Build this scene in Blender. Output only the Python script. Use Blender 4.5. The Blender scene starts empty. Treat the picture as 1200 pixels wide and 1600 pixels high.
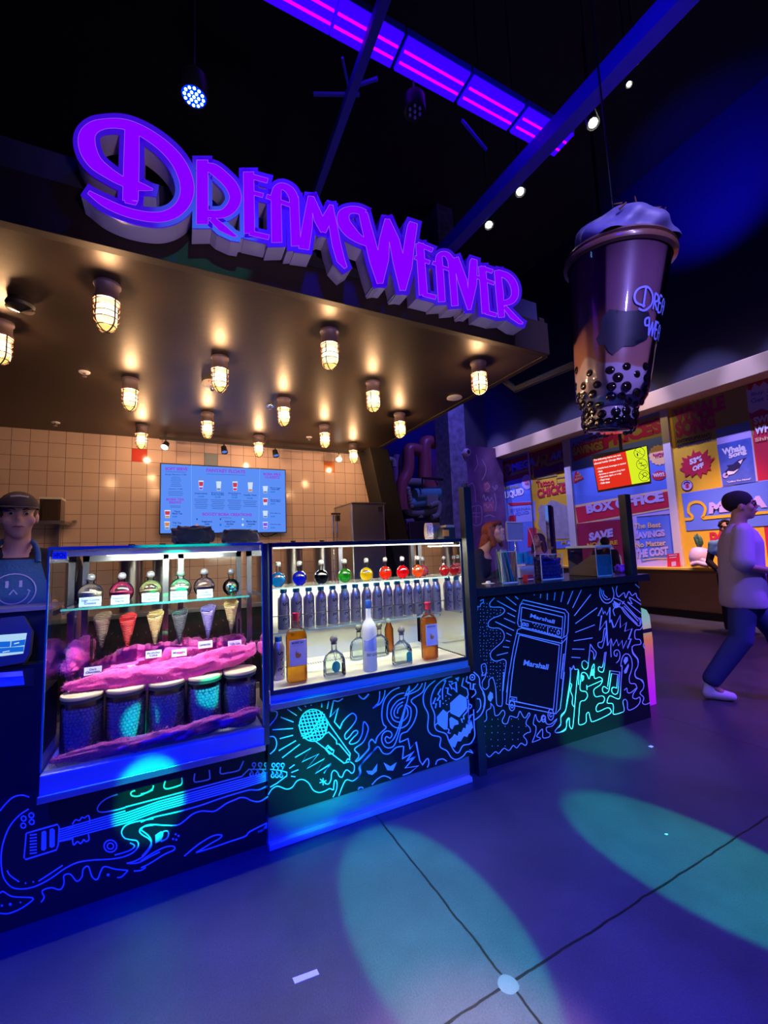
import bpy, bmesh, math, random
from mathutils import Vector, Matrix, Quaternion
random.seed(7)
SC = bpy.context.scene
COL = SC.collection
V = Vector
# ------------------------------------------------------------ camera
FPX = 657.3; EYE = V((0, 0, 1.42))
YAW, PIT, ROL = math.radians(26.554), math.radians(5.518), math.radians(-2.14)
fw = V((math.sin(YAW)*math.cos(PIT), math.cos(YAW)*math.cos(PIT), math.sin(PIT)))
r0 = V((math.cos(YAW), -math.sin(YAW), 0)); u0 = r0.cross(fw)
rt = r0*math.cos(ROL) + u0*math.sin(ROL); up = u0*math.cos(ROL) - r0*math.sin(ROL)
cam = bpy.data.cameras.new('camera'); camo = bpy.data.objects.new('camera', cam); COL.objects.link(camo)
camo.matrix_world = Matrix(((rt.x, up.x, -fw.x, EYE.x), (rt.y, up.y, -fw.y, EYE.y), (rt.z, up.z, -fw.z, EYE.z), (0, 0, 0, 1)))
cam.sensor_fit = 'VERTICAL'; cam.sensor_height = 32.0; cam.lens = FPX/1600*32.0
cam.clip_start = 0.05; cam.clip_end = 100
SC.camera = camo
# ------------------------------------------------------------ view + world
SC.view_settings.view_transform = 'Standard'; SC.view_settings.look = 'None'
SC.view_settings.exposure = 0.0; SC.view_settings.gamma = 1.0; SC.view_settings.use_curve_mapping = False
W = bpy.data.worlds.new('dark_hall'); SC.world = W; W.use_nodes = True
W.node_tree.nodes['Background'].inputs[0].default_value = (0.05, 0.03, 1.0, 1)
W.node_tree.nodes['Background'].inputs[1].default_value = 0.02
# ------------------------------------------------------------ hall lights and added fill spots
def aim(o, tgt):
    d = V(tgt) - o.location
    o.rotation_euler = d.to_track_quat('-Z', 'Y').to_euler()
def spot(loc, tgt, col, power, deg, blend=0.3, rad=0.05):
    l = bpy.data.lights.new('stage_or_fill_spot', 'SPOT'); l.energy = power; l.color = col
    l.spot_size = math.radians(deg); l.spot_blend = blend; l.shadow_soft_size = rad
    o = bpy.data.objects.new('stage_or_fill_spot', l); COL.objects.link(o); o.location = loc; aim(o, tgt); return o
def point(loc, col, power, rad=0.1):
    l = bpy.data.lights.new('lamp_glow', 'POINT'); l.energy = power; l.color = col; l.shadow_soft_size = rad
    o = bpy.data.objects.new('lamp_glow', l); COL.objects.link(o); o.location = loc; return o
def area(loc, tgt, col, power, sx, sy):
    l = bpy.data.lights.new('lamp_area', 'AREA'); l.energy = power; l.color = col; l.shape = 'RECTANGLE'; l.size = sx; l.size_y = sy
    o = bpy.data.objects.new('lamp_area', l); COL.objects.link(o); o.location = loc; aim(o, tgt); return o
BLUE = (0.03, 0.02, 1.0); GREEN = (0.0, 1.0, 0.42)
spot((-1.0, -3.6, 3.4), (0.0, 2.3, 0.15), (0.0, 0.02, 1.0), 900, 30, 0.8, 0.15)    # blue wash, left counter
spot((1.6, -3.8, 3.6), (2.3, 2.3, 0.35), (0.0, 0.16, 1.0), 1500, 32, 0.8, 0.15)       # blue wash, bar
spot((-1.5, -1.5, 5.6), (-0.1, 0.8, 0.0), (0.0, 0.004, 1.0), 6500, 46, 0.9, 0.2)      # blue on the floor, left
spot((6.2, -0.8, 5.6), (5.6, 1.6, 0.0), (0.22, 0.03, 1.0), 2100, 60, 0.9, 0.2)
spot((3.0, -1.8, 5.5), (2.6, 0.1, 0.0), (0.10, 0.01, 1.0), 2000, 52, 0.9, 0.2)          # violet on the floor, right
spot((3.6, -1.4, 4.6), (5.0, 2.2, 0.9), (0.20, 0.12, 1.0), 900, 34, 0.9, 0.2)           # violet on the passers-by
spot((1.0, 0.2, 5.0), (1.2, 1.9, 3.0), (0.01, 0.0, 1.0), 260, 80, 0.9, 0.2)             # blue on sign and fascia
for _y in (2.6, 4.0, 5.4, 6.8, 8.2, 9.6):
    spot((6.1, _y, 8.7), (8.75, _y, 2.0), (0.42, 0.37, 1.0), 2100, 25.5, 0.4, 0.04)      # pale wash down the shop front
spot((6.2, 1.2, 8.4), (6.6, 3.4, 0.0), (0.30, 0.16, 1.0), 420, 50, 0.9, 0.1)
spot((6.4, 3.0, 6.0), (8.6, 3.6, 7.9), (0.01, 0.005, 1.0), 900, 62, 1.0, 0.1)          # blue pool high on the wall
spot((4.4, 8.0, 6.0), (6.5, 9.9, 5.0), (0.01, 0.005, 1.0), 500, 80, 1.0, 0.1)          # blue on the rear wall
spot((4.6, 4.5, 6.5), (5.2, 7.8, 2.6), (0.18, 0.14, 1.0), 500, 60, 0.8, 0.1)           # pipes
spot((6.6, 5.0, 4.9), (8.3, 5.3, 4.1), (1.0, 0.66, 0.20), 90, 60, 1.0, 0.1)          # warm on the beam
spot((6.9, 2.8, 5.2), (8.6, 4.3, 0.3), (1.0, 0.45, 0.25), 1500, 36, 0.9, 0.1)          # added warm fill on the lower wall, no known fixture
spot((1.7, -0.6, 4.6), (2.85, 1.8, 2.9), (0.42, 0.34, 1.0), 200, 30, 0.6, 0.1)         # added fill lamp, pale blue on the giant cup
spot((2.2, 0.5, 4.6), (3.0, 2.7, 1.2), (0.42, 0.34, 1.0), 110, 50, 0.8, 0.1)           # violet on the bar top
spot((0.6, -2.2, 3.3), (2.85, 1.8, 2.75), (0.34, 0.26, 1.0), 650, 20, 0.9, 0.1)        # added fill lamp for the front of the giant cup
spot((1.6, 0.9, 4.3), (2.8, 1.9, 5.1), (0.02, 0.01, 1.0), 60, 120, 1.0, 0.1)           # added fill from below, blue on the ceiling beams
# green moving-head beams
spot((0.75, -4.2, 3.4), (0.90, 1.50, 0.0), (0.0, 0.80, 0.42), 10500, 5.6, 0.25, 0.015)
spot((2.6, -4.5, 3.4), (2.10, 1.18, 0.0), (0.0, 0.80, 0.42), 10500, 5.8, 0.25, 0.015)
spot((3.1, -3.5, 3.7), (2.83, 2.25, 0.16), (0.0, 1.0, 0.38), 3600, 6.4, 0.5, 0.015)
spot((0.7, -3.0, 4.2), (0.66, 2.25, 0.34), (0.0, 1.0, 0.26), 2200, 5.0, 0.6, 0.02)
spot((-0.2, -3.0, 4.2), (-0.09, 2.25, 0.37), (0.0, 1.0, 0.22), 5200, 2.5, 0.3, 0.02)
spot((0.5, -3.0, 3.6), (-0.13, 2.24, 0.72), (0.0, 1.0, 0.40), 5200, 1.5, 0.5, 0.01)
spot((0.9, -3.0, 3.6), (0.17, 2.24, 0.80), (0.0, 1.0, 0.40), 5200, 1.5, 0.5, 0.01)
spot((0.2, -2.4, 3.2), (-0.02, 2.84, 1.12), (0.0, 1.0, 0.35), 5200, 2.6, 0.4, 0.01)  # added beam imitating a green reflection on the rear frame
spot((-0.2, -1.2, 2.5), (-0.72, 2.84, 1.58), (0.75, 0.55, 0.95), 75, 11, 0.8, 0.1)        # added fill lamp on the worker at the left, no stage beam
spot((0.0, -1.2, 5.0), (0.04, 2.25, 1.45), (0.0, 1.0, 0.30), 2400, 5.0, 0.6, 0.02)
spot((2.3, -1.2, 5.0), (3.17, 2.36, 1.36), (0.0, 1.0, 0.40), 20000, 3.6, 0.3, 0.02)
spot((0.4, -1.0, 4.6), (0.12, 1.95, 2.98), (0.0, 0.9, 0.75), 90, 8, 0.3, 0.02)
spot((1.5, -1.0, 4.6), (1.32, 1.95, 2.78), (0.0, 0.9, 0.75), 60, 5, 0.6, 0.02)
spot((2.4, -0.8, 4.6), (2.95, 1.75, 2.75), (0.0, 0.8, 0.6), 50, 6, 0.9, 0.02)
spot((0.2, -0.5, 5.0), (0.72, 0.95, 0.0), (0.80, 0.40, 0.70), 7000, 10, 1.0, 0.05)      # pale violet pool on the floor
spot((0.9, -1.6, 0.9), (0.75, 1.95, 3.0), (0.80, 0.55, 0.90), 170, 42, 0.8, 0.2)       # added lamp imitating floor bounce on the letter undersides
# LED bars built into the display cases
area((-0.04, 2.27, 1.449), (-0.04, 2.42, 0.9), (0.95, 1.0, 0.93), 11.0, 0.60, 0.01)
area((1.03, 2.235, 1.455), (1.03, 2.50, 0.9), (1.0, 0.93, 0.74), 13.0, 1.1, 0.008)
area((1.00, 2.50, 1.222), (1.00, 2.55, 0.8), (1.0, 0.93, 0.74), 11.0, 1.05, 0.008)
area((1.03, 2.70, 1.455), (1.03, 2.45, 1.2), (1.0, 0.93, 0.74), 5.0, 1.1, 0.008)
# ------------------------------------------------------------ unprojection onto real planes
def ray(px, py): return rt*(px-600) - up*(py-800) + fw*FPX
def YP(y): return (V((0, y, 0)), V((0, 1, 0)))
def XP(x): return (V((x, 0, 0)), V((1, 0, 0)))
def ZP(z): return (V((0, 0, z)), V((0, 0, 1)))
def hit(px, py, pl):
    d = ray(px, py); return EYE + d*((pl[0]-EYE).dot(pl[1])/d.dot(pl[1]))
def toward(pl, off):
    n = pl[1] if (EYE-pl[0]).dot(pl[1]) > 0 else -pl[1]
    return (pl[0]+n.normalized()*off, pl[1]), n.normalized()
# ------------------------------------------------------------ materials
MATS = {}
def mat(name, col, rough=0.5, metal=0.0, emis=None, es=0.0, spec=0.5, bump=0.0, bscale=40, var=0.0, vscale=6, trans=0.0, sss=0.0, coat=0.0, alpha=1.0, sheen=0.0):
    if name in MATS: return MATS[name]
    m = bpy.data.materials.new(name); m.use_nodes = True; nt = m.node_tree; b = nt.nodes['Principled BSDF']
    b.inputs['Base Color'].default_value = (*col, 1); b.inputs['Roughness'].default_value = rough
    b.inputs['Metallic'].default_value = metal; b.inputs['Specular IOR Level'].default_value = spec
    b.inputs['Transmission Weight'].default_value = trans; b.inputs['Coat Weight'].default_value = coat
    b.inputs['Alpha'].default_value = alpha; b.inputs['Sheen Weight'].default_value = sheen
    if sss: b.inputs['Subsurface Weight'].default_value = sss; b.inputs['Subsurface Scale'].default_value = 0.02
    if emis: b.inputs['Emission Color'].default_value = (*emis, 1); b.inputs['Emission Strength'].default_value = es
    tc = nt.nodes.new('ShaderNodeTexCoord')
    if var > 0:
        n = nt.nodes.new('ShaderNodeTexNoise'); n.inputs['Scale'].default_value = vscale; n.inputs['Detail'].default_value = 5
        nt.links.new(tc.outputs['Object'], n.inputs['Vector'])
        mx = nt.nodes.new('ShaderNodeMix'); mx.data_type = 'RGBA'
        mx.inputs[6].default_value = (*[c*(1-var) for c in col], 1); mx.inputs[7].default_value = (*[min(1, c*(1+var)) for c in col], 1)
        nt.links.new(n.outputs['Fac'], mx.inputs[0]); nt.links.new(mx.outputs[2], b.inputs['Base Color'])
    if bump > 0:
        n2 = nt.nodes.new('ShaderNodeTexNoise'); n2.inputs['Scale'].default_value = bscale; n2.inputs['Detail'].default_value = 4
        nt.links.new(tc.outputs['Object'], n2.inputs['Vector'])
        bp = nt.nodes.new('ShaderNodeBump'); bp.inputs['Strength'].default_value = bump; bp.inputs['Distance'].default_value = 0.01
        nt.links.new(n2.outputs['Fac'], bp.inputs['Height']); nt.links.new(bp.outputs['Normal'], b.inputs['Normal'])
    MATS[name] = m; return m
def glassmat(name, tint=(1, 1, 1), ior=1.45, rough=0.0, refl=1.0):
    if name in MATS: return MATS[name]
    m = bpy.data.materials.new(name); m.use_nodes = True; nt = m.node_tree; nt.nodes.remove(nt.nodes['Principled BSDF'])
    out = nt.nodes['Material Output']; t = nt.nodes.new('ShaderNodeBsdfTransparent'); g = nt.nodes.new('ShaderNodeBsdfGlossy')
    t.inputs[0].default_value = (*tint, 1); g.inputs['Roughness'].default_value = rough; g.inputs[0].default_value = (refl, refl, refl, 1)
    f = nt.nodes.new('ShaderNodeFresnel'); f.inputs[0].default_value = ior
    mx = nt.nodes.new('ShaderNodeMixShader'); nt.links.new(f.outputs[0], mx.inputs[0]); nt.links.new(t.outputs[0], mx.inputs[1]); nt.links.new(g.outputs[0], mx.inputs[2])
    nt.links.new(mx.outputs[0], out.inputs[0]); MATS[name] = m; return m
def emit(name, col, s):
    if name in MATS: return MATS[name]
    m = bpy.data.materials.new(name); m.use_nodes = True; nt = m.node_tree; nt.nodes.remove(nt.nodes['Principled BSDF'])
    e = nt.nodes.new('ShaderNodeEmission'); e.inputs[0].default_value = (*col, 1); e.inputs[1].default_value = s
    nt.links.new(e.outputs[0], nt.nodes['Material Output'].inputs[0]); MATS[name] = m; return m
# ------------------------------------------------------------ mesh builder
def catmull(pts, k=6, closed=False):
    n = len(pts); out = []
    if n < 3: return [tuple(p) for p in pts]
    rng = range(n if closed else n-1)
    for i in rng:
        if closed: p0, p1, p2, p3 = pts[(i-1) % n], pts[i], pts[(i+1) % n], pts[(i+2) % n]
        else: p0, p1, p2, p3 = pts[max(i-1, 0)], pts[i], pts[i+1], pts[min(i+2, n-1)]
        for j in range(k):
            t = j/k
            out.append(tuple(0.5*((2*b)+(c-a)*t+(2*a-5*b+4*c-d)*t*t+(3*b-a-3*c+d)*t**3) for a, b, c, d in zip(p0, p1, p2, p3)))
    if not closed: out.append(tuple(pts[-1]))
    return out
TXT = {}
def textpoly(s, bold=0.0):
    key = (s, bold)
    if key in TXT: return TXT[key]
    c = bpy.data.curves.new('t', 'FONT'); c.body = s; c.offset = bold; c.resolution_u = 3; c.space_line = 0.95
    c.align_x = 'CENTER' if '\n' in s else 'LEFT'
    o = bpy.data.objects.new('t', c); me = o.to_mesh()
    vs = [v.co.copy() for v in me.vertices]; fs = [tuple(p.vertices) for p in me.polygons]
    o.to_mesh_clear(); bpy.data.objects.remove(o); bpy.data.curves.remove(c)
    if not vs: TXT[key] = ([], [], 1); return TXT[key]
    x0 = min(v.x for v in vs); x1 = max(v.x for v in vs); y0 = min(v.y for v in vs); y1 = max(v.y for v in vs)
    vs = [((v.x-x0)/(x1-x0), (v.y-y0)/(y1-y0)) for v in vs]
    TXT[key] = (vs, fs, (x1-x0)/(y1-y0)); return TXT[key]
class MB:
    def __init__(s): s.v = []; s.f = []; s.m = []; s.mats = []; s.cur = 0
    def use(s, m):
        if m not in s.mats: s.mats.append(m)
        s.cur = s.mats.index(m); return s
    def add(s, vs, fs):
        o = len(s.v); s.v += [V(p) for p in vs]
        for f in fs: s.f.append(tuple(i+o for i in f)); s.m.append(s.cur)
        return s
    def box(s, x0, x1, y0, y1, z0, z1):
        return s.add([(x0,y0,z0),(x1,y0,z0),(x1,y1,z0),(x0,y1,z0),(x0,y0,z1),(x1,y0,z1),(x1,y1,z1),(x0,y1,z1)],
                     [(0,3,2,1),(4,5,6,7),(0,1,5,4),(1,2,6,5),(2,3,7,6),(3,0,4,7)])
    def obox(s, c, ax, ay, az):
        c, ax, ay, az = V(c), V(ax), V(ay), V(az)
        p = [c+ax*i+ay*j+az*k for k in (-1, 1) for i, j in ((-1,-1),(1,-1),(1,1),(-1,1))]
        return s.add(p, [(0,3,2,1),(4,5,6,7),(0,1,5,4),(1,2,6,5),(2,3,7,6),(3,0,4,7)])
    def ring(s, c, n, r, seg, ref=None):
        n = V(n).normalized(); a = V(ref) if ref else (V((0,0,1)) if abs(n.z) < 0.9 else V((1,0,0)))
        x = (a - n*a.dot(n)).normalized(); y = n.cross(x)
        return [V(c)+x*(r*math.cos(2*math.pi*i/seg))+y*(r*math.sin(2*math.pi*i/seg)) for i in range(seg)]
    def tube(s, pts, r, seg=8, caps=True, closed=False):
        pts = [V(p) for p in pts]; n = len(pts); rs = r if isinstance(r, (list, tuple)) else [r]*n
        ref = None; rings = []
        for i, p in enumerate(pts):
            if closed: d = pts[(i+1) % n]-pts[i-1]
            else: d = pts[min(i+1, n-1)]-pts[max(i-1, 0)]
            if d.length < 1e-9: d = V((0,0,1))
            d.normalize()
            if ref is None: ref = V((0,0,1)) if abs(d.z) < 0.9 else V((1,0,0))
            ref = (ref-d*ref.dot(d)).normalized()
            rings.append(s.ring(p, d, rs[i], seg, ref))
        vs = [q for rg in rings for q in rg]; fs = []
        for i in range(n if closed else n-1):
            for j in range(seg):
                a = i*seg+j; b = i*seg+(j+1) % seg; c = ((i+1) % n)*seg+(j+1) % seg; d = ((i+1) % n)*seg+j
                fs.append((a, b, c, d))
        if caps and not closed: fs += [tuple(range(seg-1, -1, -1)), tuple((n-1)*seg+i for i in range(seg))]
        return s.add(vs, fs)
    def cyl(s, p0, p1, r0, r1=None, seg=16): return s.tube([p0, p1], [r0, r0 if r1 is None else r1], seg)
    def lathe(s, o, prof, seg=20, axis=None, cap=False):
        o = V(o); n = V(axis).normalized() if axis else V((0,0,1)); a = V((1,0,0)) if abs(n.x) < 0.9 else V((0,1,0))
        x = (a-n*a.dot(n)).normalized(); y = n.cross(x); vs = []; fs = []
        for r, z in prof:
            for i in range(seg):
                t = 2*math.pi*i/seg; vs.append(o+n*z+x*(r*math.cos(t))+y*(r*math.sin(t)))
        for k in range(len(prof)-1):
            for i in range(seg):
                j = (i+1) % seg; fs.append((k*seg+i, k*seg+j, (k+1)*seg+j, (k+1)*seg+i))
        if cap: fs += [tuple(range(seg-1, -1, -1)), tuple((len(prof)-1)*seg+i for i in range(seg))]
        return s.add(vs, fs)
    def ball(s, c, r, seg=16, rings=10, sc=(1,1,1), z0=-1.0, z1=1.0):
        prof = []
        for k in range(rings+1):
            t = math.asin(z0)+(math.asin(z1)-math.asin(z0))*k/rings
            prof.append((max(r*math.cos(t), 1e-5), r*math.sin(t)))
        o = len(s.v); s.lathe((0,0,0), prof, seg)
        for i in range(o, len(s.v)): p = s.v[i]; s.v[i] = V((p.x*sc[0]+c[0], p.y*sc[1]+c[1], p.z*sc[2]+c[2]))
        return s
    # ---- flat shapes on a plane, given by points on the photo
    def flat(s, pts, pl, off=0.0, thick=0.0):
        p2, n = toward(pl, off); top = [hit(x, y, p2) for x, y in pts]; k = len(top)
        a = sum(((top[i]-top[0]).cross(top[(i+1) % k]-top[0]) for i in range(k)), V((0,0,0)))
        if a.dot(n) < 0: top.reverse()
        if thick <= 0: return s.add(top, [tuple(range(k))])
        bot = [p-n*thick for p in top]
        return s.add(top+bot, [tuple(range(k)), tuple(range(2*k-1, k-1, -1))]+[(i, k+i, k+(i+1) % k, (i+1) % k) for i in range(k)])
    def ribbon(s, pts, pl, off=0.0, hw=1.3, thick=0.0, closed=False, ext=0.0, disk=True):
        """pts: (x, y[, halfwidth]) in photo pixels"""
        q = [(p[0], p[1], p[2] if len(p) > 2 else hw) for p in pts]; n = len(q)
        if n < 2: return s
        if ext and not closed:
            def e(a, b):
                d = math.hypot(a[0]-b[0], a[1]-b[1]) or 1; return (a[0]+(a[0]-b[0])/d*ext, a[1]+(a[1]-b[1])/d*ext, a[2])
            q[0] = e(q[0], q[1]); q[-1] = e(q[-1], q[-2])
        p2, nn = toward(pl, off); L = []; R = []
        for i in range(n):
            a = q[i-1] if (i > 0 or closed) else q[i]; b = q[(i+1) % n] if (i < n-1 or closed) else q[i]
            dx, dy = b[0]-a[0], b[1]-a[1]; d = math.hypot(dx, dy) or 1
            k = 1.0
            if 0 < i < n-1:
                d1 = (q[i][0]-a[0], q[i][1]-a[1]); d2 = (b[0]-q[i][0], b[1]-q[i][1]); l1 = math.hypot(*d1) or 1; l2 = math.hypot(*d2) or 1
                c = (d1[0]*d2[0]+d1[1]*d2[1])/(l1*l2); k = 1/max(0.6, math.sqrt(max(0, (1+c)/2)))
            nx, ny = -dy/d*q[i][2]*k, dx/d*q[i][2]*k
            L.append(hit(q[i][0]+nx, q[i][1]+ny, p2)); R.append(hit(q[i][0]-nx, q[i][1]-ny, p2))
        seq = L+R; fs = []; m = n if closed else n-1
        for i in range(m):
            j = (i+1) % n; fs.append((i, j, n+j, n+i))
        f0 = fs[0]; nrm = (seq[f0[1]]-seq[f0[0]]).cross(seq[f0[2]]-seq[f0[0]])
        if nrm.dot(nn) < 0: fs = [tuple(reversed(f)) for f in fs]
        if thick > 0:
            N = len(seq); bk = [p-nn*thick for p in seq]; g = [tuple(N+i for i in reversed(f)) for f in fs]
            for i in range(m):
                j = (i+1) % n; g += [(i, j, N+j, N+i), (n+i, N+n+i, N+n+j, n+j)]
            if not closed: g += [(0, N, N+n, n), (n-1, n+n-1, N+n+n-1, N+n-1)]
            s.add(seq+bk, fs+g)
        else: s.add(seq, fs)
        return s
    def text(s, txt, bl, br, tl, pl=None, off=0.0, bold=0.0):
        """map text box onto three corners (pixels when pl given, else world points)"""
        vs, fs, _ = textpoly(txt, bold)
        if pl:
            p2, n = toward(pl, off); A, B, C = hit(*bl, p2), hit(*br, p2), hit(*tl, p2)
        else: A, B, C = V(bl), V(br), V(tl)
        return s.add([A+(B-A)*u+(C-A)*w for u, w in vs], fs)
    def build(s, name, parent=None, smooth=False, bevel=0.0, org=None, fix=False):
        me = bpy.data.meshes.new(name)
        if parent is not None:
            q = parent
            while q.parent: q = q.parent
            og = q.location.copy()
        elif org is not None: og = V(org)
        else:
            og = V(((min(p.x for p in s.v)+max(p.x for p in s.v))/2, (min(p.y for p in s.v)+max(p.y for p in s.v))/2, min(p.z for p in s.v)))
        me.from_pydata([p-og for p in s.v], [], s.f)
        for m in s.mats: me.materials.append(m)
        me.polygons.foreach_set('material_index', s.m)
        if smooth: me.polygons.foreach_set('use_smooth', [True]*len(me.polygons))
        me.update()
        if fix:
            b = bmesh.new(); b.from_mesh(me); bmesh.ops.remove_doubles(b, verts=b.verts, dist=1e-5); bmesh.ops.recalc_face_normals(b, faces=b.faces); b.to_mesh(me); b.free()
        if bevel > 0:
            b = bmesh.new(); b.from_mesh(me); bmesh.ops.bevel(b, geom=b.edges[:], offset=bevel, segments=2, affect='EDGES', profile=0.5); b.to_mesh(me); b.free()
        if smooth:
            me.set_sharp_from_angle(angle=math.radians(50))
        o = bpy.data.objects.new(name, me); COL.objects.link(o)
        if parent is not None: o.parent = parent
        else: o.location = og
        return o
def tag(o, label=None, cat=None, group=None, kind=None):
    if label: o['label'] = label
    if cat: o['category'] = cat
    if group: o['group'] = group
    if kind: o['kind'] = kind
    return o
def thing(name, loc, label, cat, group=None):
    o = bpy.data.objects.new(name, None); COL.objects.link(o); o.location = loc; o.empty_display_size = 0.05
    return tag(o, label, cat, group)
def copy_tree(root, loc, label=None):
    r = root.copy(); COL.objects.link(r); r.location = loc
    if label: r['label'] = label
    for ch in list(root.children):
        c = ch.copy(); COL.objects.link(c); c.parent = r
        for g in ch.children:
            d = g.copy(); COL.objects.link(d); d.parent = c
    return r
def struct(mb, name, **k): return tag(mb.build(name, **k), kind='structure')
def S(txt, ox=0, oy=0, sc=1.0):
    """'x,y x,y ...' in crop pixels -> photo pixels"""
    return [tuple([ox+float(p.split(',')[0])/sc, oy+float(p.split(',')[1])/sc]+([float(p.split(',')[2])/sc] if p.count(',') == 2 else [])) for p in txt.split()]
# ============================================================ SETTING
def joint_floor():
    m = bpy.data.materials.new('polished_concrete'); m.use_nodes = True; nt = m.node_tree; b = nt.nodes['Principled BSDF']; L = nt.links.new
    tc = nt.nodes.new('ShaderNodeTexCoord'); sp = nt.nodes.new('ShaderNodeSeparateXYZ')
    nz = nt.nodes.new('ShaderNodeTexNoise'); nz.inputs['Scale'].default_value = 9; nz.inputs['Detail'].default_value = 6
    L(tc.outputs['Object'], nz.inputs['Vector'])
    wob = nt.nodes.new('ShaderNodeMix'); wob.data_type = 'RGBA'; wob.blend_type = 'LINEAR_LIGHT'; wob.inputs[0].default_value = 0.012
    L(tc.outputs['Object'], wob.inputs[6]); L(nz.outputs['Color'], wob.inputs[7]); L(wob.outputs[2], sp.inputs[0])
    def line(sock, at, w):
        s = nt.nodes.new('ShaderNodeMath'); s.operation = 'SUBTRACT'; s.inputs[1].default_value = at; L(sock, s.inputs[0])
        a = nt.nodes.new('ShaderNodeMath'); a.operation = 'ABSOLUTE'; L(s.outputs[0], a.inputs[0])
        c = nt.nodes.new('ShaderNodeMath'); c.operation = 'LESS_THAN'; c.inputs[1].default_value = w; L(a.outputs[0], c.inputs[0]); return c.outputs[0]
    def mx(a, b_):
        n = nt.nodes.new('ShaderNodeMath'); n.operation = 'MAXIMUM'; L(a, n.inputs[0]); L(b_, n.inputs[1]); return n.outputs[0]
    # concrete control joints: slabs about 2.6 m
    j = line(sp.outputs['X'], 0.995, 0.0045)
    for x in (-1.6, 3.6, 6.2): j = mx(j, line(sp.outputs['X'], x, 0.005))
    for y in (1.205, -1.4, 3.8, 6.4): j = mx(j, line(sp.outputs['Y'], y, 0.0045))
    n2 = nt.nodes.new('ShaderNodeTexNoise'); n2.inputs['Scale'].default_value = 1.6; n2.inputs['Detail'].default_value = 8; n2.inputs['Roughness'].default_value = 0.65
    L(tc.outputs['Object'], n2.inputs['Vector'])
    cr = nt.nodes.new('ShaderNodeValToRGB'); cr.color_ramp.elements[0].position = 0.3; cr.color_ramp.elements[0].color = (0.030, 0.030, 0.036, 1)
    cr.color_ramp.elements[1].position = 0.75; cr.color_ramp.elements[1].color = (0.068, 0.066, 0.076, 1); L(n2.outputs['Fac'], cr.inputs[0])
    fin = nt.nodes.new('ShaderNodeTexNoise'); fin.inputs['Scale'].default_value = 160; fin.inputs['Detail'].default_value = 2; L(tc.outputs['Object'], fin.inputs['Vector'])
    f1 = nt.nodes.new('ShaderNodeMix'); f1.data_type = 'RGBA'; f1.blend_type = 'OVERLAY'; f1.inputs[0].default_value = 0.5
    L(cr.outputs[0], f1.inputs[6]); L(fin.outputs['Fac'], f1.inputs[7])
    # patched spot where the joints cross
    dv = nt.nodes.new('ShaderNodeVectorMath'); dv.operation = 'DISTANCE'; dv.inputs[1].default_value = (0.99, 1.205, 0); L(wob.outputs[2], dv.inputs[0])
    pt = nt.nodes.new('ShaderNodeMath'); pt.operation = 'LESS_THAN'; pt.inputs[1].default_value = 0.034; L(dv.outputs['Value'], pt.inputs[0])
    m1 = nt.nodes.new('ShaderNodeMix'); m1.data_type = 'RGBA'; m1.inputs[7].default_value = (0.005, 0.005, 0.005, 1); L(j, m1.inputs[0]); L(f1.outputs[2], m1.inputs[6])
    m2 = nt.nodes.new('ShaderNodeMix'); m2.data_type = 'RGBA'; m2.inputs[7].default_value = (0.11, 0.115, 0.12, 1); L(pt.outputs[0], m2.inputs[0]); L(m1.outputs[2], m2.inputs[6])
    L(m2.outputs[2], b.inputs['Base Color'])
    rr = nt.nodes.new('ShaderNodeMapRange'); rr.inputs[3].default_value = 0.34; rr.inputs[4].default_value = 0.5; L(n2.outputs['Fac'], rr.inputs[0]); L(rr.outputs[0], b.inputs['Roughness'])
    bp = nt.nodes.new('ShaderNodeBump'); bp.inputs['Strength'].default_value = 0.25; bp.inputs['Distance'].default_value = 0.004
    L(fin.outputs['Fac'], bp.inputs['Height']); L(bp.outputs[0], b.inputs['Normal'])
    return m
M_floor = joint_floor()
fl = MB().use(M_floor).box(-5, 8.9, -4, 10.2, -0.1, 0.0).build('floor', org=(0, 0, 0)); tag(fl, kind='structure')
M_black = mat('matt_black_paint', (0.012, 0.012, 0.014), 0.8)
M_navy = mat('navy_wall_paint', (0.03, 0.03, 0.07), 0.75, bump=0.1, bscale=60)
M_dark = mat('dark_plastic', (0.015, 0.015, 0.018), 0.45)
struct(MB().use(M_black).box(-5, 8.9, -4, 10.2, 9.0, 9.1), 'ceiling')
struct(MB().use(M_navy).box(8.66, 8.9, -4, 10.0, 4.28, 9.0), 'wall_right')
struct(MB().use(M_navy).box(2.9, 8.9, 10.0, 10.2, 0, 9.0), 'wall_back')
struct(MB().use(M_black).box(-5, 2.9, 10.0, 10.2, 0, 9.0), 'wall_back_left')
# --- booth: canopy slab with a glossy bronze soffit, fascia and upper set-back
HC = 2.8; CF = 2.10; CR = 2.385
M_soffit = mat('bronze_soffit_paint', (0.042, 0.028, 0.021), 0.40, spec=0.45, bump=0.10, bscale=18, var=0.15, vscale=3, metal=0.35)
M_fascia = mat('dark_fascia_board', (0.020, 0.010, 0.004), 0.6, var=0.3, vscale=8)
can = thing('canopy', (-1.0, 3.7, HC), 'dark flat canopy with bronze underside above the drink counter', 'canopy')
MB().use(M_soffit).box(-4.0, CR, CF, 5.4, HC, HC+0.05).build('soffit_panel', can)
MB().use(M_fascia).box(-4.0, CR+0.02, CF-0.05, CF, HC-0.005, HC+0.23).build('fascia_board', can, bevel=0.002)
MB().use(M_fascia).box(CR, CR+0.05, CF, 5.4, HC-0.005, HC+0.30).build('end_board', can, bevel=0.002)
MB().use(M_navy).box(-4.0, CR, CF+0.02, 5.4, HC+0.23, HC+0.42).build('upper_band', can)
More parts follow.
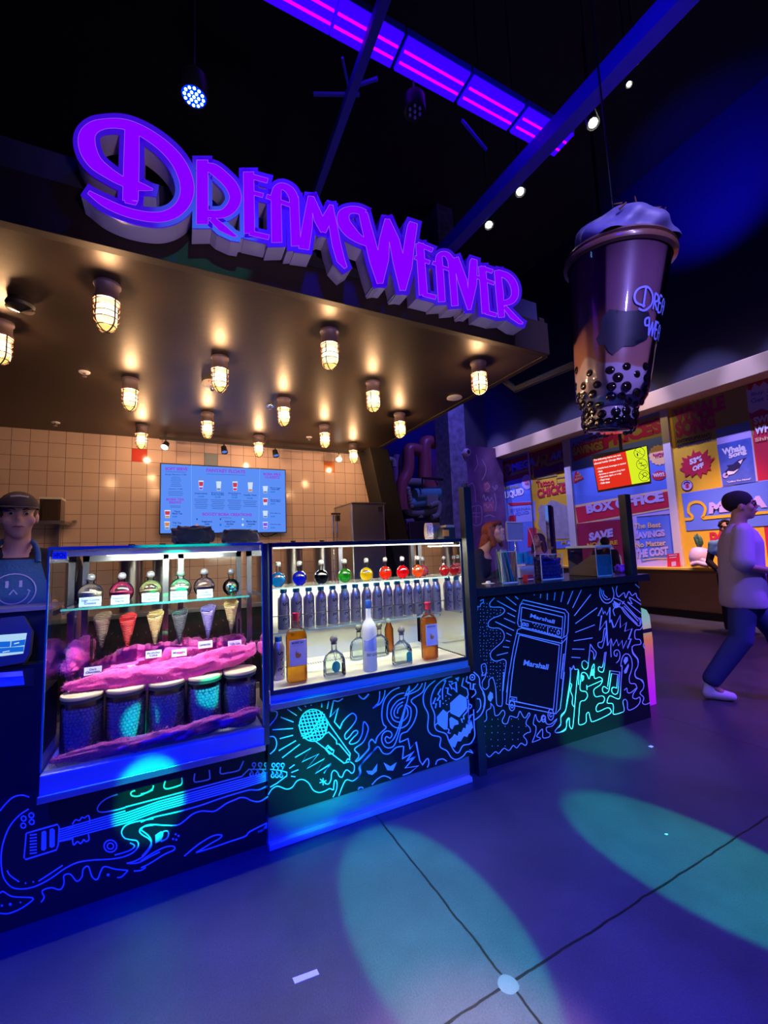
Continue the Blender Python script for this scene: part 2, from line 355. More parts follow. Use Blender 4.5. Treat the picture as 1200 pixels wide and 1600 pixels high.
# --- tiled booth wall
def tile_mat():
    m = bpy.data.materials.new('square_wall_tile'); m.use_nodes = True; nt = m.node_tree; b = nt.nodes['Principled BSDF']; L = nt.links.new
    tc = nt.nodes.new('ShaderNodeTexCoord'); mp = nt.nodes.new('ShaderNodeMapping'); mp.inputs['Rotation'].default_value = (math.radians(-90), 0, 0)
    L(tc.outputs['Object'], mp.inputs['Vector'])
    br = nt.nodes.new('ShaderNodeTexBrick'); br.offset = 0.0; br.squash = 1.0; br.inputs['Scale'].default_value = 1.0
    br.inputs['Brick Width'].default_value = 0.1475; br.inputs['Row Height'].default_value = 0.1475; br.inputs['Mortar Size'].default_value = 0.0022; br.inputs['Mortar Smooth'].default_value = 0.2
    br.inputs['Color1'].default_value = (0.74, 0.56, 0.50, 1); br.inputs['Color2'].default_value = (0.68, 0.51, 0.455, 1); br.inputs['Mortar'].default_value = (0.12, 0.09, 0.08, 1)
    L(mp.outputs[0], br.inputs['Vector']); L(br.outputs['Color'], b.inputs['Base Color'])
    b.inputs['Roughness'].default_value = 0.12
    nz = nt.nodes.new('ShaderNodeTexNoise'); nz.inputs['Scale'].default_value = 5; L(tc.outputs['Object'], nz.inputs['Vector'])
    ad = nt.nodes.new('ShaderNodeMath'); ad.operation = 'MULTIPLY_ADD'; ad.inputs[1].default_value = -1.0; L(br.outputs['Fac'], ad.inputs[0])
    sc_ = nt.nodes.new('ShaderNodeMath'); sc_.operation = 'MULTIPLY'; sc_.inputs[1].default_value = 0.6; L(nz.outputs['Fac'], sc_.inputs[0]); L(sc_.outputs[0], ad.inputs[2])
    bp = nt.nodes.new('ShaderNodeBump'); bp.inputs['Strength'].default_value = 0.35; bp.inputs['Distance'].default_value = 0.003
    L(ad.outputs[0], bp.inputs['Height']); L(bp.outputs[0], b.inputs['Normal']); return m
M_tile = tile_mat()
TW = 5.3
mb = MB().use(M_tile)
mb.add([(-4, TW, 0.0), (3.05, TW, 0.0), (3.05, TW, 1.5), (2.45, TW, HC), (-4, TW, HC), (-4, TW+.1, 0.0), (3.05, TW+.1, 0.0), (3.05, TW+.1, 1.5), (2.45, TW+.1, HC), (-4, TW+.1, HC)],
       [(0, 1, 2, 3, 4), (9, 8, 7, 6, 5), (0, 5, 6, 1), (1, 6, 7, 2), (2, 7, 8, 3), (3, 8, 9, 4), (4, 9, 5, 0)])
o = mb.build('wall_booth', org=(-0.433-0.1475*4, TW, 2.671-0.1475*12)); tag(o, kind='structure')
def ctile(px, py, col, label):
    p = hit(px, py, YP(TW)); x0 = -0.433+0.1475*math.floor((p.x+0.433)/0.1475); z0 = 2.671+0.1475*math.floor((p.z-2.671)/0.1475)
    m = mat('glazed_tile_'+label.split()[0], col, 0.12)
    t = MB().use(m).box(x0+.002, x0+.1455, TW-0.003, TW, z0+.002, z0+.1455).build('wall_tile', bevel=0.001)
    tag(t, label, 'tile')
ctile(218, 711, (0.62, 0.06, 0.05), 'red glazed tile in the booth wall, left of the menu screen')
ctile(330, 718, (0.28, 0.34, 0.36), 'grey blue glazed tile above the menu screen')
ctile(516, 731, (0.75, 0.22, 0.07), 'orange glazed tile above the ice machine')
# slanted black end wall
M_end = mat('black_end_board', (0.009, 0.008, 0.008), 0.7)
a, b_, c, d = hit(578, 704, YP(4.9)), hit(603, 684, YP(4.9)), hit(640, 850, YP(4.9)), hit(611, 850, YP(4.9))
mb = MB().use(M_end)
q = [V((a.x, 4.9, HC)), V((b_.x+0.02, 4.9, HC)), V((c.x, 4.9, c.z)), V((d.x, 4.9, d.z))]
dn = (q[2]-q[1]).normalized(); dn2 = (q[3]-q[0]).normalized()
q[2] = q[2]+dn*1.2; q[3] = q[3]+dn2*1.2
mb.add(q+[p+V((0, 0.38, 0)) for p in q], [(0, 3, 2, 1), (4, 5, 6, 7), (0, 1, 5, 4), (1, 2, 6, 5), (2, 3, 7, 6), (3, 0, 4, 7)])
tag(mb.build('slanted_pier'), 'black slanted pier at the right end of the tiled wall', 'pier')

# --- right wall: shop front
RX = 8.64
M_cream = mat('cream_painted_beam', (0.62, 0.47, 0.27), 0.6, bump=0.05)
struct(MB().use(M_cream).box(RX-0.38, 8.66, -4, 9.86, 4.02, 4.34), 'trim_1', bevel=0.01)
M_tan = mat('tan_wainscot', (0.33, 0.19, 0.10), 0.7, bump=0.2, bscale=120, var=0.12, vscale=30)
struct(MB().use(M_tan).box(8.60, 8.9, -4, 10.0, 0.0, 0.90), 'wall_right_lower')
struct(MB().use(M_black).box(8.58, 8.60, -4, 10.0, 0.0, 0.13), 'baseboard_right')
M_ledge = mat('yellow_ledge', (0.72, 0.47, 0.05), 0.35)
struct(MB().use(M_ledge).box(8.28, 8.66, -4, 9.86, 0.90, 0.945), 'trim_2', bevel=0.006)
M_white = mat('white_window_frame', (0.62, 0.60, 0.62), 0.5)
def yr(px, py): return hit(px, py, XP(RX)).y
mulls = [((765, 773, 770), 'window_frame'), ((887, 897, 770), 'window_frame'), ((1046, 1058, 770), 'window_frame')]
wf = thing('shop_window_frame', (RX, 6.0, 0.945), 'white painted window frame of the shop front, three wide uprights', 'window frame'); wf['kind'] = 'structure'
for (xa, xb, yy), nm in mulls:
    ya, yb = yr(xa, yy), yr(xb, yy); MB().use(M_white).box(RX-0.06, RX, min(ya, yb), max(ya, yb), 0.945, 4.02).build('upright', wf, bevel=0.004)
ya = yr(831, 770); MB().use(mat('steel_strip', (0.7, 0.7, 0.7), 0.3, 1)).box(RX-0.03, RX, ya-0.02, ya+0.02, 0.945, 4.02).build('thin_upright', wf)
for xa, in ((1176,),):
    pass
# window panels: printed posters filling each pane
PR = XP(RX)
C_blue = mat('poster_blue', (0.12, 0.22, 0.80), 0.5); C_maroon = mat('poster_maroon', (0.30, 0.015, 0.06), 0.5)
C_red = mat('poster_red', (0.60, 0.02, 0.06), 0.5); C_yel = mat('poster_yellow', (0.78, 0.50, 0.03), 0.5)
C_wht = mat('poster_white', (0.85, 0.82, 0.88), 0.5); C_mag = mat('poster_magenta', (0.42, 0.01, 0.16), 0.5)
C_drk = mat('poster_navy', (0.02, 0.02, 0.10), 0.5); C_gry = mat('poster_grey', (0.35, 0.33, 0.40), 0.6, var=0.5, vscale=5)
C_bei = mat('poster_beige', (0.85, 0.58, 0.30), 0.5); C_olive = mat('poster_olive', (0.34, 0.28, 0.10), 0.5); C_sky = mat('poster_pale_blue', (0.30, 0.36, 0.85), 0.5)
C_lil = mat('poster_lilac', (0.55, 0.45, 0.85), 0.5)
def w5(t): return S(t, 780, 680, 8.571)
def w6(t): return S(t, 1040, 580, 7.5)
def w7(t): return S(t, 1060, 760, 8.571)
def w8(t): return S(t, 890, 640, 7.0588)
def w1(t): return S(t, 760, 580, 2.7273)
def star(cx, cy, r1, r2, n, rot=0): return [(cx+(r1 if i % 2 else r2)*math.cos(rot+math.pi*i/n), cy+(r1 if i % 2 else r2)*math.sin(rot+math.pi*i/n)) for i in range(2*n)]
def ell(cx, cy, a, b, n=24, sh=0): return [(cx+a*math.cos(2*math.pi*i/n), cy+b*math.sin(2*math.pi*i/n)+sh*a*math.cos(2*math.pi*i/n)) for i in range(n)]
def post(mb, m, pts, k=1): mb.use(m).flat(pts, PR, 0.004*k); return mb
def ptx(mb, m, s, bl, br, tl, k=3, bold=0.02): mb.use(m).text(s, bl, br, tl, PR, 0.004*k, bold); return mb
ZB, ZT = 0.945, 4.03
def pane(name, pa, pb, m, label):
    ya, yb = sorted((yr(*pa), yr(*pb))); mb = MB().use(m).box(RX-0.002, RX+0.02, ya, yb, ZB, ZT); return mb
# pane 1: liquid poster
mb = pane('p', (773, 770), (831, 770), C_blue, '')
post(mb, C_maroon, w5('0,370 430,232 452,530 10,650'), 1)
ptx(mb, C_blue, 'MEGA', w5('172,492')[0], w5('492,405')[0], w5('165,385')[0], 3, 0.05)
mb.use(C_olive).ribbon(w5('50,560 90,540 60,470 75,410 110,395 145,415 155,470 130,530 430,455'), PR, 0.010, 1.6)
post(mb, C_lil, ell(823.5, 753, 8.5, 11.5), 2); ptx(mb, C_red, 'WHAT A\nRARE!', w5('330,670')[0], w5('415,660')[0], w5('325,600')[0], 4)
ptx(mb, C_olive, 'Eternal', w5('65,735')[0], w5('265,700')[0], w5('60,685')[0])
ptx(mb, C_wht, 'LIQUID', w5('85,865')[0], w5('335,810')[0], w5('72,760')[0], 3, 0.05)
post(mb, C_sky, w5('95,905 480,880 490,1150 110,1180'), 1); post(mb, C_red, w5('110,905 450,895 455,920 150,945'), 3)
ptx(mb, C_blue, 'ETERNAL\nLIQUID', w5('160,1090')[0], w5('430,1050')[0], w5('150,990')[0])
post(mb, C_red, w5('130,1080 220,1070 220,1150 130,1160'), 4); post(mb, C_red, w5('380,1240 500,1240 500,1480 380,1500'), 2)
tag(mb.build('window_poster'), 'blue window poster with maroon top reading LIQUID, furthest left on the shop front', 'poster')
# pane 2: chicken poster
mb = pane('p', (831, 770), (889, 770), C_yel, '')
post(mb, C_maroon, w5('432,235 890,85 905,440 465,560'), 1)
post(mb, mat('poster_purple', (0.12, 0.01, 0.25), 0.5), w5('455,470 900,340 905,455 468,575'), 2)
mb.use(C_olive).ribbon(w5('500,420 540,290 560,400 600,270 625,260 610,390 640,400 895,320'), PR, 0.012, 2.2)
ptx(mb, C_blue, 'ART', w5('675,355')[0], w5('905,290')[0], w5('690,240')[0], 4, 0.06)
post(mb, C_olive, w5('500,560 770,510 775,545 505,595'), 3)
ptx(mb, C_red, 'Tattoo', w5('500,705')[0], w5('740,665')[0], w5('492,620')[0], 3, 0.03)
ptx(mb, C_red, 'CHICKEN', w5('515,850')[0], w5('990,745')[0], w5('502,730')[0], 3, 0.05)
mb.use(C_olive).ribbon(w5('768,575 890,555 893,630 772,645'), PR, 0.012, 0.8, closed=True)
post(mb, C_gry, w5('520,990 560,930 620,940 700,870 780,890 860,930 940,960 960,1100 975,1380 860,1390 650,1390 560,1260 520,1200 540,1080'), 2)
post(mb, C_olive, w5('510,1250 560,1270 640,1390 640,1440 520,1420'), 3)
post(mb, C_blue, w5('560,1440 990,1400 1000,1500 560,1540'), 3)
ptx(mb, C_yel, 'M', w5('835,1470')[0], w5('900,1465')[0], w5('832,1425')[0], 4); ptx(mb, C_wht, 'AR', w5('915,1465')[0], w5('985,1455')[0], w5('912,1425')[0], 4)
tag(mb.build('window_poster'), 'yellow window poster reading Tattoo CHICKEN above a grey plucked bird', 'poster')
# pane 3: box office
mb = pane('p', (895, 770), (1048, 770), C_blue, '')
post(mb, C_maroon, S('893,694 950,672 951,700 896,722')); post(mb, C_olive, S('950,671 1044,642 1048,678 951,701'))
ptx(mb, C_blue, 'UNTHINKABLE', S('894,699')[0], S('952,682')[0], S('893,693')[0]); ptx(mb, C_olive, 'SAVINGS', w8('40,510')[0], w8('375,435')[0], w8('25,425')[0], 3, 0.05)
ptx(mb, C_mag, 'PRICES', S('945,700')[0], S('1037,675')[0], S('942,679')[0], 3, 0.06)
post(mb, C_bei, star(1029.5, 711, 16.5, 14.5, 16, .1), 2); ptx(mb, C_mag, '"WOW"', w8('925,540')[0], w8('1075,510')[0], w8('915,490')[0], 4, 0.05)
post(mb, C_red, ell(1030, 743, 11, 7.2, sh=-.1), 2); ptx(mb, C_wht, 'WHY?', w8('925,750')[0], w8('1050,735')[0], w8('915,705')[0], 4, 0.05)
post(mb, C_red, w8('75,675 160,760 50,815 42,790 60,690'), 2); ptx(mb, C_bei, 'IS\nTHIS\nREAL?', w8('60,790')[0], w8('135,760')[0], w8('55,700')[0], 4)
post(mb, C_bei, S('895,790 1054,762 1059,793 901,821')); post(mb, C_red, S('899,793 1053,766 1057,790 903,817'), 2)
ptx(mb, C_lil, 'BOX OFFICE', S('917,803')[0], S('1038,783')[0], S('915,789')[0], 4, 0.06)
post(mb, C_lil, S('899,822 1058,795 1072,890 903,890')); 
post(mb, C_maroon, w1('385,650 575,630 590,760 600,830 390,830'), 2)
ptx(mb, C_lil, 'SAVE', w1('438,725')[0], w1('540,705')[0], w1('436,690')[0], 4, 0.06); ptx(mb, C_yel, 'NO MORE', w1('430,750')[0], w1('560,738')[0], w1('428,733')[0], 4, 0.03)
post(mb, C_gry, w1('470,735 490,700 515,700 530,740 575,790 580,830 480,830'), 3)
post(mb, C_blue, w1('640,625 800,612 812,790 660,815'), 2)
mb.use(C_drk).ribbon(w1('640,622 800,608 812,790'), PR, 0.012, 0.7)
ptx(mb, C_bei, 'The Best', w1('630,672')[0], w1('745,665')[0], w1('628,650')[0], 4, 0.03); ptx(mb, C_lil, 'SAVINGS', w1('633,716')[0], w1('762,703')[0], w1('630,688')[0], 4, 0.06)
ptx(mb, C_bei, 'No Matter', w1('635,752')[0], w1('766,742')[0], w1('633,730')[0], 4, 0.03); ptx(mb, C_lil, 'THE COST', w1('635,797')[0], w1('776,783')[0], w1('633,762')[0], 4, 0.06)
mb.use(C_bei).ribbon(w1('665,805 720,798 775,798'), PR, 0.012, 0.8)
post(mb, C_gry, w1('806,655 812,655 815,700 808,700'), 3); post(mb, C_drk, ell(1058.5, 845, 1.2, 1.6), 3)
tag(mb.build('window_poster'), 'blue window poster reading BOX OFFICE on a red band, above a hatch', 'poster')
# pane 4: whale song
Y4b = yr(1187, 770)
mb = MB().use(C_yel).box(RX-0.002, RX+0.02, Y4b, yr(1056, 770), ZB, ZT)
post(mb, C_olive, S('1048,640 1168,600 1178,680 1108,690 1056,700'))
ptx(mb, C_mag, 'WHALE', w6('110,615')[0], w6('706,440')[0], w6('90,460')[0], 3, 0.06); ptx(mb, C_mag, 'SONG', w6('125,790')[0], w6('590,670')[0], w6('105,600')[0], 3, 0.06)
ptx(mb, C_drk, 'ANTIPERSPIRANT/', w6('128,850')[0], w6('545,760')[0], w6('122,810')[0], 3, 0.03); ptx(mb, C_drk, 'ANTIDEPRESSANT', w6('138,905')[0], w6('540,812')[0], w6('132,865')[0], 3, 0.03)
post(mb, C_blue, w6('585,680 980,585 1000,690 600,785'), 2); post(mb, C_lil, w6('598,785 1000,690 1085,1310 665,1380'), 2)
post(mb, mat('poster_box_blue', (0.08, 0.14, 0.55), 0.5, var=0.6, vscale=4), w6('600,865 1000,775 1060,1295 672,1345'), 3)
ptx(mb, C_wht, 'Whale', w6('670,985')[0], w6('940,925')[0], w6('655,910')[0], 4, 0.05); ptx(mb, C_wht, 'Song', w6('745,1040')[0], w6('955,975')[0], w6('735,970')[0], 4, 0.05)
post(mb, C_drk, w6('715,1105 790,1090 850,1040 950,1010 900,1060 860,1140 740,1195 690,1180 740,1130'), 4); post(mb, C_wht, w6('850,1060 905,1030 880,1090'), 5)
post(mb, C_wht, w6('730,1170 800,1175 860,1140 800,1200 690,1230'), 5); post(mb, C_lil, ell(1133.5, 743, 4.2, 4.2), 5)
ptx(mb, C_wht, '"Calling You Home"', w6('720,1315')[0], w6('1000,1275')[0], w6('718,1290')[0], 5)
post(mb, C_red, w6('325,910 345,960 400,935 430,975 495,910 480,990 530,985 510,1030 585,1010 520,1080 540,1095 515,1110 535,1160 490,1155 480,1205 430,1190 410,1255 360,1195 305,1245 285,1205 225,1245 225,1190 160,1150 205,1120 175,1080 215,1070 185,1010 255,1025 250,985 300,1000'), 3)
ptx(mb, C_wht, '53%', w6('285,1100')[0], w6('430,1050')[0], w6('275,1035')[0], 4, 0.06); ptx(mb, C_wht, 'OFF', w6('320,1180')[0], w6('450,1125')[0], w6('312,1120')[0], 4, 0.06)
post(mb, C_drk, ell(1073.5, 758.5, 9, 8.5), 3); post(mb, C_lil, ell(1073.5, 758.5, 8, 7.5), 4); ptx(mb, C_red, 'S', w6('235,1370')[0], w6('275,1365')[0], w6('232,1320')[0], 5, 0.06)
mb.use(C_drk).ribbon(w6('212,1325 225,1305 255,1296 285,1312'), PR, 0.02, 0.8)
post(mb, C_sky, w7('40,95 1200,-90 1200,530 110,600'), 2); post(mb, C_blue, w7('40,100 1200,-80 1200,525 110,596'), 3)
mb.use(C_yel).ribbon(catmull(w7('85,440 170,435 185,400 135,340 145,250 200,215 250,208 310,225 360,290 345,370 320,410'), 4)+w7('330,425 1250,340'), PR, 0.020, 2.2)
ptx(mb, C_lil, 'MEGA', w7('405,370')[0], w7('1190,280')[0], w7('410,215')[0], 5, 0.07)
ptx(mb, C_red, 'DAIKON', w7('425,728')[0], w7('980,660')[0], w7('415,615')[0], 4, 0.07)
tag(mb.build('window_poster'), 'yellow window poster reading WHALE SONG and 53% OFF with a blue band below', 'poster')
mb = MB().use(C_red).box(RX-0.002, RX+0.02, yr(1187, 770)-2.2, yr(1187, 770)-0.002, ZB, ZT)
mb2 = MB(); 
post(mb, C_lil, w6('945,215 1000,225 1040,140 1100,180 1150,120 1210,160 1260,100 1300,480 1120,440 1000,500 970,480'), 2)
post(mb, C_mag, w6('975,480 1010,495 1120,438 1190,460 1290,520 1290,600 990,560'), 3)
ptx(mb, C_blue, 'Buy 3', w6('1005,305')[0], w6('1230,250')[0], w6('1000,255')[0], 4, 0.04); ptx(mb, C_blue, 'Get 3', w6('1000,380')[0], w6('1230,330')[0], w6('995,325')[0], 4, 0.04)
ptx(mb, C_lil, 'SWIM', w6('1035,630')[0], w6('1300,570')[0], w6('1025,545')[0], 4, 0.05); ptx(mb, C_wht, 'WHALE', w6('1045,745')[0], w6('1420,660')[0], w6('1038,650')[0], 4, 0.05)
ptx(mb, C_bei, 'Shhhh', w6('1050,828')[0], w6('1330,780')[0], w6('1045,785')[0], 4, 0.03)
tag(mb.build('window_poster'), 'red window poster with a jagged lilac label at the right edge of the photo', 'poster')
# small red stand sign on the ledge
t = thing('stand_sign', hit(1053, 887, XP(8.5)), 'small red card sign standing on the yellow ledge under THE COST', 'sign')
A = XP(8.5)
MB().use(C_red).flat(S('1042,866 1061,864 1063,886 1043,887'), A, 0, 0.01).build('card', t)
mb = MB().use(C_lil)
for k, yy in enumerate((868, 871.5)): mb.ribbon([(1045+k, yy), (1058-k, yy-1)], A, 0.004, 0.7)
mb.flat(S('1049,878 1056,877 1056.5,884 1049.5,885'), A, 0.003); mb.build('printing', t)

# bits on the floor
FZ = ZP(0.001)
tag(MB().use(mat('pale_tape', (0.75, 0.8, 0.8), 0.5)).flat(S('457,1528 495,1514 499,1522 461,1537'), FZ, 0, 0.001).build('floor_tape'), 'short strip of pale teal tape stuck on the floor', 'tape')
M_lit = mat('white_litter', (0.9, 0.9, 0.95), 0.5)
for (x_, y_, r_, l_) in ((1041, 1303, 3.0, 'small white scrap on the floor inside the right green pool of light'), (1017, 1166, 4.5, 'small pale scrap on the floor in front of the right end of the bar')):
    tag(MB().use(M_lit).flat([(x_-r_, y_), (x_, y_-r_*.35), (x_+r_, y_+.3), (x_+.3*r_, y_+r_*.5)], FZ, 0, 0.001).build('paper_scrap'), l_, 'scrap')
# ============================================================ ILLUMINATED SIGN
SY = 1.93
def sl(o, sc): return lambda t: S(t, o[0], o[1], sc)
sA = sl((100, 160), 5.4545); sB = sl((290, 230), 6.0); sC = sl((450, 280), 5.4545); sD = sl((630, 360), 5.7143)
M_face = emit('lit_violet_face', (0.235, 0.0, 1.0), 1.0); M_line = emit('pale_violet_edge_line', (0.50, 0.12, 1.0), 1.0)
M_rim = mat('blue_acrylic_rim', (0.02, 0.05, 0.10), 0.3, emis=(0.045, 0.0, 0.68), es=0.85)
M_ret = mat('white_letter_return', (0.72, 0.62, 0.66), 0.3)
LET = {
 'D': (8.2, [sA(' '.join('%g,%g,%g' % q for q in catmull([(210,765,14),(350,855,34),(520,930,38),(700,972,40),(850,972,44),(970,915,50),(1040,810,56),(1045,680,58),(985,530,55),(880,400,50),(740,290,46),(600,215,44),(480,180,42),(350,182,42),(250,215,55),(195,290,70),(205,400,70),(265,510,58),(370,595,46),(500,672,38),(640,715,34),(755,742,6)], 5))),
              sA('580,205,60 575,500,65 566,835,66'), sA('572,835,58 566,865,45')]),
 'R': (6.8, [sB('157,120,52 157,720,54'), sB(' '.join('%g,%g,%g' % q for q in catmull([(150,172,26),(260,205,48),(370,295,52),(440,380,54),(467,480,54),(425,570,50),(340,625,38),(205,625,34)], 5))), sB('240,665,26 340,755,34 450,826,15 482,836,3')]),
 'E': (6.8, [sB('590,232,48 598,806,48'), sB('560,258,22 768,314,22'), sB('600,420,18 725,452,19'), sB('600,803,22 780,845,22')]),
 'A': (6.8, [sB('855,892,48 850,600,46 848,430,46'), sB(' '.join('%g,%g,%g' % q for q in catmull([(850,440,46),(860,395,40),(890,368,32),(935,375,32),(985,415,38),(1016,480,42)], 4))), sB('1016,470,42 1026,700,42 1036,925,44'), sB('760,460,20 850,490,20'), sB('880,508,18 990,545,18')]),
 'M': (6.2, [sC('192,145,20 165,400,42 135,595,44'), sC('202,155,20 262,340,40 300,445,22'), sC('298,450,24 330,340,42 370,222,16'), sC('368,222,14 385,400,34 414,560,36 450,690,33 492,755,12')]),
 'W': (6.2, [sC(' '.join('%g,%g,%g' % q for q in catmull([(675,545,26),(600,505,36),(530,445,50),(476,370,52),(476,300,48),(530,262,30),(600,266,30),(655,290,30)], 5))),
              sC('640,290,36 692,500,43 745,700,46 784,885,24'), sC('845,340,18 822,520,42 808,680,50 784,885,24'), sC('848,345,18 905,520,42 945,700,50 978,945,23'), sC('978,945,23 1010,750,46 1035,550,43 1060,400,40 1070,370,32')]),
 'E2': (5.2, [sD('147,118,34 168,400,34 180,575,36'), sD('130,122,18 262,176,18'), sD('104,240,16 236,286,16'), sD('180,570,18 292,598,18')]),
 'A2': (5.2, [sD('345,636,30 330,400,31 318,255,30'), sD(' '.join('%g,%g,%g' % q for q in catmull([(318,260,30),(325,225,24),(355,208,20),(395,220,24),(430,270,30)], 4))), sD('430,260,32 445,450,30 462,672,29'), sD('264,288,15 320,308,15'), sD('340,326,13 430,356,13')]),
 'V': (5.2, [sD('465,244,28 530,450,40 590,705,14'), sD('590,705,14 618,480,38 628,280,32 635,258,24')]),
 'E3': (5.2, [sD('703,322,31 720,500,32 738,738,34'), sD('690,332,16 797,366,17'), sD('655,415,13 812,474,14'), sD('738,730,17 832,756,17')]),
 'R2': (5.2, [sD('842,358,28 862,560,32 878,775,27'), sD(' '.join('%g,%g,%g' % q for q in catmull([(840,375,24),(930,410,29),(985,480,32),(998,570,31),(962,630,27),(880,652,20)], 4))), sD('905,680,16 975,765,24 1045,822,14 1068,830,4')]),
}
sgn = thing('illuminated_sign', hit(470, 420, YP(2.04)), 'large violet lit letter sign reading DREAMWEAVER along the canopy front', 'sign')
for k, (nm, (rim, strokes)) in enumerate(LET.items()):
    mb = MB().use(M_rim); mr = MB().use(M_ret)
    for s_ in strokes:
        q = [(x, y, w+rim) for x, y, w in s_]
        off = 0.0002*k
        mb.ribbon(q, YP(SY+off), 0, thick=0.006, ext=rim)
        mr.ribbon([(x, y, w-0.4) for x, y, w in q], YP(SY+0.006+off), 0, thick=0.108-off, ext=rim-0.4)
    L_ = mr.build('letter', sgn)
    mb.build('acrylic_rim', L_)
    fc = MB().use(M_line)
    for s_ in strokes: fc.ribbon([(x, y, w+0.45) for x, y, w in s_], YP(SY), 0.0012, ext=0.4)
    fc.use(M_face)
    for s_ in strokes: fc.ribbon(s_, YP(SY), 0.0024)
    fc.build('lit_face', L_)
mb = MB().use(M_black)
a, b_ = hit(150, 300, YP(2.045)), hit(800, 480, YP(2.045))
mb.box(a.x, b_.x, 2.04, 2.05, HC+0.16, HC+0.2); mb.build('mounting_rail', sgn)

# ============================================================ COUNTER FRONTS WITH PAINTED MURAL
M_panel = mat('black_counter_panel', (0.006, 0.007, 0.010), 0.42)
M_line2 = mat('white_mural_paint', (0.90, 0.92, 0.95), 0.6)
m1 = sl((0, 1200), 5.0); m2 = sl((220, 1160), 5.4545); m3 = sl((410, 1080), 6.6667); m4 = sl((560, 1050), 6.0); m5 = sl((730, 920), 7.5); m6 = sl((730, 1050), 7.5); m7 = sl((870, 900), 7.0588); m8 = sl((870, 1010), 7.5)
PL_L = YP(2.29); PL_M = YP(2.245)
B0, B1 = V((1.66, 2.305, 0)), V((3.50, 2.265, 0))
bd = (B1-B0).normalized(); bn = V((bd.y, -bd.x, 0))
PL_B = (B0, bn)
def mural(parent, pl, sm=(), straight=(), solid=(), dots=(), hw=1.35):
    mb = MB().use(M_line2)
    for i, s_ in enumerate(sm): mb.ribbon(catmull(s_, 4), pl, 0.0016+0.00003*(i % 7), hw)
    for i, s_ in enumerate(straight): mb.ribbon(s_, pl, 0.0019+0.00003*(i % 7), hw)
    for s_ in solid: mb.flat(s_, pl, 0.0014)
    for (x, y, r) in dots: mb.flat(ell(x, y, r, r, 8), pl, 0.0015)
    return mb.build('mural', parent)
# left: guitar
cl = thing('guitar_counter_panel', (-0.4, 2.3, 0), 'black counter front with a painted electric guitar, under the left display case', 'counter panel')
MB().use(M_panel).box(-1.6, 0.42, 2.29, 2.60, 0.0, 0.483).build('panel', cl)
sm = [m1('230,228 170,212 100,230 40,285 0,335'), m1('225,320 150,370 80,450 35,550 12,650 10,760 30,860 90,930 170,945 260,930 350,890 430,840 500,790 600,740 720,720 860,712 960,695 1040,660 1080,610 1070,570 1020,560 970,545 950,500 980,450 1060,420 1200,395'),
      m1('55,800 80,840 150,890'), m1('300,885 400,820 490,760'), m1('895,680 970,660 1030,635 1050,605 1015,585'),
      m1('320,1050 345,1010 330,960 400,935 470,950 500,900 500,840 550,830 600,885 640,850 650,790 690,770 720,850 760,870 790,800 820,770 900,790 1000,800'), m1('1000,800 950,850 915,855'),
      m1('1200,445 1120,460 1090,490 1110,520 1170,560 1180,610 1130,680 1060,725 990,745'), m1('990,745 1080,740 1180,690 1250,655'), m2('0,1010 90,950 200,895 275,885 285,915 200,955 80,1030 0,1070'), m1('1045,805 1100,800 1140,775'),
      m1('0,980 25,965 100,1005 255,1015 220,1060 140,1110 60,1138 0,1135'), m1('920,205 850,230 790,270 760,320 790,345 900,330 980,308'),
      m1('1055,175 1025,190 1030,215 1080,220 1150,190 1195,170'), m2('0,440 60,425 100,395 108,365'), m2('210,325 197,380 230,395 320,370 350,350 350,300'), m2('460,265 455,330 490,335 580,315 588,285 583,235'), m2('680,210 680,265 740,260 830,240 855,205 875,158'),
      m2('0,745 30,715 90,700 200,706 310,705 370,670 440,612 520,585 620,588 680,555 730,520 800,490 850,470 900,475 940,495 1000,505 1050,485 1082,460'),
      m2('0,745 60,790 90,840 70,900 10,970'), m2('370,970 440,910 520,850 620,795 690,790 670,820 600,860 470,940'), m2('470,940 600,900 760,845 890,800 930,760 1090,680'), m2('1090,680 1040,745 1000,765 1090,715'),
      m2('0,680 100,640 300,595 500,540 700,470 850,425 930,405 1000,405 1060,380 1100,355 1095,350'), m2('1090,440 1110,405'),
      m1('565,440 590,405 620,410 640,385 660,390 690,370 700,400 700,430'), m1('565,545 575,600 605,575 630,590 655,560 670,575 695,560 690,515')]
st = [m1('205,510 450,440 462,465 455,600 440,640 200,715 188,700 205,510'), m1('462,480 575,455'), m1('462,575 575,550')]
for k in range(6):
    y0, y1 = 475+k*18, 300
    st.append(m1('462,%d 980,%d' % (482+k*17, 335+k*19)))
    st.append([m1('980,%d' % (335+k*19))[0], m2('150,%d' % (485+k*20))[0], m2('860,%d' % (295+k*19))[0], m2('1100,%d' % (235+k*16))[0]] if k else [m1('980,305')[0], m2('150,478')[0], m2('860,290')[0], m2('920,230')[0], m2('1110,230')[0]])
for k in range(7): st.append(m1('232,%d 288,%d' % (525+k*24, 518+k*24)))
so = [m1('325,500 350,488 362,500 362,630 345,648 322,640'), m1('388,480 412,470 428,485 428,610 405,625 385,615')]
so += [m2('122,790 170,757 195,760 190,800 175,835 125,862')]
sm += [m2('190,760 225,755 238,780 220,820 170,845')]
for cx, cy in ((185, 395), (245, 370), (182, 450), (248, 422)): st.append([(a_, b_2) for a_, b_2 in ell(cx/5, 1200+cy/5, 4, 4, 8)]+[(cx/5+4, 1200+cy/5)])
for r_ in (10, 5): st.append([(x, y) for x, y in ell(172.5, 1322, r_, r_*0.95, 14)]+[(172.5+r_, 1322)])
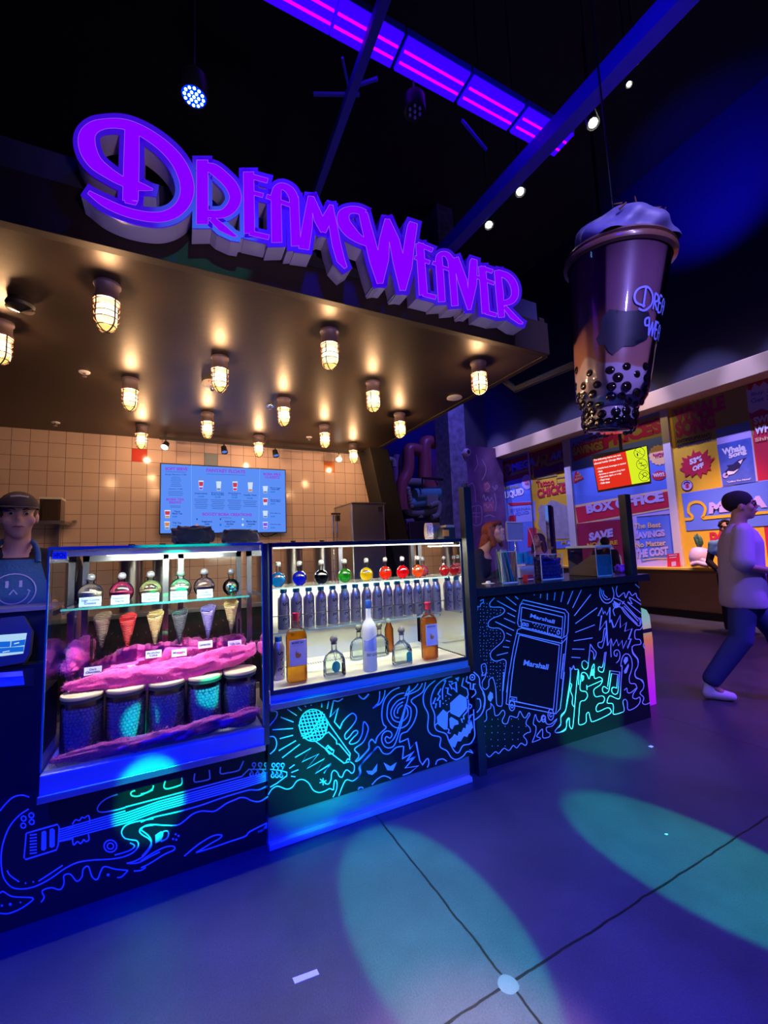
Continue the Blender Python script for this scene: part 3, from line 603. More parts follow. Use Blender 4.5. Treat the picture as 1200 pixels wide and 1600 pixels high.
dt = [(274.5, 1303.5, 1.8), (279, 1306, 1.8), (270.5, 1311, 1.8), (275.5, 1312, 1.8), (169, 1367, 2.5), (40, 1380, 1.5), (52, 1378, 1.5), (3, 1415, 2), (16, 1413, 2.5), (32, 1410, 1.5)]
for k in range(5):
    for (bx, by, f_) in ((965+k*52, 190, 1), (945+k*50, 272, -1)):
        if bx > 1100: continue
        p = m2('%g,%g' % (bx, by))[0]; st.append([(x, y) for x, y in ell(p[0], p[1], 2.7, 3.1, 9)]+[(p[0]+2.7, p[1]), (p[0]-1, p[1]+7*f_)])
mural(cl, PL_L, sm, st, so, dt, 1.1)
# middle: microphone, clef, skull
cm = thing('microphone_counter_panel', (1.0, 2.25, 0), 'black counter front with a painted microphone and skull, under the bottle case', 'counter panel')
MB().use(M_panel).box(0.425, 1.652, 2.245, 2.9, 0.145, 0.662).build('panel', cm)
M_steel = mat('brushed_steel', (0.32, 0.32, 0.36), 0.38, 0.6, bump=0.1, bscale=300)
MB().use(M_steel).box(0.425, 1.652, 2.252, 2.3, 0.03, 0.145).build('toe_plate', cm)
MB().use(mat('pale_steel_lip', (0.6, 0.6, 0.65), 0.3, 0.3)).box(0.425, 1.652, 2.225, 2.30, 0.0, 0.03).build('floor_lip', cm, bevel=0.004)
mic = [(x, y) for x, y in ell(410+530/6.667, 1080+355/6.667, 21.5, 25, 26)]
sm = [mic+[mic[0]], m3('625,215 600,290 540,380 480,440 405,468'), m3('645,235 630,310 560,410 470,480 420,488'),
      m3('85,210 150,215 140,280 60,375'), m3('60,475 120,475 148,530 135,600 80,655'),
      m3('810,390 830,330 890,260 940,230 975,260 970,310 920,380 860,450 870,500 910,470 950,420 985,410 990,440 940,490 905,540 940,550 1000,520 1040,440 1050,340 1065,320 1100,370 1095,430 1050,530 970,590 965,620 1000,655 1000,690 970,730 1010,715 1080,640 1110,600 1110,540 1140,500 1175,540'),
      m3('915,735 955,770 955,830 930,855 900,830 875,820 850,850 830,895 800,885 780,845 745,825 720,860 715,920 690,965 655,965'),
      m3('650,945 655,965'), m3('60,1080 100,1020 160,990 250,1020 310,1000 360,935 420,920 480,955 530,1030 590,1055 650,1040 700,1015 735,1030'), m3('740,1030 750,940 770,930 778,970 770,1030 735,1105'), m3('795,1090 865,930 940,935 1000,890 1025,840 1020,780 1080,700 1190,590'),
      m3('0,1140 60,1095'), m3('1140,975 1190,920'), m3('995,1025 1025,1000 1050,1012'), m3('1005,50 1050,80 1105,30'), m3('1150,180 1200,130'), m3('740,95 790,105 840,75'),
      m4('200,180 195,260 170,320 140,335 200,300 240,230 250,170'), m4('0,215 50,255 100,205'),
      m4('430,195 360,215 290,280 270,360 275,440 330,510 400,525 460,490 490,420 490,340 450,310'), m4('440,240 370,270 320,330 305,390 330,450 390,470 440,440 465,390 455,330'), m4('420,280 370,310 335,370 345,420 380,430'), m4('415,310 375,345 365,390'),
      m4('385,145 310,180 250,250 225,330 220,420 235,490 260,520 210,570 170,620 160,665 130,635 100,660 95,720 0,825'),
      m4('560,110 520,160 440,215'), m4('600,105 560,170 430,225'), m4('630,95 600,190 495,265 540,330 545,400 510,490 455,560'), m4('480,130 440,210'), m4('445,300 400,450 350,590 310,650 270,665 250,630 265,605 295,620 315,590 300,560 260,555 225,590 220,650 250,700 300,710 345,670 400,500 460,260 480,140'),
      m4('455,560 400,585 385,660'), m4('425,695 415,810'), m4('420,695 350,710 290,765 230,760 180,700 100,790 10,885 15,940 0,985'),
      m4('640,815 655,815 660,860 645,895'), m4('725,870 740,830 790,815 830,838'), m4('130,1055 170,1010 230,975 280,985 305,1003'), m4('0,1085 30,1080 45,1090'),
      m4('720,80 650,140 610,220 615,310 655,400 650,530 690,590 770,615 765,700 830,740 870,800 920,820 980,790 1020,745 1075,760'),
      m4('880,40 800,70 730,130 690,210 680,300 715,400 715,500 740,550 820,580 850,650 900,740 940,755 980,690 1050,670 1090,600 1085,500 1080,350'),
      m4('800,90 820,80 790,160 790,260'), m4('1110,250 1140,260 1145,330 1110,380'), m4('1090,160 1100,200 1060,240'), m4('1080,0 1130,50 1140,130 1180,210 1185,310 1150,400 1090,450')]
st = [m3('645,250 700,350 915,650 905,720'), m3('640,455 690,425 770,510 775,550 800,550 910,680'), m3('545,515 650,595 850,750 905,735'), m3('870,735 890,705 915,720'), m3('655,600 680,565 745,620 735,650 700,655 655,600'), m3('668,605 690,585 728,620'),
      m3('340,690 505,595 415,735 585,655 465,805 645,705 555,855 715,755 640,855'), m3('740,100 705,270 790,175 750,320 810,390 830,340'), m3('690,105 675,185'), m3('618,125 618,170'),
      m3('190,270 325,322'), m3('105,402 320,388'), m3('180,495 320,458'), m3('170,620 350,515'), m3('205,695 390,552'), m3('260,190 360,255'), m3('370,165 408,203'), m3('440,150 455,165'), m3('505,140 510,150'),
      m3('280,805 335,765'), m3('300,848 375,818'), m3('298,885 345,892'), m3('600,915 665,965'), m3('632,905 632,980'), m3('595,955 668,930'), m3('1175,545 1200,470'),
      m4('385,660 465,625 485,720 540,655 575,830 600,870 640,815'), m4('410,815 485,770 520,735 450,840 530,790 440,900 565,880 480,945 415,968'), 
      m4('725,240 700,300 730,295 722,340'), m4('775,155 745,210 765,225 740,270 765,265 765,330'), m4('815,150 840,150 835,200 875,220'), m4('845,90 880,90 870,115 915,95 920,190 890,150 880,160 850,110'),
      m4('985,55 970,130 1020,160 1030,210 1020,240'), m4('1020,40 1010,90 1050,105 1050,160 1075,165 1080,110 1100,115'), m4('1040,300 1065,315'), m4('1045,345 1065,320'), m4('1030,260 1035,320 1020,370 985,410 990,440 965,440 975,475'), m4('1035,460 1045,410 1080,395'), m4('835,380 865,360'), m4('1010,230 1030,250'), m4('720,500 740,480'), m4('840,530 850,545 840,570 865,575')]
for k in range(7):   # teeth
    st_ = m4('%g,%g' % (870+k*33, 650-k*27))[0]; 
so = [m4('735,420 795,350 840,385 835,540 805,540 740,485'), m4('860,290 950,208 1015,245 1020,340 945,425 862,385'), m4('852,440 870,420 935,460 940,490 900,500 880,540 858,520'),
      m4('845,640 880,610 900,580 930,600 940,560 965,565 985,520 1005,530 1010,485 1035,500 1060,455 1075,520 1045,560 1020,610 990,600 960,650 930,650 905,710 870,690'),
      m4('72,925 130,925 178,858 172,930 130,965 90,955'), m4('235,848 300,885 360,845 325,925 270,920'), m4('905,60 945,45 935,90')]
for i in range(-4, 5):   # mesh of the microphone head
    import math as _m
    cx, cy = 410+530/6.667, 1080+355/6.667
    for ang in (1.25, -0.12):
        dx, dy = _m.cos(ang), _m.sin(ang); ox, oy = -dy*i*5.4, dx*i*5.4
        h_ = 23*23-(i*5.4)**2
        if h_ > 30:
            h_ = _m.sqrt(h_); st.append([(cx+ox-dx*h_*.95, cy+oy-dy*h_*1.05), (cx+ox+dx*h_*.95, cy+oy+dy*h_*1.05)])
dt = [m4('%g,%g,6' % q)[0] for q in ((820, 225), (850, 250), (820, 270), (795, 295), (830, 305))]
for cx_, cy_ in ((1068, 50),):
    p = m4('%g,%g' % (cx_, cy_))[0]; st.append(ell(p[0], p[1], 4, 4.5, 10)+[(p[0]+4, p[1])]); dt.append((p[0], p[1], 1.5))
for k in range(5):
    for (bx, by, f_) in ((20+k*48, 770, 1), (20+k*44, 880, -1)):
        if bx < 85 and f_ == 1: continue
        p = m3('%g,%g' % (bx, by))[0]
        if p[0] > 421: st.append([(x, y) for x, y in ell(p[0], p[1], 2.5, 3, 9)]+[(p[0]+2.5, p[1]), (p[0]-1, p[1]+7*f_)])
st += [m3('80,815 190,825 255,845 255,880 150,960 80,1000')]
mural(cm, PL_M, sm, st, so, dt, 0.92)
# right: amplifier bar
cb = thing('amplifier_bar_counter', (2.6, 2.4, 0), 'black bar counter with a painted amplifier stack and music notes', 'counter')
BZ = 1.105
mb = MB().use(M_panel); e1 = B1
q = [B0, e1, e1+V((0.05, 0.62, 0)), B0+V((0, 0.62, 0))]
mb.add([p for p in q]+[p+V((0, 0, BZ)) for p in q], [(0, 3, 2, 1), (4, 5, 6, 7), (0, 1, 5, 4), (1, 2, 6, 5), (2, 3, 7, 6), (3, 0, 4, 7)]); mb.build('panel', cb)
M_top = mat('black_stone_top', (0.02, 0.022, 0.025), 0.22, var=0.4, vscale=60)
mb = MB().use(M_top)
q = [B0-bn*-0.0+bn*0.05+bd*0.08, B1+bn*0.05+bd*0.08, B1+bd*0.08+V((0.05, 0.62, 0)), B0+V((0.08, 0.62, 0))]
mb.add([p+V((0, 0, BZ)) for p in q]+[p+V((0, 0, BZ+0.055)) for p in q], [(0, 3, 2, 1), (4, 5, 6, 7), (0, 1, 5, 4), (1, 2, 6, 5), (2, 3, 7, 6), (3, 0, 4, 7)]); mb.build('bar_top', cb, bevel=0.004)
BT = BZ+0.055
sm = [m5('320,105 270,160 265,200 300,215 380,215 430,235 435,270 390,310 300,345 250,390 250,440 300,460 370,462 420,500 435,560 410,620 330,690 280,740 275,800 320,845 380,840 420,825 455,850 450,930 430,1080 420,1200'),
      m6('430,0 415,200 410,380 380,400 345,370 335,200 310,90 285,65 255,100 250,170 210,205 175,170 180,110 210,60 225,-20 215,-90 190,-95 165,-70 175,0 180,40 150,40 90,-20 20,-50'),
      m6('225,0 195,40 130,0'), m6('45,0 100,30 130,80 150,190 200,290 195,400 160,500 90,560'), m6('120,335 130,390 110,420'), m6('150,305 160,370 110,475'), m6('60,15 35,40 40,80 70,100 85,70 75,40'), m6('0,135 50,130 50,200 70,205 70,150 100,135'), m6('95,200 90,270 50,305'),
      m6('20,400 15,540 60,500 75,440 80,560 90,700 90,780 50,830 0,860'), m6('0,915 40,915 70,955'),
      m6('275,360 275,420 225,460 225,560 150,610 140,650 175,690 160,740 105,810 100,880 130,890 175,875 175,920 130,990 145,1020 180,1000 220,960 260,995 330,935 370,955 430,895 490,920 540,860 580,890 630,835 680,860 700,830 690,790 660,750 700,715 740,700 730,650 690,610 700,560 735,500 720,480 690,530 660,530 620,460 600,500 580,535 510,515 490,540 470,600 430,605 410,570 440,500 435,460 410,450 370,500 330,510 320,470 310,410 280,370'),
      m6('760,825 800,720 805,640 775,610 785,540 800,500 820,560 850,585 875,540 880,580 910,580 915,520 925,600 980,610 1050,550 1000,630 930,650 935,700 970,720 960,760 890,770 885,700 875,670 820,740 820,760 850,770 850,790 760,825'),
      m6('1200,140 1170,330 1150,460 1100,530 1095,610 1030,690 1060,712 1150,680 1170,580 1200,540'),
      m7('140,1200 150,1080 145,1010 165,1030 185,990 200,1030 240,1040 240,1200'), m8('165,270 155,430 140,560 105,740 50,810 45,920 0,960'), m8('150,430 175,450 160,520 185,590 180,670 205,710'), m8('250,280 230,470 210,700 195,880 180,965 150,930 145,840 115,870 110,950 50,1000 0,1010'),
      m7('480,130 475,210 510,280 560,300 610,270 630,200 610,120'), m7('495,150 500,210 540,260 590,250'), m7('515,160 520,205 560,240'), m7('620,240 700,270 760,320 880,450 930,470 930,520 900,550 830,490 750,410 700,340 640,350 620,300'), m7('640,350 620,380 640,440'), m7('720,340 800,440 890,530'), m7('740,330 830,420 900,500'), m7('900,470 920,490 915,530'),
      m7('720,310 745,275'), m7('690,330 700,290'), m7('665,110 655,170 680,230 740,185 760,240 795,170 830,215 870,190 885,235 925,275'), m7('930,315 800,235 830,305 780,290 930,410'), m7('865,90 910,130'),
      m7('950,545 920,590 865,600 865,690 915,700 925,750 850,765 830,800 840,860 890,920 895,990 865,1050 870,1110 920,1140 960,1190'), m8('880,0 895,70 950,150 950,230 915,310 930,370 1000,395 1020,450 1010,500 975,550 1020,600 1005,660 1040,680 1100,655'),
      m7('960,740 955,770 970,800'), m7('370,750 350,950 340,1010 310,1030 280,1000 280,950 310,935 345,965'), m7('370,750 400,800 435,850 410,920 405,850 375,820'), m7('530,575 545,600 510,770 485,795 455,770 460,735 495,725 510,690 520,600 530,575'),
      m7('545,835 520,1030 495,1060 460,1040 465,1000 505,1000 530,840'), m7('655,960 690,920 695,850 670,815 635,830 635,870 660,885 665,850'), 
      m7('600,895 595,800 600,690'), m8('280,390 275,510 340,530 360,580 330,630 275,655 260,800 260,915 340,890 345,800 375,775 395,850 430,880 620,790 630,740 590,720 480,765 460,720 490,670 540,660 560,610 530,580 460,590 435,550 440,500 510,450 535,390 500,360 440,370 440,230 430,210 410,260 380,380 355,330 320,305 290,320 280,390'),
      m8('350,450 355,510'), m8('345,480 540,395'), m8('790,515 820,490 830,540 870,540 930,490 940,490 900,550 890,600 930,615 970,595 975,650 930,710 860,745 830,730 825,650 800,620 775,650 790,740 770,770 665,795 665,720 650,670 590,660 620,580 700,610 740,600 750,450 765,240 750,230 765,140 800,90 850,100 880,170 880,260 850,360 860,430 920,440 940,490'), 
      m8('600,500 555,470 535,490 540,530 570,548 600,535 612,510'), m8('705,490 660,478 643,500 650,540 680,562 708,550 718,520'),
      m8('645,500 660,478')]
st = [m5('45,140 60,500 95,825 20,830'), m8('595,470 622,285 738,300 718,525'), m8('612,515 640,318 716,328 700,495'), m7('470,600 545,490 560,770 600,690 620,770 660,700 680,770 720,710 730,800 770,710 780,800 820,690 790,700 830,580 750,610 770,510 700,570 700,430 640,560 625,570 600,480 585,515 585,345 550,430 530,390 515,420 500,350 455,440 495,435 470,600'),
      m5('350,140 575,265'), m5('455,95 575,190'), m5('560,88 600,122'), m5('470,282 562,328'), m5('432,345 562,402'), m5('328,385 550,490'), m5('460,517 520,548'), m5('452,603 505,618'), m5('418,678 492,687'), m5('345,780 478,748'),
      m5('862,62 858,110'), m5('940,55 938,130'), m5('1030,42 1018,135'), m5('1125,35 1098,155'), m5('785,65 787,78'), m7('70,172 45,285'), m7('178,163 118,312'), m7('272,152 175,352'), m7('377,202 192,440'), m7('445,350 205,525'), m7('420,538 203,622'), m7('397,682 187,715'), m7('305,808 170,805'), m7('260,902 160,896'),
      # amplifier head
      m5('600,430 590,400 620,190 655,130 1150,245 1188,290 1180,500 1165,555'), m5('640,170 1140,285 1150,320 1130,560'), m5('640,215 1120,330 1105,560'), m5('640,215 625,380'), m5('640,360 1110,470'), m5('635,370 635,455'), m5('600,440 760,475 1100,565'), m5('620,190 660,165'), m5('945,445 940,535'),
      # cabinet
      m5('590,480 640,460 1110,580 1170,545'), m5('580,520 1110,640 1170,570 1165,560'), m5('590,480 580,520 540,700 490,1000 460,1215'), m5('610,540 1080,660 1060,900 1030,1200'), m5('610,540 550,830 505,1200'), m5('1110,600 1110,650 1060,1200'), m5('1170,560 1140,870 1110,1200'), m5('1115,1055 1100,1050 1130,765 1145,765'), m5('1125,865 1115,950'),
      m6('490,0 460,340 455,375'), m6('530,0 500,290 490,330 1010,440 1050,0'), m6('455,375 1040,490 1090,430 1140,0'), m6('1035,490 1045,430 1080,0'), m6('500,290 580,300 580,345 490,335'), m6('515,315 560,322'), m6('490,345 500,390'),
      m5('650,400 675,400 675,430 650,430 650,400'), m5('690,405 715,410 712,440 688,435 690,405')]
for cx_, cy_, rx, ry in ((525, 395, 34, 60), (980, 500, 34, 65), (893, 545, 24, 40), (725, 425, 3, 3), (725, 442, 3, 3), (1068, 515-0, 0, 0)):
    if rx: p = m6('%g,%g' % (cx_, cy_))[0]; st.append(ell(p[0], p[1], rx/7.5, ry/7.5, 12)+[(p[0]+rx/7.5, p[1])]) if cy_ != 425 and cy_ != 442 else None
for cx_ in (525, 980, 893): p = m6('%g,%g' % (cx_, {525: 400, 980: 505, 893: 540}[cx_]))[0]; st.append(ell(p[0], p[1], 1.8, 3, 8))
p = m5('1068,512')[0]; st.append(ell(p[0], p[1], 2.1, 2.8, 10)+[(p[0]+2.1, p[1])])
so = [m6('240,290 270,228 300,250 305,300 275,350 245,325'), m8('290,330 320,345 318,390 292,415'), m8('395,330 410,260 425,270 420,330 400,345'), m8('780,170 800,125 830,125 835,165 800,215'), m8('785,290 840,200 845,230 820,310 795,320'), m7('625,270 690,310 680,345 640,345'), m7('395,1060 378,1100 400,1100 420,1060 405,1010'), m6('0,570 55,560 50,640 40,715 15,720 0,700')]
dt = []
for row, (x0_, y0_, n_) in enumerate(((770, 405, 5), (790, 435, 4), (770, 470, 5), (965, 455, 4), (985, 490, 2), (965, 520, 3))):
    for k in range(n_): dt.append(m5('%g,%g,7' % (x0_+k*35, y0_+k*9))[0])
rr = random.Random(3)
def inpoly(x, y, P):
    c = False; j = len(P)-1
    for i in range(len(P)):
        if (P[i][1] > y) != (P[j][1] > y) and x < (P[j][0]-P[i][0])*(y-P[i][1])/(P[j][1]-P[i][1])+P[i][0]: c = not c
        j = i
    return c
reg1 = m5('75,310 200,130 260,130 270,210 420,240 420,275 250,380 240,440 400,490 420,560 270,740 270,800 320,860 440,860 420,1200 350,1200 300,1040 230,1050 180,980 200,860 100,840')
reg2 = m6('250,480 330,530 400,480 430,620 500,540 600,520 700,560 690,620 720,690 650,740 680,820 480,880 330,920 200,920 130,860 190,740 160,650 240,560')
for P_, stp in ((reg1, 5.2), (reg2, 10.5)):
    x_ = min(p[0] for p in P_)
    while x_ < max(p[0] for p in P_):
        y_ = min(p[1] for p in P_)
        while y_ < max(p[1] for p in P_):
            a_, c_ = x_+rr.uniform(-1.1, 1.1), y_+rr.uniform(-1.1, 1.1)
            if inpoly(a_, c_, P_): dt.append((a_, c_, 0.75))
            y_ += stp
        x_ += stp
st += [m5('60,140 75,190 95,180 90,140'), m5('150,140 190,125 190,160 160,175 150,210 125,205 120,250 95,240 90,290 65,300')]
mo = mural(cb, PL_B, sm, st, so, dt, 0.68)
mb = MB().use(M_line2)
# script lettering on the amplifier, drawn as slanted strokes
mb.text('Marshall', m5('735,335')[0], m5('1020,410')[0], m5('745,290')[0], PL_B, 0.003, 0.03)
mb.build('mural_lettering', cb); mb = MB().use(M_line2)
mb.text('Marshall', m5('655,895')[0], m5('945,950')[0], m5('670,830')[0], PL_B, 0.003, 0.03)
mb.build('mural_lettering', cb)
# gradient board beyond the end of the bar, glow added for fluorescent paint
def gradmat():
    m = bpy.data.materials.new('green_orange_magenta_glow_paint'); m.use_nodes = True; nt = m.node_tree; b = nt.nodes['Principled BSDF']; L = nt.links.new
    tc = nt.nodes.new('ShaderNodeTexCoord'); sp = nt.nodes.new('ShaderNodeSeparateXYZ'); L(tc.outputs['Object'], sp.inputs[0])
    mr = nt.nodes.new('ShaderNodeMapRange'); mr.inputs[1].default_value = 0.0; mr.inputs[2].default_value = 0.9; L(sp.outputs['Z'], mr.inputs[0])
    cr = nt.nodes.new('ShaderNodeValToRGB'); e = cr.color_ramp.elements; e[0].position = 0.1; e[0].color = (0.75, 0.02, 0.55, 1); e[1].position = 0.98; e[1].color = (0.15, 0.9, 0.3, 1)
    k = e.new(0.45); k.color = (0.9, 0.10, 0.25, 1); k = e.new(0.62); k.color = (0.95, 0.30, 0.05, 1); k = e.new(0.8); k.color = (0.5, 0.8, 0.3, 1)
    L(mr.outputs[0], cr.inputs[0]); L(cr.outputs[0], b.inputs['Base Color']); L(cr.outputs[0], b.inputs['Emission Color']); b.inputs['Emission Strength'].default_value = 0.35; return m
gp = YP(2.42); g = thing('glow_paint_end_board', (hit(1022, 1110, gp).x, 2.42, 0.0), 'slim curved board fading green to orange to magenta at the right end of the bar', 'board')
mb = MB().use(gradmat()); oL = S('1003,950 1010,953 1015,962 1018,985 1020,1000 1022,1040 1026,1108 1022,1114 1004,1114 1000,1000')
mb.flat(oL, gp, 0, 0.05); mb.build('board', g)
MB().use(M_black).flat(S('1003,984 1019,981 1019,987 1003,990'), gp, 0.004, 0.05).build('strap', g)
# ============================================================ CAGE LAMPS UNDER THE CANOPY
M_cast = mat('painted_lamp_casting', (0.30, 0.22, 0.22), 0.45, 0.3); M_cage = mat('bronze_wire', (0.10, 0.06, 0.04), 0.4, 0.6)
def globemat(nm, col, st):
    m = emit(nm, col, st); nt = m.node_tree; e = [n for n in nt.nodes if n.type == 'EMISSION'][0]; t = nt.nodes.new('ShaderNodeBsdfTransparent'); t.inputs[0].default_value = (1, 0.9, 0.75, 1)
    mx = nt.nodes.new('ShaderNodeMixShader'); mx.inputs[0].default_value = 0.5; nt.links.new(t.outputs[0], mx.inputs[1]); nt.links.new(e.outputs[0], mx.inputs[2]); nt.links.new(mx.outputs[0], nt.nodes['Material Output'].inputs[0]); return m
M_globe = globemat('lit_warm_globe', (1.0, 0.64, 0.20), 1.9); M_core = globemat('lit_warm_core', (1.0, 0.90, 0.70), 4.5)
M_gl = glassmat('clear_lamp_glass', (1.0, 0.93, 0.75))
def cage_lamp(x, y, label):
    t = thing('cage_lamp', (x, y, HC), label, 'lamp', 'caged jelly jar lamps under the canopy')
    z = HC
    MB().use(M_cast).lathe((x, y, 0), [(0.001, z), (0.058, z), (0.060, z-0.012), (0.052, z-0.02), (0.052, z-0.07), (0.058, z-0.078), (0.058, z-0.092), (0.04, z-0.095)], 20).build('housing', t, smooth=True)
    g = MB().use(M_globe).lathe((x, y, 0), [(0.043, z-0.09), (0.045, z-0.115), (0.0452, z-0.117)], 16)
    g.use(M_core).lathe((x, y, 0), [(0.0452, z-0.117), (0.0455, z-0.185)], 16)
    g.use(M_globe).lathe((x, y, 0), [(0.0455, z-0.185), (0.043, z-0.205), (0.034, z-0.226), (0.018, z-0.238), (0.001, z-0.241)], 16)
    g.build('globe', t, smooth=True)
    point((x, y, z-0.155), (1.0, 0.60, 0.33), 18.0, 0.028)
    c = MB().use(M_cage)
    for zz, r in ((z-0.10, 0.056), (z-0.128, 0.056), (z-0.157, 0.056), (z-0.187, 0.055), (z-0.222, 0.042)):
        c.tube([(x+r*math.cos(a), y+r*math.sin(a), zz) for a in [2*math.pi*i/18 for i in range(18)]], 0.0028, 5, closed=True)
    for k in range(4):
        a = math.pi/4+k*math.pi/2
        c.tube([(x+r*math.cos(a), y+r*math.sin(a), zz) for r, zz in ((0.056, z-0.085), (0.056, z-0.187), (0.052, z-0.21), (0.042, z-0.228), (0.02, z-0.245), (0.0, z-0.248))], 0.0034, 5)
    c.build('cage', t)
    return t
names = {(0, 0): 'nearest to the big D of the sign', (1, 0): 'under the W of the sign', (2, 0): 'at the front right corner of the canopy',
         (-1, 1): 'cut by the left photo edge', (0, 1): 'in front of the white fire strobe', (1, 1): 'in the middle of the canopy, second row',
         (0, 2): 'left of centre, third row', (1, 2): 'in the middle, third row', (2, 2): 'near the canopy right edge, third row',
         (0, 3): 'above the menu screen left part, fourth row', (1, 3): 'right of the menu screen, fourth row',
         (0, 4): 'close to the red wall tile, back row', (1, 4): 'above the menu screen right part, back row', (2, 4): 'above the ice machine, back row'}
for (i, j), nm in names.items():
    x = (-0.312+1.16*i) if j % 2 == 0 else (0.268+1.16*i)
    cage_lamp(x, 2.36+0.615*j, 'lit caged soffit lamp, '+nm)
# --- soffit devices
M_whp = mat('white_plastic', (0.75, 0.72, 0.70), 0.35); M_chr = mat('chrome', (0.8, 0.8, 0.8), 0.12, 1.0)
p = hit(332, 598, ZP(HC)); t = thing('fire_strobe', p, 'white round fire strobe on the soffit behind a cage lamp', 'alarm')
MB().use(M_whp).lathe((p.x, p.y, 0), [(0.001, HC), (0.075, HC), (0.078, HC-0.02), (0.06, HC-0.045), (0.001, HC-0.047)], 28).build('body', t, smooth=True)
MB().use(M_chr).ball((p.x, p.y, HC-0.05), 0.02, 12, 8).build('lens', t, smooth=True)
mb = MB().use(mat('red_print', (0.7, 0.05, 0.03), 0.5)); mb.text('FIRE', (p.x-0.035, p.y-0.074, HC-0.028), (p.x+0.035, p.y-0.074, HC-0.028), (p.x-0.035, p.y-0.078, HC-0.012)); mb.build('lettering', t)
p = hit(32, 468, ZP(HC)); t = thing('smoke_detector', p, 'dark smoke detector with chrome dome at the left of the soffit', 'detector')
MB().use(M_dark).lathe((p.x, p.y, 0), [(0.001, HC), (0.05, HC), (0.062, HC-0.03), (0.05, HC-0.05), (0.001, HC-0.055)], 24).build('body', t, smooth=True)
MB().use(M_chr).lathe((p.x, p.y, HC), [(0.056, -0.044), (0.060, -0.052), (0.03, -0.062), (0.001, -0.07)], 24).build('dome', t, smooth=True)
for px, py, nm in ((132, 581, 'chrome sprinkler head on the soffit, middle left'), (87, 660, 'chrome sprinkler head on the soffit close to the tiled wall, left'), (422, 634, 'chrome sprinkler head on the soffit, centre'), (483, 683, 'chrome sprinkler head on the soffit, rear right')):
    p = hit(px, py, ZP(HC)); t = thing('sprinkler_head', p, nm, 'sprinkler')
    MB().use(M_whp if px != 422 else M_chr).lathe((p.x, p.y, HC), [(0.001, 0), (0.036, 0), (0.034, -0.008), (0.012, -0.01)], 20).build('escutcheon', t, smooth=True)
    MB().use(M_chr).lathe((p.x, p.y, HC), [(0.011, -0.009), (0.008, -0.03), (0.018, -0.034), (0.001, -0.037)], 14).build('nozzle', t, smooth=True)
p = hit(710, 621, ZP(HC)); tag(MB().use(M_whp).lathe((p.x, p.y, HC), [(0.001, 0), (0.068, 0), (0.07, -0.006), (0.06, -0.01), (0.001, -0.011)], 28).build('ceiling_speaker', smooth=True), 'round white ceiling speaker near the right edge of the canopy', 'speaker')
# --- track with small heads
t = thing('track_rail', (1.0, 5.1, HC), 'black track lighting rail in front of the tiled wall', 'track rail')
MB().use(M_dark).box(-0.16, 2.4, 5.08, 5.115, HC-0.055, HC-0.03).build('rail', t)
for x in (-0.1, 1.0, 2.2): MB().use(M_dark).box(x-0.012, x+0.012, 5.09, 5.105, HC-0.03, HC).build('hanger', t)
for k, (px, on, nm) in enumerate(((259, 1, 'lit small black track head above the red tile'), (350, 0, 'unlit black track head above the menu screen left part'), (430, 0, 'unlit black track head above the menu screen right part'), (529, 1, 'lit small track head pointing at the camera, above the ice machine'))):
    x = hit(px, 690, YP(5.1)).x; zz = HC-0.055
    t = thing('track_light', (x, 5.1, zz), nm, 'spotlight')
    d = V((-0.25, -0.6, -0.75)).normalized() if on else V((0.1, -0.4, -0.9)).normalized()
    c = V((x, 5.1, zz-0.06))
    MB().use(M_dark).cyl((x, 5.1, zz), c, 0.008, seg=8).build('stem', t)
    MB().use(M_whp if k == 3 else M_dark).tube([c-d*0.03, c+d*0.05], [0.03, 0.038], 16, caps=False).build('can', t, smooth=True)
    MB().use(emit('lit_white_lens', (1.0, 0.93, 0.8), 14.0) if on else M_chr).cyl(c+d*0.035, c+d*0.04, 0.034, seg=16).build('lens', t)

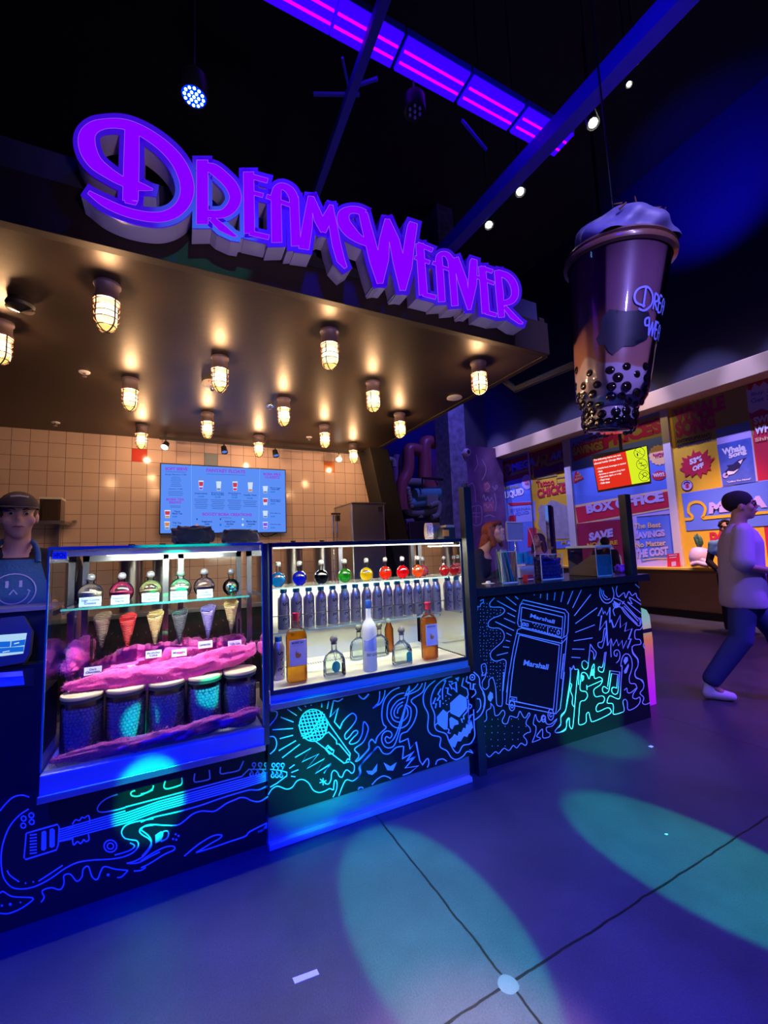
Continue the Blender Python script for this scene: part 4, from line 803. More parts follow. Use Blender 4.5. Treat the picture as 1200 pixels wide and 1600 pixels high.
# ============================================================ DISPLAY CASES
G_pane = glassmat('case_glass', (0.93, 0.97, 0.95), 1.5); G_edge = mat('green_glass_edge', (0.05, 0.30, 0.25), 0.1, trans=0.0, spec=0.8)
G_shelf = glassmat('shelf_glass', (0.80, 0.93, 0.88), 1.5)
M_frame = mat('dark_anodised_frame', (0.10, 0.10, 0.13), 0.3, 0.8); M_alu = mat('aluminium_trim', (0.55, 0.55, 0.58), 0.25, 0.9)
M_inner = mat('stainless_liner', (0.72, 0.68, 0.56), 0.4, 0.2, bump=0.05, bscale=200)
M_led = emit('white_led_strip', (1.0, 0.97, 0.86), 4.0); M_ledc = emit('cool_led_strip', (0.95, 1.0, 0.95), 4.0)
M_tray = mat('pale_tray_metal', (0.42, 0.42, 0.45), 0.35, 0.2)
def case(root, x0, x1, y0, y1, z0, zf, z1, back=True):
    MB().use(M_tray).box(x0, x1, y0, y1, z0, zf-0.012).build('base_tray', root, bevel=0.004)
    MB().use(M_alu).box(x0-0.004, x1+0.004, y0-0.012, y0+0.01, z0+0.0, z0+0.03).build('bumper_strip', root, bevel=0.003)
    MB().use(M_inner).box(x0+0.012, x1-0.012, y0+0.012, y1-0.01, zf-0.012, zf).build('deck', root)
    g = 0.006
    MB().use(G_pane).add([(x0+g, y0+0.003, zf), (x1-g, y0+0.003, zf), (x1-g, y0+0.003, z1-g), (x0+g, y0+0.003, z1-g)], [(0, 1, 2, 3)]).build('front_pane', root)
    for x in (x0+0.003, x1-0.003): MB().use(G_pane).add([(x, y0+g, zf), (x, y1, zf), (x, y1, z1-g), (x, y0+g, z1-g)], [(0, 1, 2, 3)]).build('side_pane', root)
    MB().use(G_pane).add([(x0+g, y0+g, z1-0.003), (x1-g, y0+g, z1-0.003), (x1-g, y1, z1-0.003), (x0+g, y1, z1-0.003)], [(0, 1, 2, 3)]).build('top_pane', root)
    e = MB().use(G_edge).box(x0, x1, y0, y0+0.008, z1-0.012, z1)
    for x in (x0, x1-0.006): e.box(x, x+0.006, y0, y0+0.007, zf, z1-0.012); e.box(x, x+0.006, y0+0.008, y1, z1-0.008, z1)
    e.build('glass_edge', root)
# left case: toppings, cones and sweet jars
C1 = thing('display_case', (-0.035, 2.45, 0.48), 'glass display case with cones and topping flasks, left of the bottle case', 'display case')
X0, X1, Y0, Y1 = -0.472, 0.402, 2.20, 2.86
case(C1, X0, X1, Y0, Y1, 0.485, 0.60, 1.495)
MB().use(M_tray).box(X0+0.01, X1-0.01, 2.235, 2.30, 1.455, 1.487).build('light_housing', C1)
MB().use(M_ledc).box(X0+0.2, X1-0.12, 2.255, 2.28, 1.452, 1.4555).build('light_strip', C1)
fr = MB().use(M_alu)
for x in (X0+0.02, -0.06, 0.02, X1-0.05): fr.box(x, x+0.03, Y1-0.03, Y1, 0.60, 1.487)
fr.box(X0+0.02, X1-0.02, Y1-0.03, Y1, 1.43, 1.487); fr.box(X0+0.02, X1-0.02, Y1-0.03, Y1, 0.60, 0.63); fr.build('rear_frame', C1)
MB().use(G_pane).add([(X0+.03, Y1-.02, .6), (X1-.03, Y1-.02, .6), (X1-.03, Y1-.02, 1.46), (X0+.03, Y1-.02, 1.46)], [(0, 1, 2, 3)]).build('sliding_pane', C1)
SZ = 1.222
sh = MB().use(G_shelf).add([(X0+.02, 2.35, SZ), (X1-.045, 2.35, SZ), (X1-.045, 2.72, SZ), (X0+.02, 2.72, SZ)], [(0, 1, 2, 3)]); s1 = sh.build('shelf', C1)
MB().use(G_edge).box(X0+.02, X1-.045, 2.347, 2.351, SZ-0.009, SZ).build('shelf_edge', s1)
for x in (X0+0.02, X1-0.05): MB().use(M_alu).box(x-0.004, x+0.004, 2.40, 2.80, SZ-0.03, SZ-0.009).build('bracket', C1)
MB().use(mat('blue_sticker', (0.05, 0.35, 0.75), 0.5)).flat(S('83,862 105,862 104,873 81,874'), YP(Y0), 0.002).build('sticker', C1)
st_ = MB().use(M_drk if False else C_drk); st_.text('HPCN', S('84,872')[0], S('102,871')[0], S('84,864')[0], YP(Y0), 0.003, 0.03); st_.build('sticker_print', C1)
# flasks
def flask(root, x, y, z, r, h, fill, fm, name_fill='liquid', level=0.35, liner=None):
    nz = z+2*r*0.94
    prof = [(0.001, z+0.001), (r*0.45, z+0.001)]
    for k in range(1, 11):
        a = -math.pi/2+0.45+(math.pi-0.85)*k/10; prof.append((r*math.cos(a), z+r+r*math.sin(a)))
    nr = r*0.30; prof += [(nr, nz+0.004), (nr, z+h*0.80), (nr*1.5, z+h*0.815), (nr*1.5, z+h*0.83), (nr*0.8, z+h*0.84)]
    MB().use(glassmat('flask_glass', (0.97, 0.97, 0.97), 1.6)).lathe((x, y, 0), prof, 22).build('glass_body', root, smooth=True)
    MB().use(mat('stopper_glass', (0.42, 0.43, 0.43), 0.06, trans=0.75, coat=1.0)).ball((x, y, z+h*0.905), r*0.36, 16, 10).build('stopper', root, smooth=True)
    if fill:
        MB().use(fm).ball((x, y, z+r), r*0.93, 22, 12, z1=level).build(name_fill, root, smooth=True, fix=False)
        q = MB().use(fm); rr_ = r*0.93*math.cos(math.asin(level)); q.lathe((x, y, z+r+r*0.93*level), [(rr_, 0), (0.0005, 0.0003)], 22).build('surface', root)
TOP = [(141, 'cream coloured crunch', (0.62, 0.55, 0.42), 'Sugar Cookie\nCrumble', 'topping flask with pale crumble behind the Sugar Cookie card'), (190, 'raspberry', (0.55, 0.03, 0.12), 'Raspberry\nNectar', 'topping flask with dark red nectar behind the Raspberry card'),
       (235, 'graham', (0.65, 0.38, 0.20), 'Graham\nCracker', 'topping flask with tan crumbs behind the Graham Cracker card'), (282, 'rainbow', (0.7, 0.5, 0.45), 'Rainbow\nSprinkles', 'topping flask with pastel sprinkles behind the Rainbow Sprinkles card'),
       (319, 'cocoa', (0.16, 0.10, 0.10), 'Oreo\nCrumble', 'topping flask with dark crumbs behind the fifth card of the upper shelf'), (361, 'baubles', (0.1, 0.3, 0.35), None, 'flask of iridescent green and gold pearls without a card, right end of the shelf')]
M_card = mat('white_card', (0.20, 0.30, 0.52), 0.6); M_ink = mat('dark_card_ink', (0.03, 0.04, 0.15), 0.6)
def card(root, x, y, z, w, h, txt, name='price_card', lean=0.012, m=None, bold=0.03):
    MB().use(m or M_card).add([(x-w/2, y, z), (x+w/2, y, z), (x+w/2, y+lean, z+h), (x-w/2, y+lean, z+h), (x-w/2, y+0.0012, z), (x+w/2, y+0.0012, z), (x+w/2, y+lean+0.0012, z+h), (x-w/2, y+lean+0.0012, z+h)],
        [(0, 1, 2, 3), (7, 6, 5, 4), (0, 4, 5, 1), (1, 5, 6, 2), (2, 6, 7, 3), (3, 7, 4, 0)]).build(name, root)
    if txt:
        a = 0.82 if '\n' in txt else 0.8; b0, b1 = (0.22, 0.82) if '\n' in txt else (0.35, 0.7)
        t_ = MB().use(M_ink); t_.text(txt, (x-w/2*a, y+lean*b0-0.0008, z+h*b0), (x+w/2*a, y+lean*b0-0.0008, z+h*b0), (x-w/2*a, y+lean*b1-0.0008, z+h*b1), None, 0, bold); t_.build('card_text', root)
for k, (px, nm, colr, txt, lab) in enumerate(TOP):
    p = hit(px, 935, YP(2.46)); rr_ = 0.053 if k < 5 else 0.044
    t = thing('topping_flask', (p.x, 2.46, SZ), lab, 'flask', 'stoppered flasks on the upper shelf of the left case')
    if k == 5:
        flask(t, p.x, 2.46, SZ, rr_, 0.140, False, None)
        rj = random.Random(5)
        for i in range(26):
            a = rj.uniform(0, 6.28); q = rj.uniform(0, 0.026); zz = SZ+0.012+rj.uniform(0, 0.042)
            MB().use(mat('pearl_%s' % ('teal', 'gold', 'green')[i % 3], ((0.02, 0.25, 0.35), (0.6, 0.42, 0.12), (0.03, 0.35, 0.2))[i % 3], 0.12, 0.7)).ball((p.x+q*math.cos(a), 2.46+q*math.sin(a), zz), 0.0085, 10, 7).build('pearl', t, smooth=True)
    else:
        fm = mat('fill_'+nm.split()[0], colr, 0.7, bump=1.0, bscale=260, var=0.5, vscale=180)
        flask(t, p.x, 2.46, SZ, rr_, 0.145, True, fm, 'filling', 0.05 if k in (1, 2, 4) else 0.2)
    if txt:
        c = thing('shelf_card', (p.x, 2.385, SZ), 'small white card reading %s on the upper glass shelf' % txt.replace('\n', ' '), 'card')
        w = 0.075; dx = (0.0, -0.006, 0.0, -0.008, 0.004)[k]
        card(c, p.x*0.97+dx, 2.385, SZ+0.001, w+(0.012 if k == 0 else 0), 0.042, txt)
# cones in acrylic stands
CONE = [(160, 962, 'brown', (0.28, 0.16, 0.10), 'Dark\nChocolate', 'dark brown waffle cone', 145, 1048), (200, 964, 'red', (0.75, 0.03, 0.03), 'Red Velvet', 'bright red waffle cone', 198, 1046), (243, 959, 'golden', (0.75, 0.45, 0.16), 'Birthday\nCake', 'golden rippled waffle cone', 240, 1022), (281, 957, 'black', (0.10, 0.09, 0.10), 'Midnight', 'black broken edged waffle cone', 280, 1020), (325, 950, 'lilac', (0.38, 0.28, 0.62), 'Lavender', 'lilac waffle cone', 321, 1007), (361, 942, 'tan', (0.72, 0.48, 0.20), 'Waffle Cone', 'tan waffle cone, tallest at the right', 367, 1006)]
M_acr = glassmat('clear_acrylic', (0.97, 0.95, 0.97), 1.45)
def conemat(nm, c):
    m = mat('cone_'+nm, c, 0.6)
    nt = m.node_tree; b = nt.nodes['Principled BSDF']; wv = nt.nodes.new('ShaderNodeTexWave'); wv.inputs['Scale'].default_value = 45; wv.inputs['Distortion'].default_value = 6; wv.bands_direction = 'Z'
    tc = nt.nodes.new('ShaderNodeTexCoord'); nt.links.new(tc.outputs['Object'], wv.inputs[0]); bp = nt.nodes.new('ShaderNodeBump'); bp.inputs['Strength'].default_value = 0.9; bp.inputs['Distance'].default_value = 0.004
    nt.links.new(wv.outputs['Fac'], bp.inputs['Height']); nt.links.new(bp.outputs[0], b.inputs['Normal']); return m
for k, (px, py, nm, c, txt, lab, cx_, cy_) in enumerate(CONE):
    yy = 2.45; p = hit(px, py, YP(yy)); zt = p.z; zb = zt-0.165; rt_ = 0.034; x = p.x
    t = tag(MB().build('x') if False else None or thing('waffle_cone', (x, yy, zb), lab+' standing in a clear acrylic stand', 'cone', 'waffle cones in the left display case'))
    mb = MB().use(conemat(nm, c)); seg = 30; rj = random.Random(k+1); vs = []; fs = []
    for j in range(9):
        f = j/8; 
        for i in range(seg+4):      # rolled, overlapping
            a = 2*math.pi*i/seg-0.6; r = (0.003+rt_*f)*(1+0.05*i/seg)
            top = 0.018*math.cos(a-1.2)*f**4 + (rj.uniform(-1, 1)*(0.006 if k == 3 else 0.0015) if j == 8 else 0)
            vs.append((x+r*math.cos(a), yy+r*math.sin(a), zb+0.165*f+top))
    n_ = seg+4
    for j in range(8):
        for i in range(n_-1): fs.append((j*n_+i, j*n_+i+1, (j+1)*n_+i+1, (j+1)*n_+i))
    mb.add(vs, fs); ob = mb.build('cone_shell', t, smooth=True)
    sm_ = ob.modifiers.new('wall', 'SOLIDIFY'); sm_.thickness = 0.0025
    q = hit(cx_, cy_, YP(2.385))
    s_ = thing('cone_stand', (x, 2.42, q.z-0.03), 'clear acrylic stand holding the %s' % lab.split(',')[0], 'stand', 'clear acrylic cone stands')
    zb2 = q.z-0.02; a_ = MB().use(M_acr); zt2 = zb+0.075
    a_.box(x-0.042, x+0.042, 2.415, 2.418, zb2, zt2-0.02); a_.box(x-0.042, x-0.039, 2.418, 2.49, zb2, zt2); a_.box(x+0.039, x+0.042, 2.418, 2.49, zb2, zt2); a_.box(x-0.018, x-0.015, 2.42, 2.48, zb2+0.03, zt2+0.012); a_.box(x+0.015, x+0.018, 2.42, 2.48, zb2+0.03, zt2+0.012); a_.box(x-0.042, x+0.042, 2.415, 2.49, zb2, zb2+0.004)
    a_.build('stand_body', s_)
    cc = thing('flavour_card', (q.x, 2.385, q.z-0.018), 'small white card reading %s on the pink fluff' % txt.replace('\n', ' '), 'card')
    card(cc, q.x, 2.385, q.z-0.018, 0.068, 0.034, txt, 'price_card', 0.01, mat('white_card_plain', (0.5, 0.5, 0.62), 0.6) if k != 5 else mat('lilac_card', (0.5, 0.38, 0.8), 0.6))
# --- sweet jars
M_wood = mat('pale_wood_lid', (0.72, 0.52, 0.36), 0.45, var=0.12, vscale=12); M_pearlj = mat('purple_sweet_shell', (0.30, 0.20, 0.52), 0.2, coat=0.5)
jx = [(91+160)/2, (163+229)/2, (231+293)/2, (295+349)/2, (351+402)/2]
JLAB = ['leftmost', 'second from the left', 'middle', 'second from the right', 'rightmost']
JR = 0.0775
proto = MB().use(M_pearlj).ball((0, 0, 0), 0.0074, 12, 8, z0=-1, z1=1); pm = proto.build('sweet_proto', smooth=True, org=(0, 0, 0)); pmesh = pm.data; bpy.data.objects.remove(pm)
for k in range(5):
    x = -0.355+k*0.1645; y = 2.315; z0 = 0.602; zt = 0.845
    t = thing('sweet_jar', (x, y, z0), 'wooden lidded glass jar of purple sugar pearls, %s of the five' % JLAB[k], 'jar', 'five sweet jars at the front of the left case')
    MB().use(glassmat('jar_glass', (0.97, 0.98, 0.98), 1.35)).lathe((x, y, 0), [(0.001, z0), (JR-0.004, z0), (JR, z0+0.006), (JR, zt-0.012), (JR-0.004, zt-0.006), (JR-0.004, zt)], 32).build('glass_body', t, smooth=True)
    MB().use(mat('dark_lid_seal', (0.05, 0.05, 0.07), 0.4)).lathe((x, y, 0), [(JR-0.006, zt-0.016), (JR+0.0005, zt-0.014), (JR+0.0005, zt), (JR-0.01, zt)], 32).build('lid_seal', t, smooth=True)
    MB().use(M_wood).lathe((x, y, 0), [(0.001, zt), (JR+0.002, zt), (JR+0.004, zt+0.003), (JR+0.004, zt+0.012), (JR+0.002, zt+0.015), (0.001, zt+0.016)], 36).build('lid', t, smooth=True)
    # front-most pearls one by one, the rest as one mass
    rj = random.Random(40+k); sp = 0.0146; rows = 15; Rr = JR-0.0085; pos = []; per = int(2*math.pi*Rr/sp)
    zmax = [0.20, 0.20, 0.205, 0.21, 0.19][k]
    for r_ in range(rows):
        for i in range(per):
            a = 2*math.pi*(i+0.5*(r_ % 2)+rj.uniform(-.16, .16))/per
            if math.sin(a) > 0.35: continue
            pos.append((x+Rr*math.cos(a)+rj.uniform(-.001, .001), y+Rr*math.sin(a)+rj.uniform(-.001, .001), z0+0.007+r_*sp*0.93+rj.uniform(-.0015, .0015)))
    pos = [p for p in pos if p[2] < z0+zmax]
    pos.sort(key=lambda p: (abs((p[0]-x*0.97)**2+(p[2]-z0-0.15)**2*1.5+(0 if p[1] < y else 1))))
    for p in pos[:60]:
        o = bpy.data.objects.new('sugar_pearl', pmesh); COL.objects.link(o); o.location = p
        tag(o, 'purple sugar pearl against the front glass of the %s sweet jar' % JLAB[k], 'sweet', 'sugar pearls at the front of the %s jar' % JLAB[k])
    m_ = MB().use(M_pearlj)
    for p in pos[60:]: m_.ball(p, 0.0074, 9, 6)
    m_.lathe((x, y, 0), [(0.001, z0+0.003), (Rr-0.004, z0+0.003), (Rr-0.004, z0+rows*sp*0.9-0.02), (0.001, z0+rows*sp*0.9-0.015)], 24)
    tag(m_.build('sugar_pearls', smooth=True), 'purple sugar pearls filling the rest of the %s jar' % JLAB[k], 'sweets', kind='stuff')
# --- pink tulle
def fluffmat(nm, c, e=0.0):
    m = mat(nm, c, 0.9, sheen=0.6, bump=0.5, bscale=90, var=0.25, vscale=14, sss=0.3); return m
from mathutils import noise as mnoise
def roll(path, rad, m, nm, lab, seg=40, squash=1.0, seed=0, amp=0.35):
    mb = MB().use(m); P_ = catmull(path, 14); n = len(P_); vs = []; fs = []
    for i, p in enumerate(P_):
        q = V(P_[min(i+1, n-1)])-V(P_[max(i-1, 0)]); q.normalize(); e = min(1, 3.5*i/n, 3.5*(n-1-i)/n)**0.5
        up_ = V((0, 0, 1)); sd = q.cross(up_).normalized(); up2 = sd.cross(q)
        for j in range(seg):
            a = 2*math.pi*j/seg
            d = sd*math.cos(a)+up2*math.sin(a)*squash
            w = mnoise.fractal(V((p[0]*9+seed, p[1]*11+math.cos(a)*1.2, p[2]*11+math.sin(a)*1.2)), 1.1, 2.0, 4)+0.12*mnoise.noise(V((p[0]*70+seed, math.cos(a)*5, math.sin(a)*5)))
            vs.append(V(p)+d*rad*max(0.05, e)*(1+amp*w))
    for i in range(n-1):
        for j in range(seg): fs.append((i*seg+j, i*seg+(j+1) % seg, (i+1)*seg+(j+1) % seg, (i+1)*seg+j))
    fs += [tuple(range(seg-1, -1, -1)), tuple((n-1)*seg+j for j in range(seg))]
    mb.add(vs, fs); rf = random.Random(seed+3)
    for _ in range(1500):
        i = rf.randrange(1, n-1); j = rf.randrange(seg); a0 = vs[i*seg+j]; c0 = V(P_[i]); nr = (a0-c0).normalized(); tg = V((rf.uniform(-1, 1), rf.uniform(-.6, .6), rf.uniform(-.6, .6)))
        d = (tg+nr*.5).normalized(); L_ = rf.uniform(.012, .03); w_ = d.cross(nr).normalized()*.0005; p1 = a0-nr*.002; p2 = p1+d*L_*.5+nr*.003; p3 = p2+(d-nr*.7).normalized()*L_*.5
        mb.add([p1-w_, p1+w_, p2+w_, p2-w_, p3], [(0, 1, 2, 3), (3, 2, 4)])
    o = mb.build(nm, smooth=True); tag(o, lab, 'fluff', kind='stuff'); return o
PINK = fluffmat('pink_tulle', (0.95, 0.05, 0.33))
def fl(px, py, y): return tuple(hit(px, py, YP(y)))
roll([fl(98, 1074, 2.33), fl(140, 1068, 2.33), fl(200, 1062, 2.325), fl(260, 1050, 2.325), fl(310, 1040, 2.33), fl(350, 1028, 2.34), fl(385, 1018, 2.36), fl(397, 1005, 2.40)], 0.047, PINK, 'pink_fluff', 'long roll of bright pink tulle lying over the jar lids', amp=0.45)
roll([(-0.40, 2.50, 0.90), (-0.2, 2.48, 0.92), (0.0, 2.50, 0.93), (0.2, 2.50, 0.94), (0.36, 2.50, 0.97)], 0.085, PINK, 'pink_fluff', 'bank of pink tulle behind the cone stands', squash=0.8, seed=5, amp=0.5)
roll([(-0.43, 2.42, 0.93), (-0.41, 2.56, 0.99), (-0.42, 2.72, 1.00)], 0.05, PINK, 'pink_fluff', 'tuft of pink tulle against the left glass side', seed=9, amp=0.6)
roll([(-0.45, 2.225, 0.625), (-0.3, 2.222, 0.632), (-0.1, 2.222, 0.63), (0.1, 2.222, 0.645), (0.3, 2.222, 0.66), (0.385, 2.225, 0.67)], 0.018, fluffmat('magenta_tulle', (0.30, 0.01, 0.24)), 'magenta_fluff', 'dark magenta tulle along the foot of the jars', squash=1.7, seed=3, amp=0.6)
MB2 = MB().use(M_acr).box(X0+.03, X1-.05, 2.40, 2.62, 0.80, 0.86); 
tag(MB().use(mat('dark_riser', (0.05, 0.02, 0.04), 0.6)).box(X0+.04, X1-.06, 2.41, 2.64, 0.602, 0.86).build('riser_block'), 'dark riser block under the pink tulle behind the jars', 'riser')

# right case: bottles
C2 = thing('display_case', (1.04, 2.45, 0.66), 'brightly lit glass case of bottles and cans, beside the bar', 'display case')
X0, X1 = 0.432, 1.648
case(C2, X0, X1, 2.20, 2.80, 0.665, 0.752, 1.492)
mb = MB().use(M_frame)
for x in (X0, X1-0.016): mb.box(x, x+0.016, 2.195, 2.205, 0.75, 1.492)
mb.box(X0, X1, 2.195, 2.205, 1.470, 1.492); mb.box(X0, X1, 2.195, 2.207, 0.735, 0.757); mb.build('front_frame', C2, bevel=0.002)
MB().use(mat('teal_enamel_strip', (0.02, 0.42, 0.30), 0.3)).box(X0, X1, 2.19, 2.2, 0.677, 0.70).build('lower_trim', C2)
MB().use(M_led).box(X0+0.03, X1-0.05, 2.222, 2.236, 1.462, 1.468).build('light_strip', C2)
MB().use(M_led).box(X0+0.03, X1-0.10, 2.50, 2.512, 1.226, 1.232).build('light_strip', C2)
bk = MB().use(M_inner).box(X0+0.02, X1-0.02, 2.775, 2.79, 0.752, 1.24); bk.build('rear_panel', C2)
bk = MB().use(M_frame); 
for x in (X0+0.02, 1.02, X1-0.05): bk.box(x, x+0.03, 2.77, 2.80, 1.24, 1.48)
bk.build('rear_frame', C2)
for zz, ya, nm, xe in ((1.252, 2.30, 'shelf', X1-.05), (1.008, 2.36, 'shelf', X1-0.09)):
    s_ = MB().use(G_shelf).add([(X0+.02, ya, zz), (xe, ya, zz), (xe, 2.74, zz), (X0+.02, 2.74, zz)], [(0, 1, 2, 3)]).build(nm, C2)
    MB().use(mat('pale_glass_edge', (0.35, 0.55, 0.5), 0.1, spec=0.8)).box(X0+.02, xe, ya-0.003, ya, zz-0.008, zz).build('shelf_edge', s_)
    MB().use(M_chr).box(xe, xe+0.006, ya, 2.74, zz-0.012, zz).build('shelf_bracket', s_)
gr = MB().use(C_drk)
for i in range(70): 
    x = X0+0.05+i*0.0155
    if x < X1-0.1: gr.add([(x, 2.60, 0.7535), (x+0.006, 2.60, 0.7535), (x+0.006, 2.64, 0.7535), (x, 2.64, 0.7535)], [(0, 1, 2, 3)])
gr.build('air_slots', C2)
MB().use(M_frame).tube([(X0+.02, 2.33, 1.10), (X1-.06, 2.33, 1.095)], 0.0025, 6).build('retaining_wire', C2)
LQ = [((0.02, 0.42, 0.72), 'sky blue'), ((0.01, 0.03, 0.60), 'deep blue'), ((0.004, 0.012, 0.02), 'black'), ((0.02, 0.28, 0.01), 'green'), ((0.85, 0.70, 0.0), 'yellow'), ((0.9, 0.10, 0.0), 'orange red'), ((0.85, 0.0, 0.02), 'red'), ((0.95, 0.28, 0.06), 'pale orange')]
def liqmat(nm, c):
    if nm in MATS: return MATS[nm]
    m = bpy.data.materials.new(nm); m.use_nodes = True; nt = m.node_tree; b = nt.nodes['Principled BSDF']; b.inputs['Base Color'].default_value = (*c, 1); b.inputs['Roughness'].default_value = 0.08
    tr = nt.nodes.new('ShaderNodeBsdfTransparent'); mxc = max(c); tr.inputs[0].default_value = (*[min(1, (v/mxc)**0.5*0.95) if mxc > .1 else v*2 for v in c], 1)
    tl_ = nt.nodes.new('ShaderNodeBsdfTranslucent'); tl_.inputs[0].default_value = (*c, 1); m0 = nt.nodes.new('ShaderNodeMixShader'); m0.inputs[0].default_value = 0.5; nt.links.new(b.outputs[0], m0.inputs[1]); nt.links.new(tl_.outputs[0], m0.inputs[2])
    mx = nt.nodes.new('ShaderNodeMixShader'); mx.inputs[0].default_value = 0.65 if 'spirit' in nm else 0.45
    nt.links.new(m0.outputs[0], mx.inputs[1]); nt.links.new(tr.outputs[0], mx.inputs[2]); nt.links.new(mx.outputs[0], nt.nodes['Material Output'].inputs[0]); MATS[nm] = m; return m
for k, (px, (c, nm)) in enumerate(zip((90, 211, 335, 468, 592, 700, 798, 885), LQ)):
    q = hit(410+px*.275, 830+270*.275, YP(2.37)); t = thing('liquid_flask', (q.x, 2.37, 1.253), 'round stoppered flask of %s liquid on the top glass shelf' % nm, 'flask', 'coloured flasks in the bottle case')
    flask(t, q.x, 2.37, 1.253, 0.041, 0.138, True, liqmat('liquid_'+nm.replace(' ', '_'), c), 'liquid', 0.28)
# second look-alike flasks beyond, at the right
for k, (px, c, nm) in enumerate(((993, (0.55, 0.15, 0.25), 'pinkish'), (1062, (0.6, 0.02, 0.03), 'dark red'))):
    q = hit(410+px*.275, 830+225*.275, YP(2.62)); t = thing('liquid_flask', (min(q.x, 1.60-0.0), 2.62, 1.253), 'faint %s flask at the far right back of the top glass shelf' % nm, 'flask', 'coloured flasks in the bottle case')
    if q.x < 1.62 and k == 0: pass
    xx = 1.50 if k == 0 else 1.60
    t.location.x = xx; yy = 2.45 if k == 0 else 2.35
    t.location.y = yy
    flask(t, xx if k == 0 else 1.605, yy, 1.253, 0.038 if k == 0 else 0.034, 0.13, True, liqmat('liquid_'+nm.replace(' ', '_'), c), 'liquid', 0.28)
# cans
M_can = mat('lilac_aluminium_can', (0.30, 0.27, 0.46), 0.28, 0.85); M_cap = mat('blue_bottle_cap', (0.03, 0.20, 0.40), 0.3, 0.6)
def wrap(txt, cx, cy, r, z0, z1, aw, a0, m, bold=0.03):
    """lettering running upwards, wrapped on a cylinder facing -y"""
    vs, fs, _ = textpoly(txt, bold); out = []
    for u, w in vs:
        a = a0+(0.5-w)*-aw+0.0; zz = z0+(z1-z0)*u
        a = a0+(w-0.5)*-aw
        out.append((cx+r*math.sin(a), cy-r*math.cos(a), zz))
    return MB().use(m).add(out, fs)
CX0, CXS = hit(410+122*.275, 976, YP(2.45)).x, 0.0
xs_ = (122, 990); xa = hit(410+122*.275, 976, YP(2.45)).x; xb = hit(410+990*.275, 955, YP(2.45)).x
ZC = 1.009
r = thing('drink_can', (xa, 2.45, ZC), 'x', 'can', 'tall lilac cans on the middle glass shelf')
prof = [(0.001, 0.003), (0.030, 0.0), (0.0335, 0.006), (0.0335, 0.160), (0.032, 0.172), (0.023, 0.196), (0.018, 0.203)]
MB().use(M_can).lathe((xa, 2.45, ZC), prof, 24).build('can_body', r, smooth=True)
MB().use(M_cap).lathe((xa, 2.45, ZC), [(0.0185, 0.202), (0.020, 0.204), (0.020, 0.226), (0.018, 0.229), (0.001, 0.229)], 20).build('cap', r, smooth=True)
wrap('ARLAIS', xa, 2.45, 0.0339, ZC+0.014, ZC+0.152, 1.0, 0.15, mat('dark_can_print', (0.015, 0.015, 0.05), 0.5)).build('lettering', r)
ORD = ['first', 'second', 'third', 'fourth', 'fifth', 'sixth', 'seventh', 'eighth', 'ninth', 'tenth', 'eleventh', 'twelfth', 'thirteenth', 'fourteenth', 'fifteenth']
for k in range(15):
    x = xa+(xb-xa)*k/14; lab = 'tall lilac drink can with ARLAIS lettering, %s from the left of fifteen' % ORD[k]
    if k == 0: r['label'] = lab
    else: copy_tree(r, (x, 2.45, ZC), lab)
# spirits
M_am = liqmat('amber_spirit', (0.95, 0.40, 0.01)); M_am2 = liqmat('copper_spirit', (0.85, 0.27, 0.04)); G_b = glassmat('bottle_glass', (0.96, 0.97, 0.96), 1.45)
def rrect(w, d, r, n=5):
    out = []
    for cx_, cy_, a0 in ((w-r, d-r, 0), (-w+r, d-r, 90), (-w+r, -d+r, 180), (w-r, -d+r, 270)):
        for i in range(n+1):
            a = math.radians(a0+90*i/n); out.append((cx_+r*math.cos(a), cy_+r*math.sin(a)))
    return out
def loft(secs, x, y, z, m, closed=True):
    mb = MB().use(m); n = len(secs[0][0]); vs = []
    for s_, zz in secs: vs += [(x+a, y+b, z+zz) for a, b in s_]
    fs = [(k*n+i, k*n+(i+1) % n, (k+1)*n+(i+1) % n, (k+1)*n+i) for k in range(len(secs)-1) for i in range(n)]
    if closed: fs += [tuple(range(n-1, -1, -1)), tuple((len(secs)-1)*n+i for i in range(n))]
    return mb.add(vs, fs)
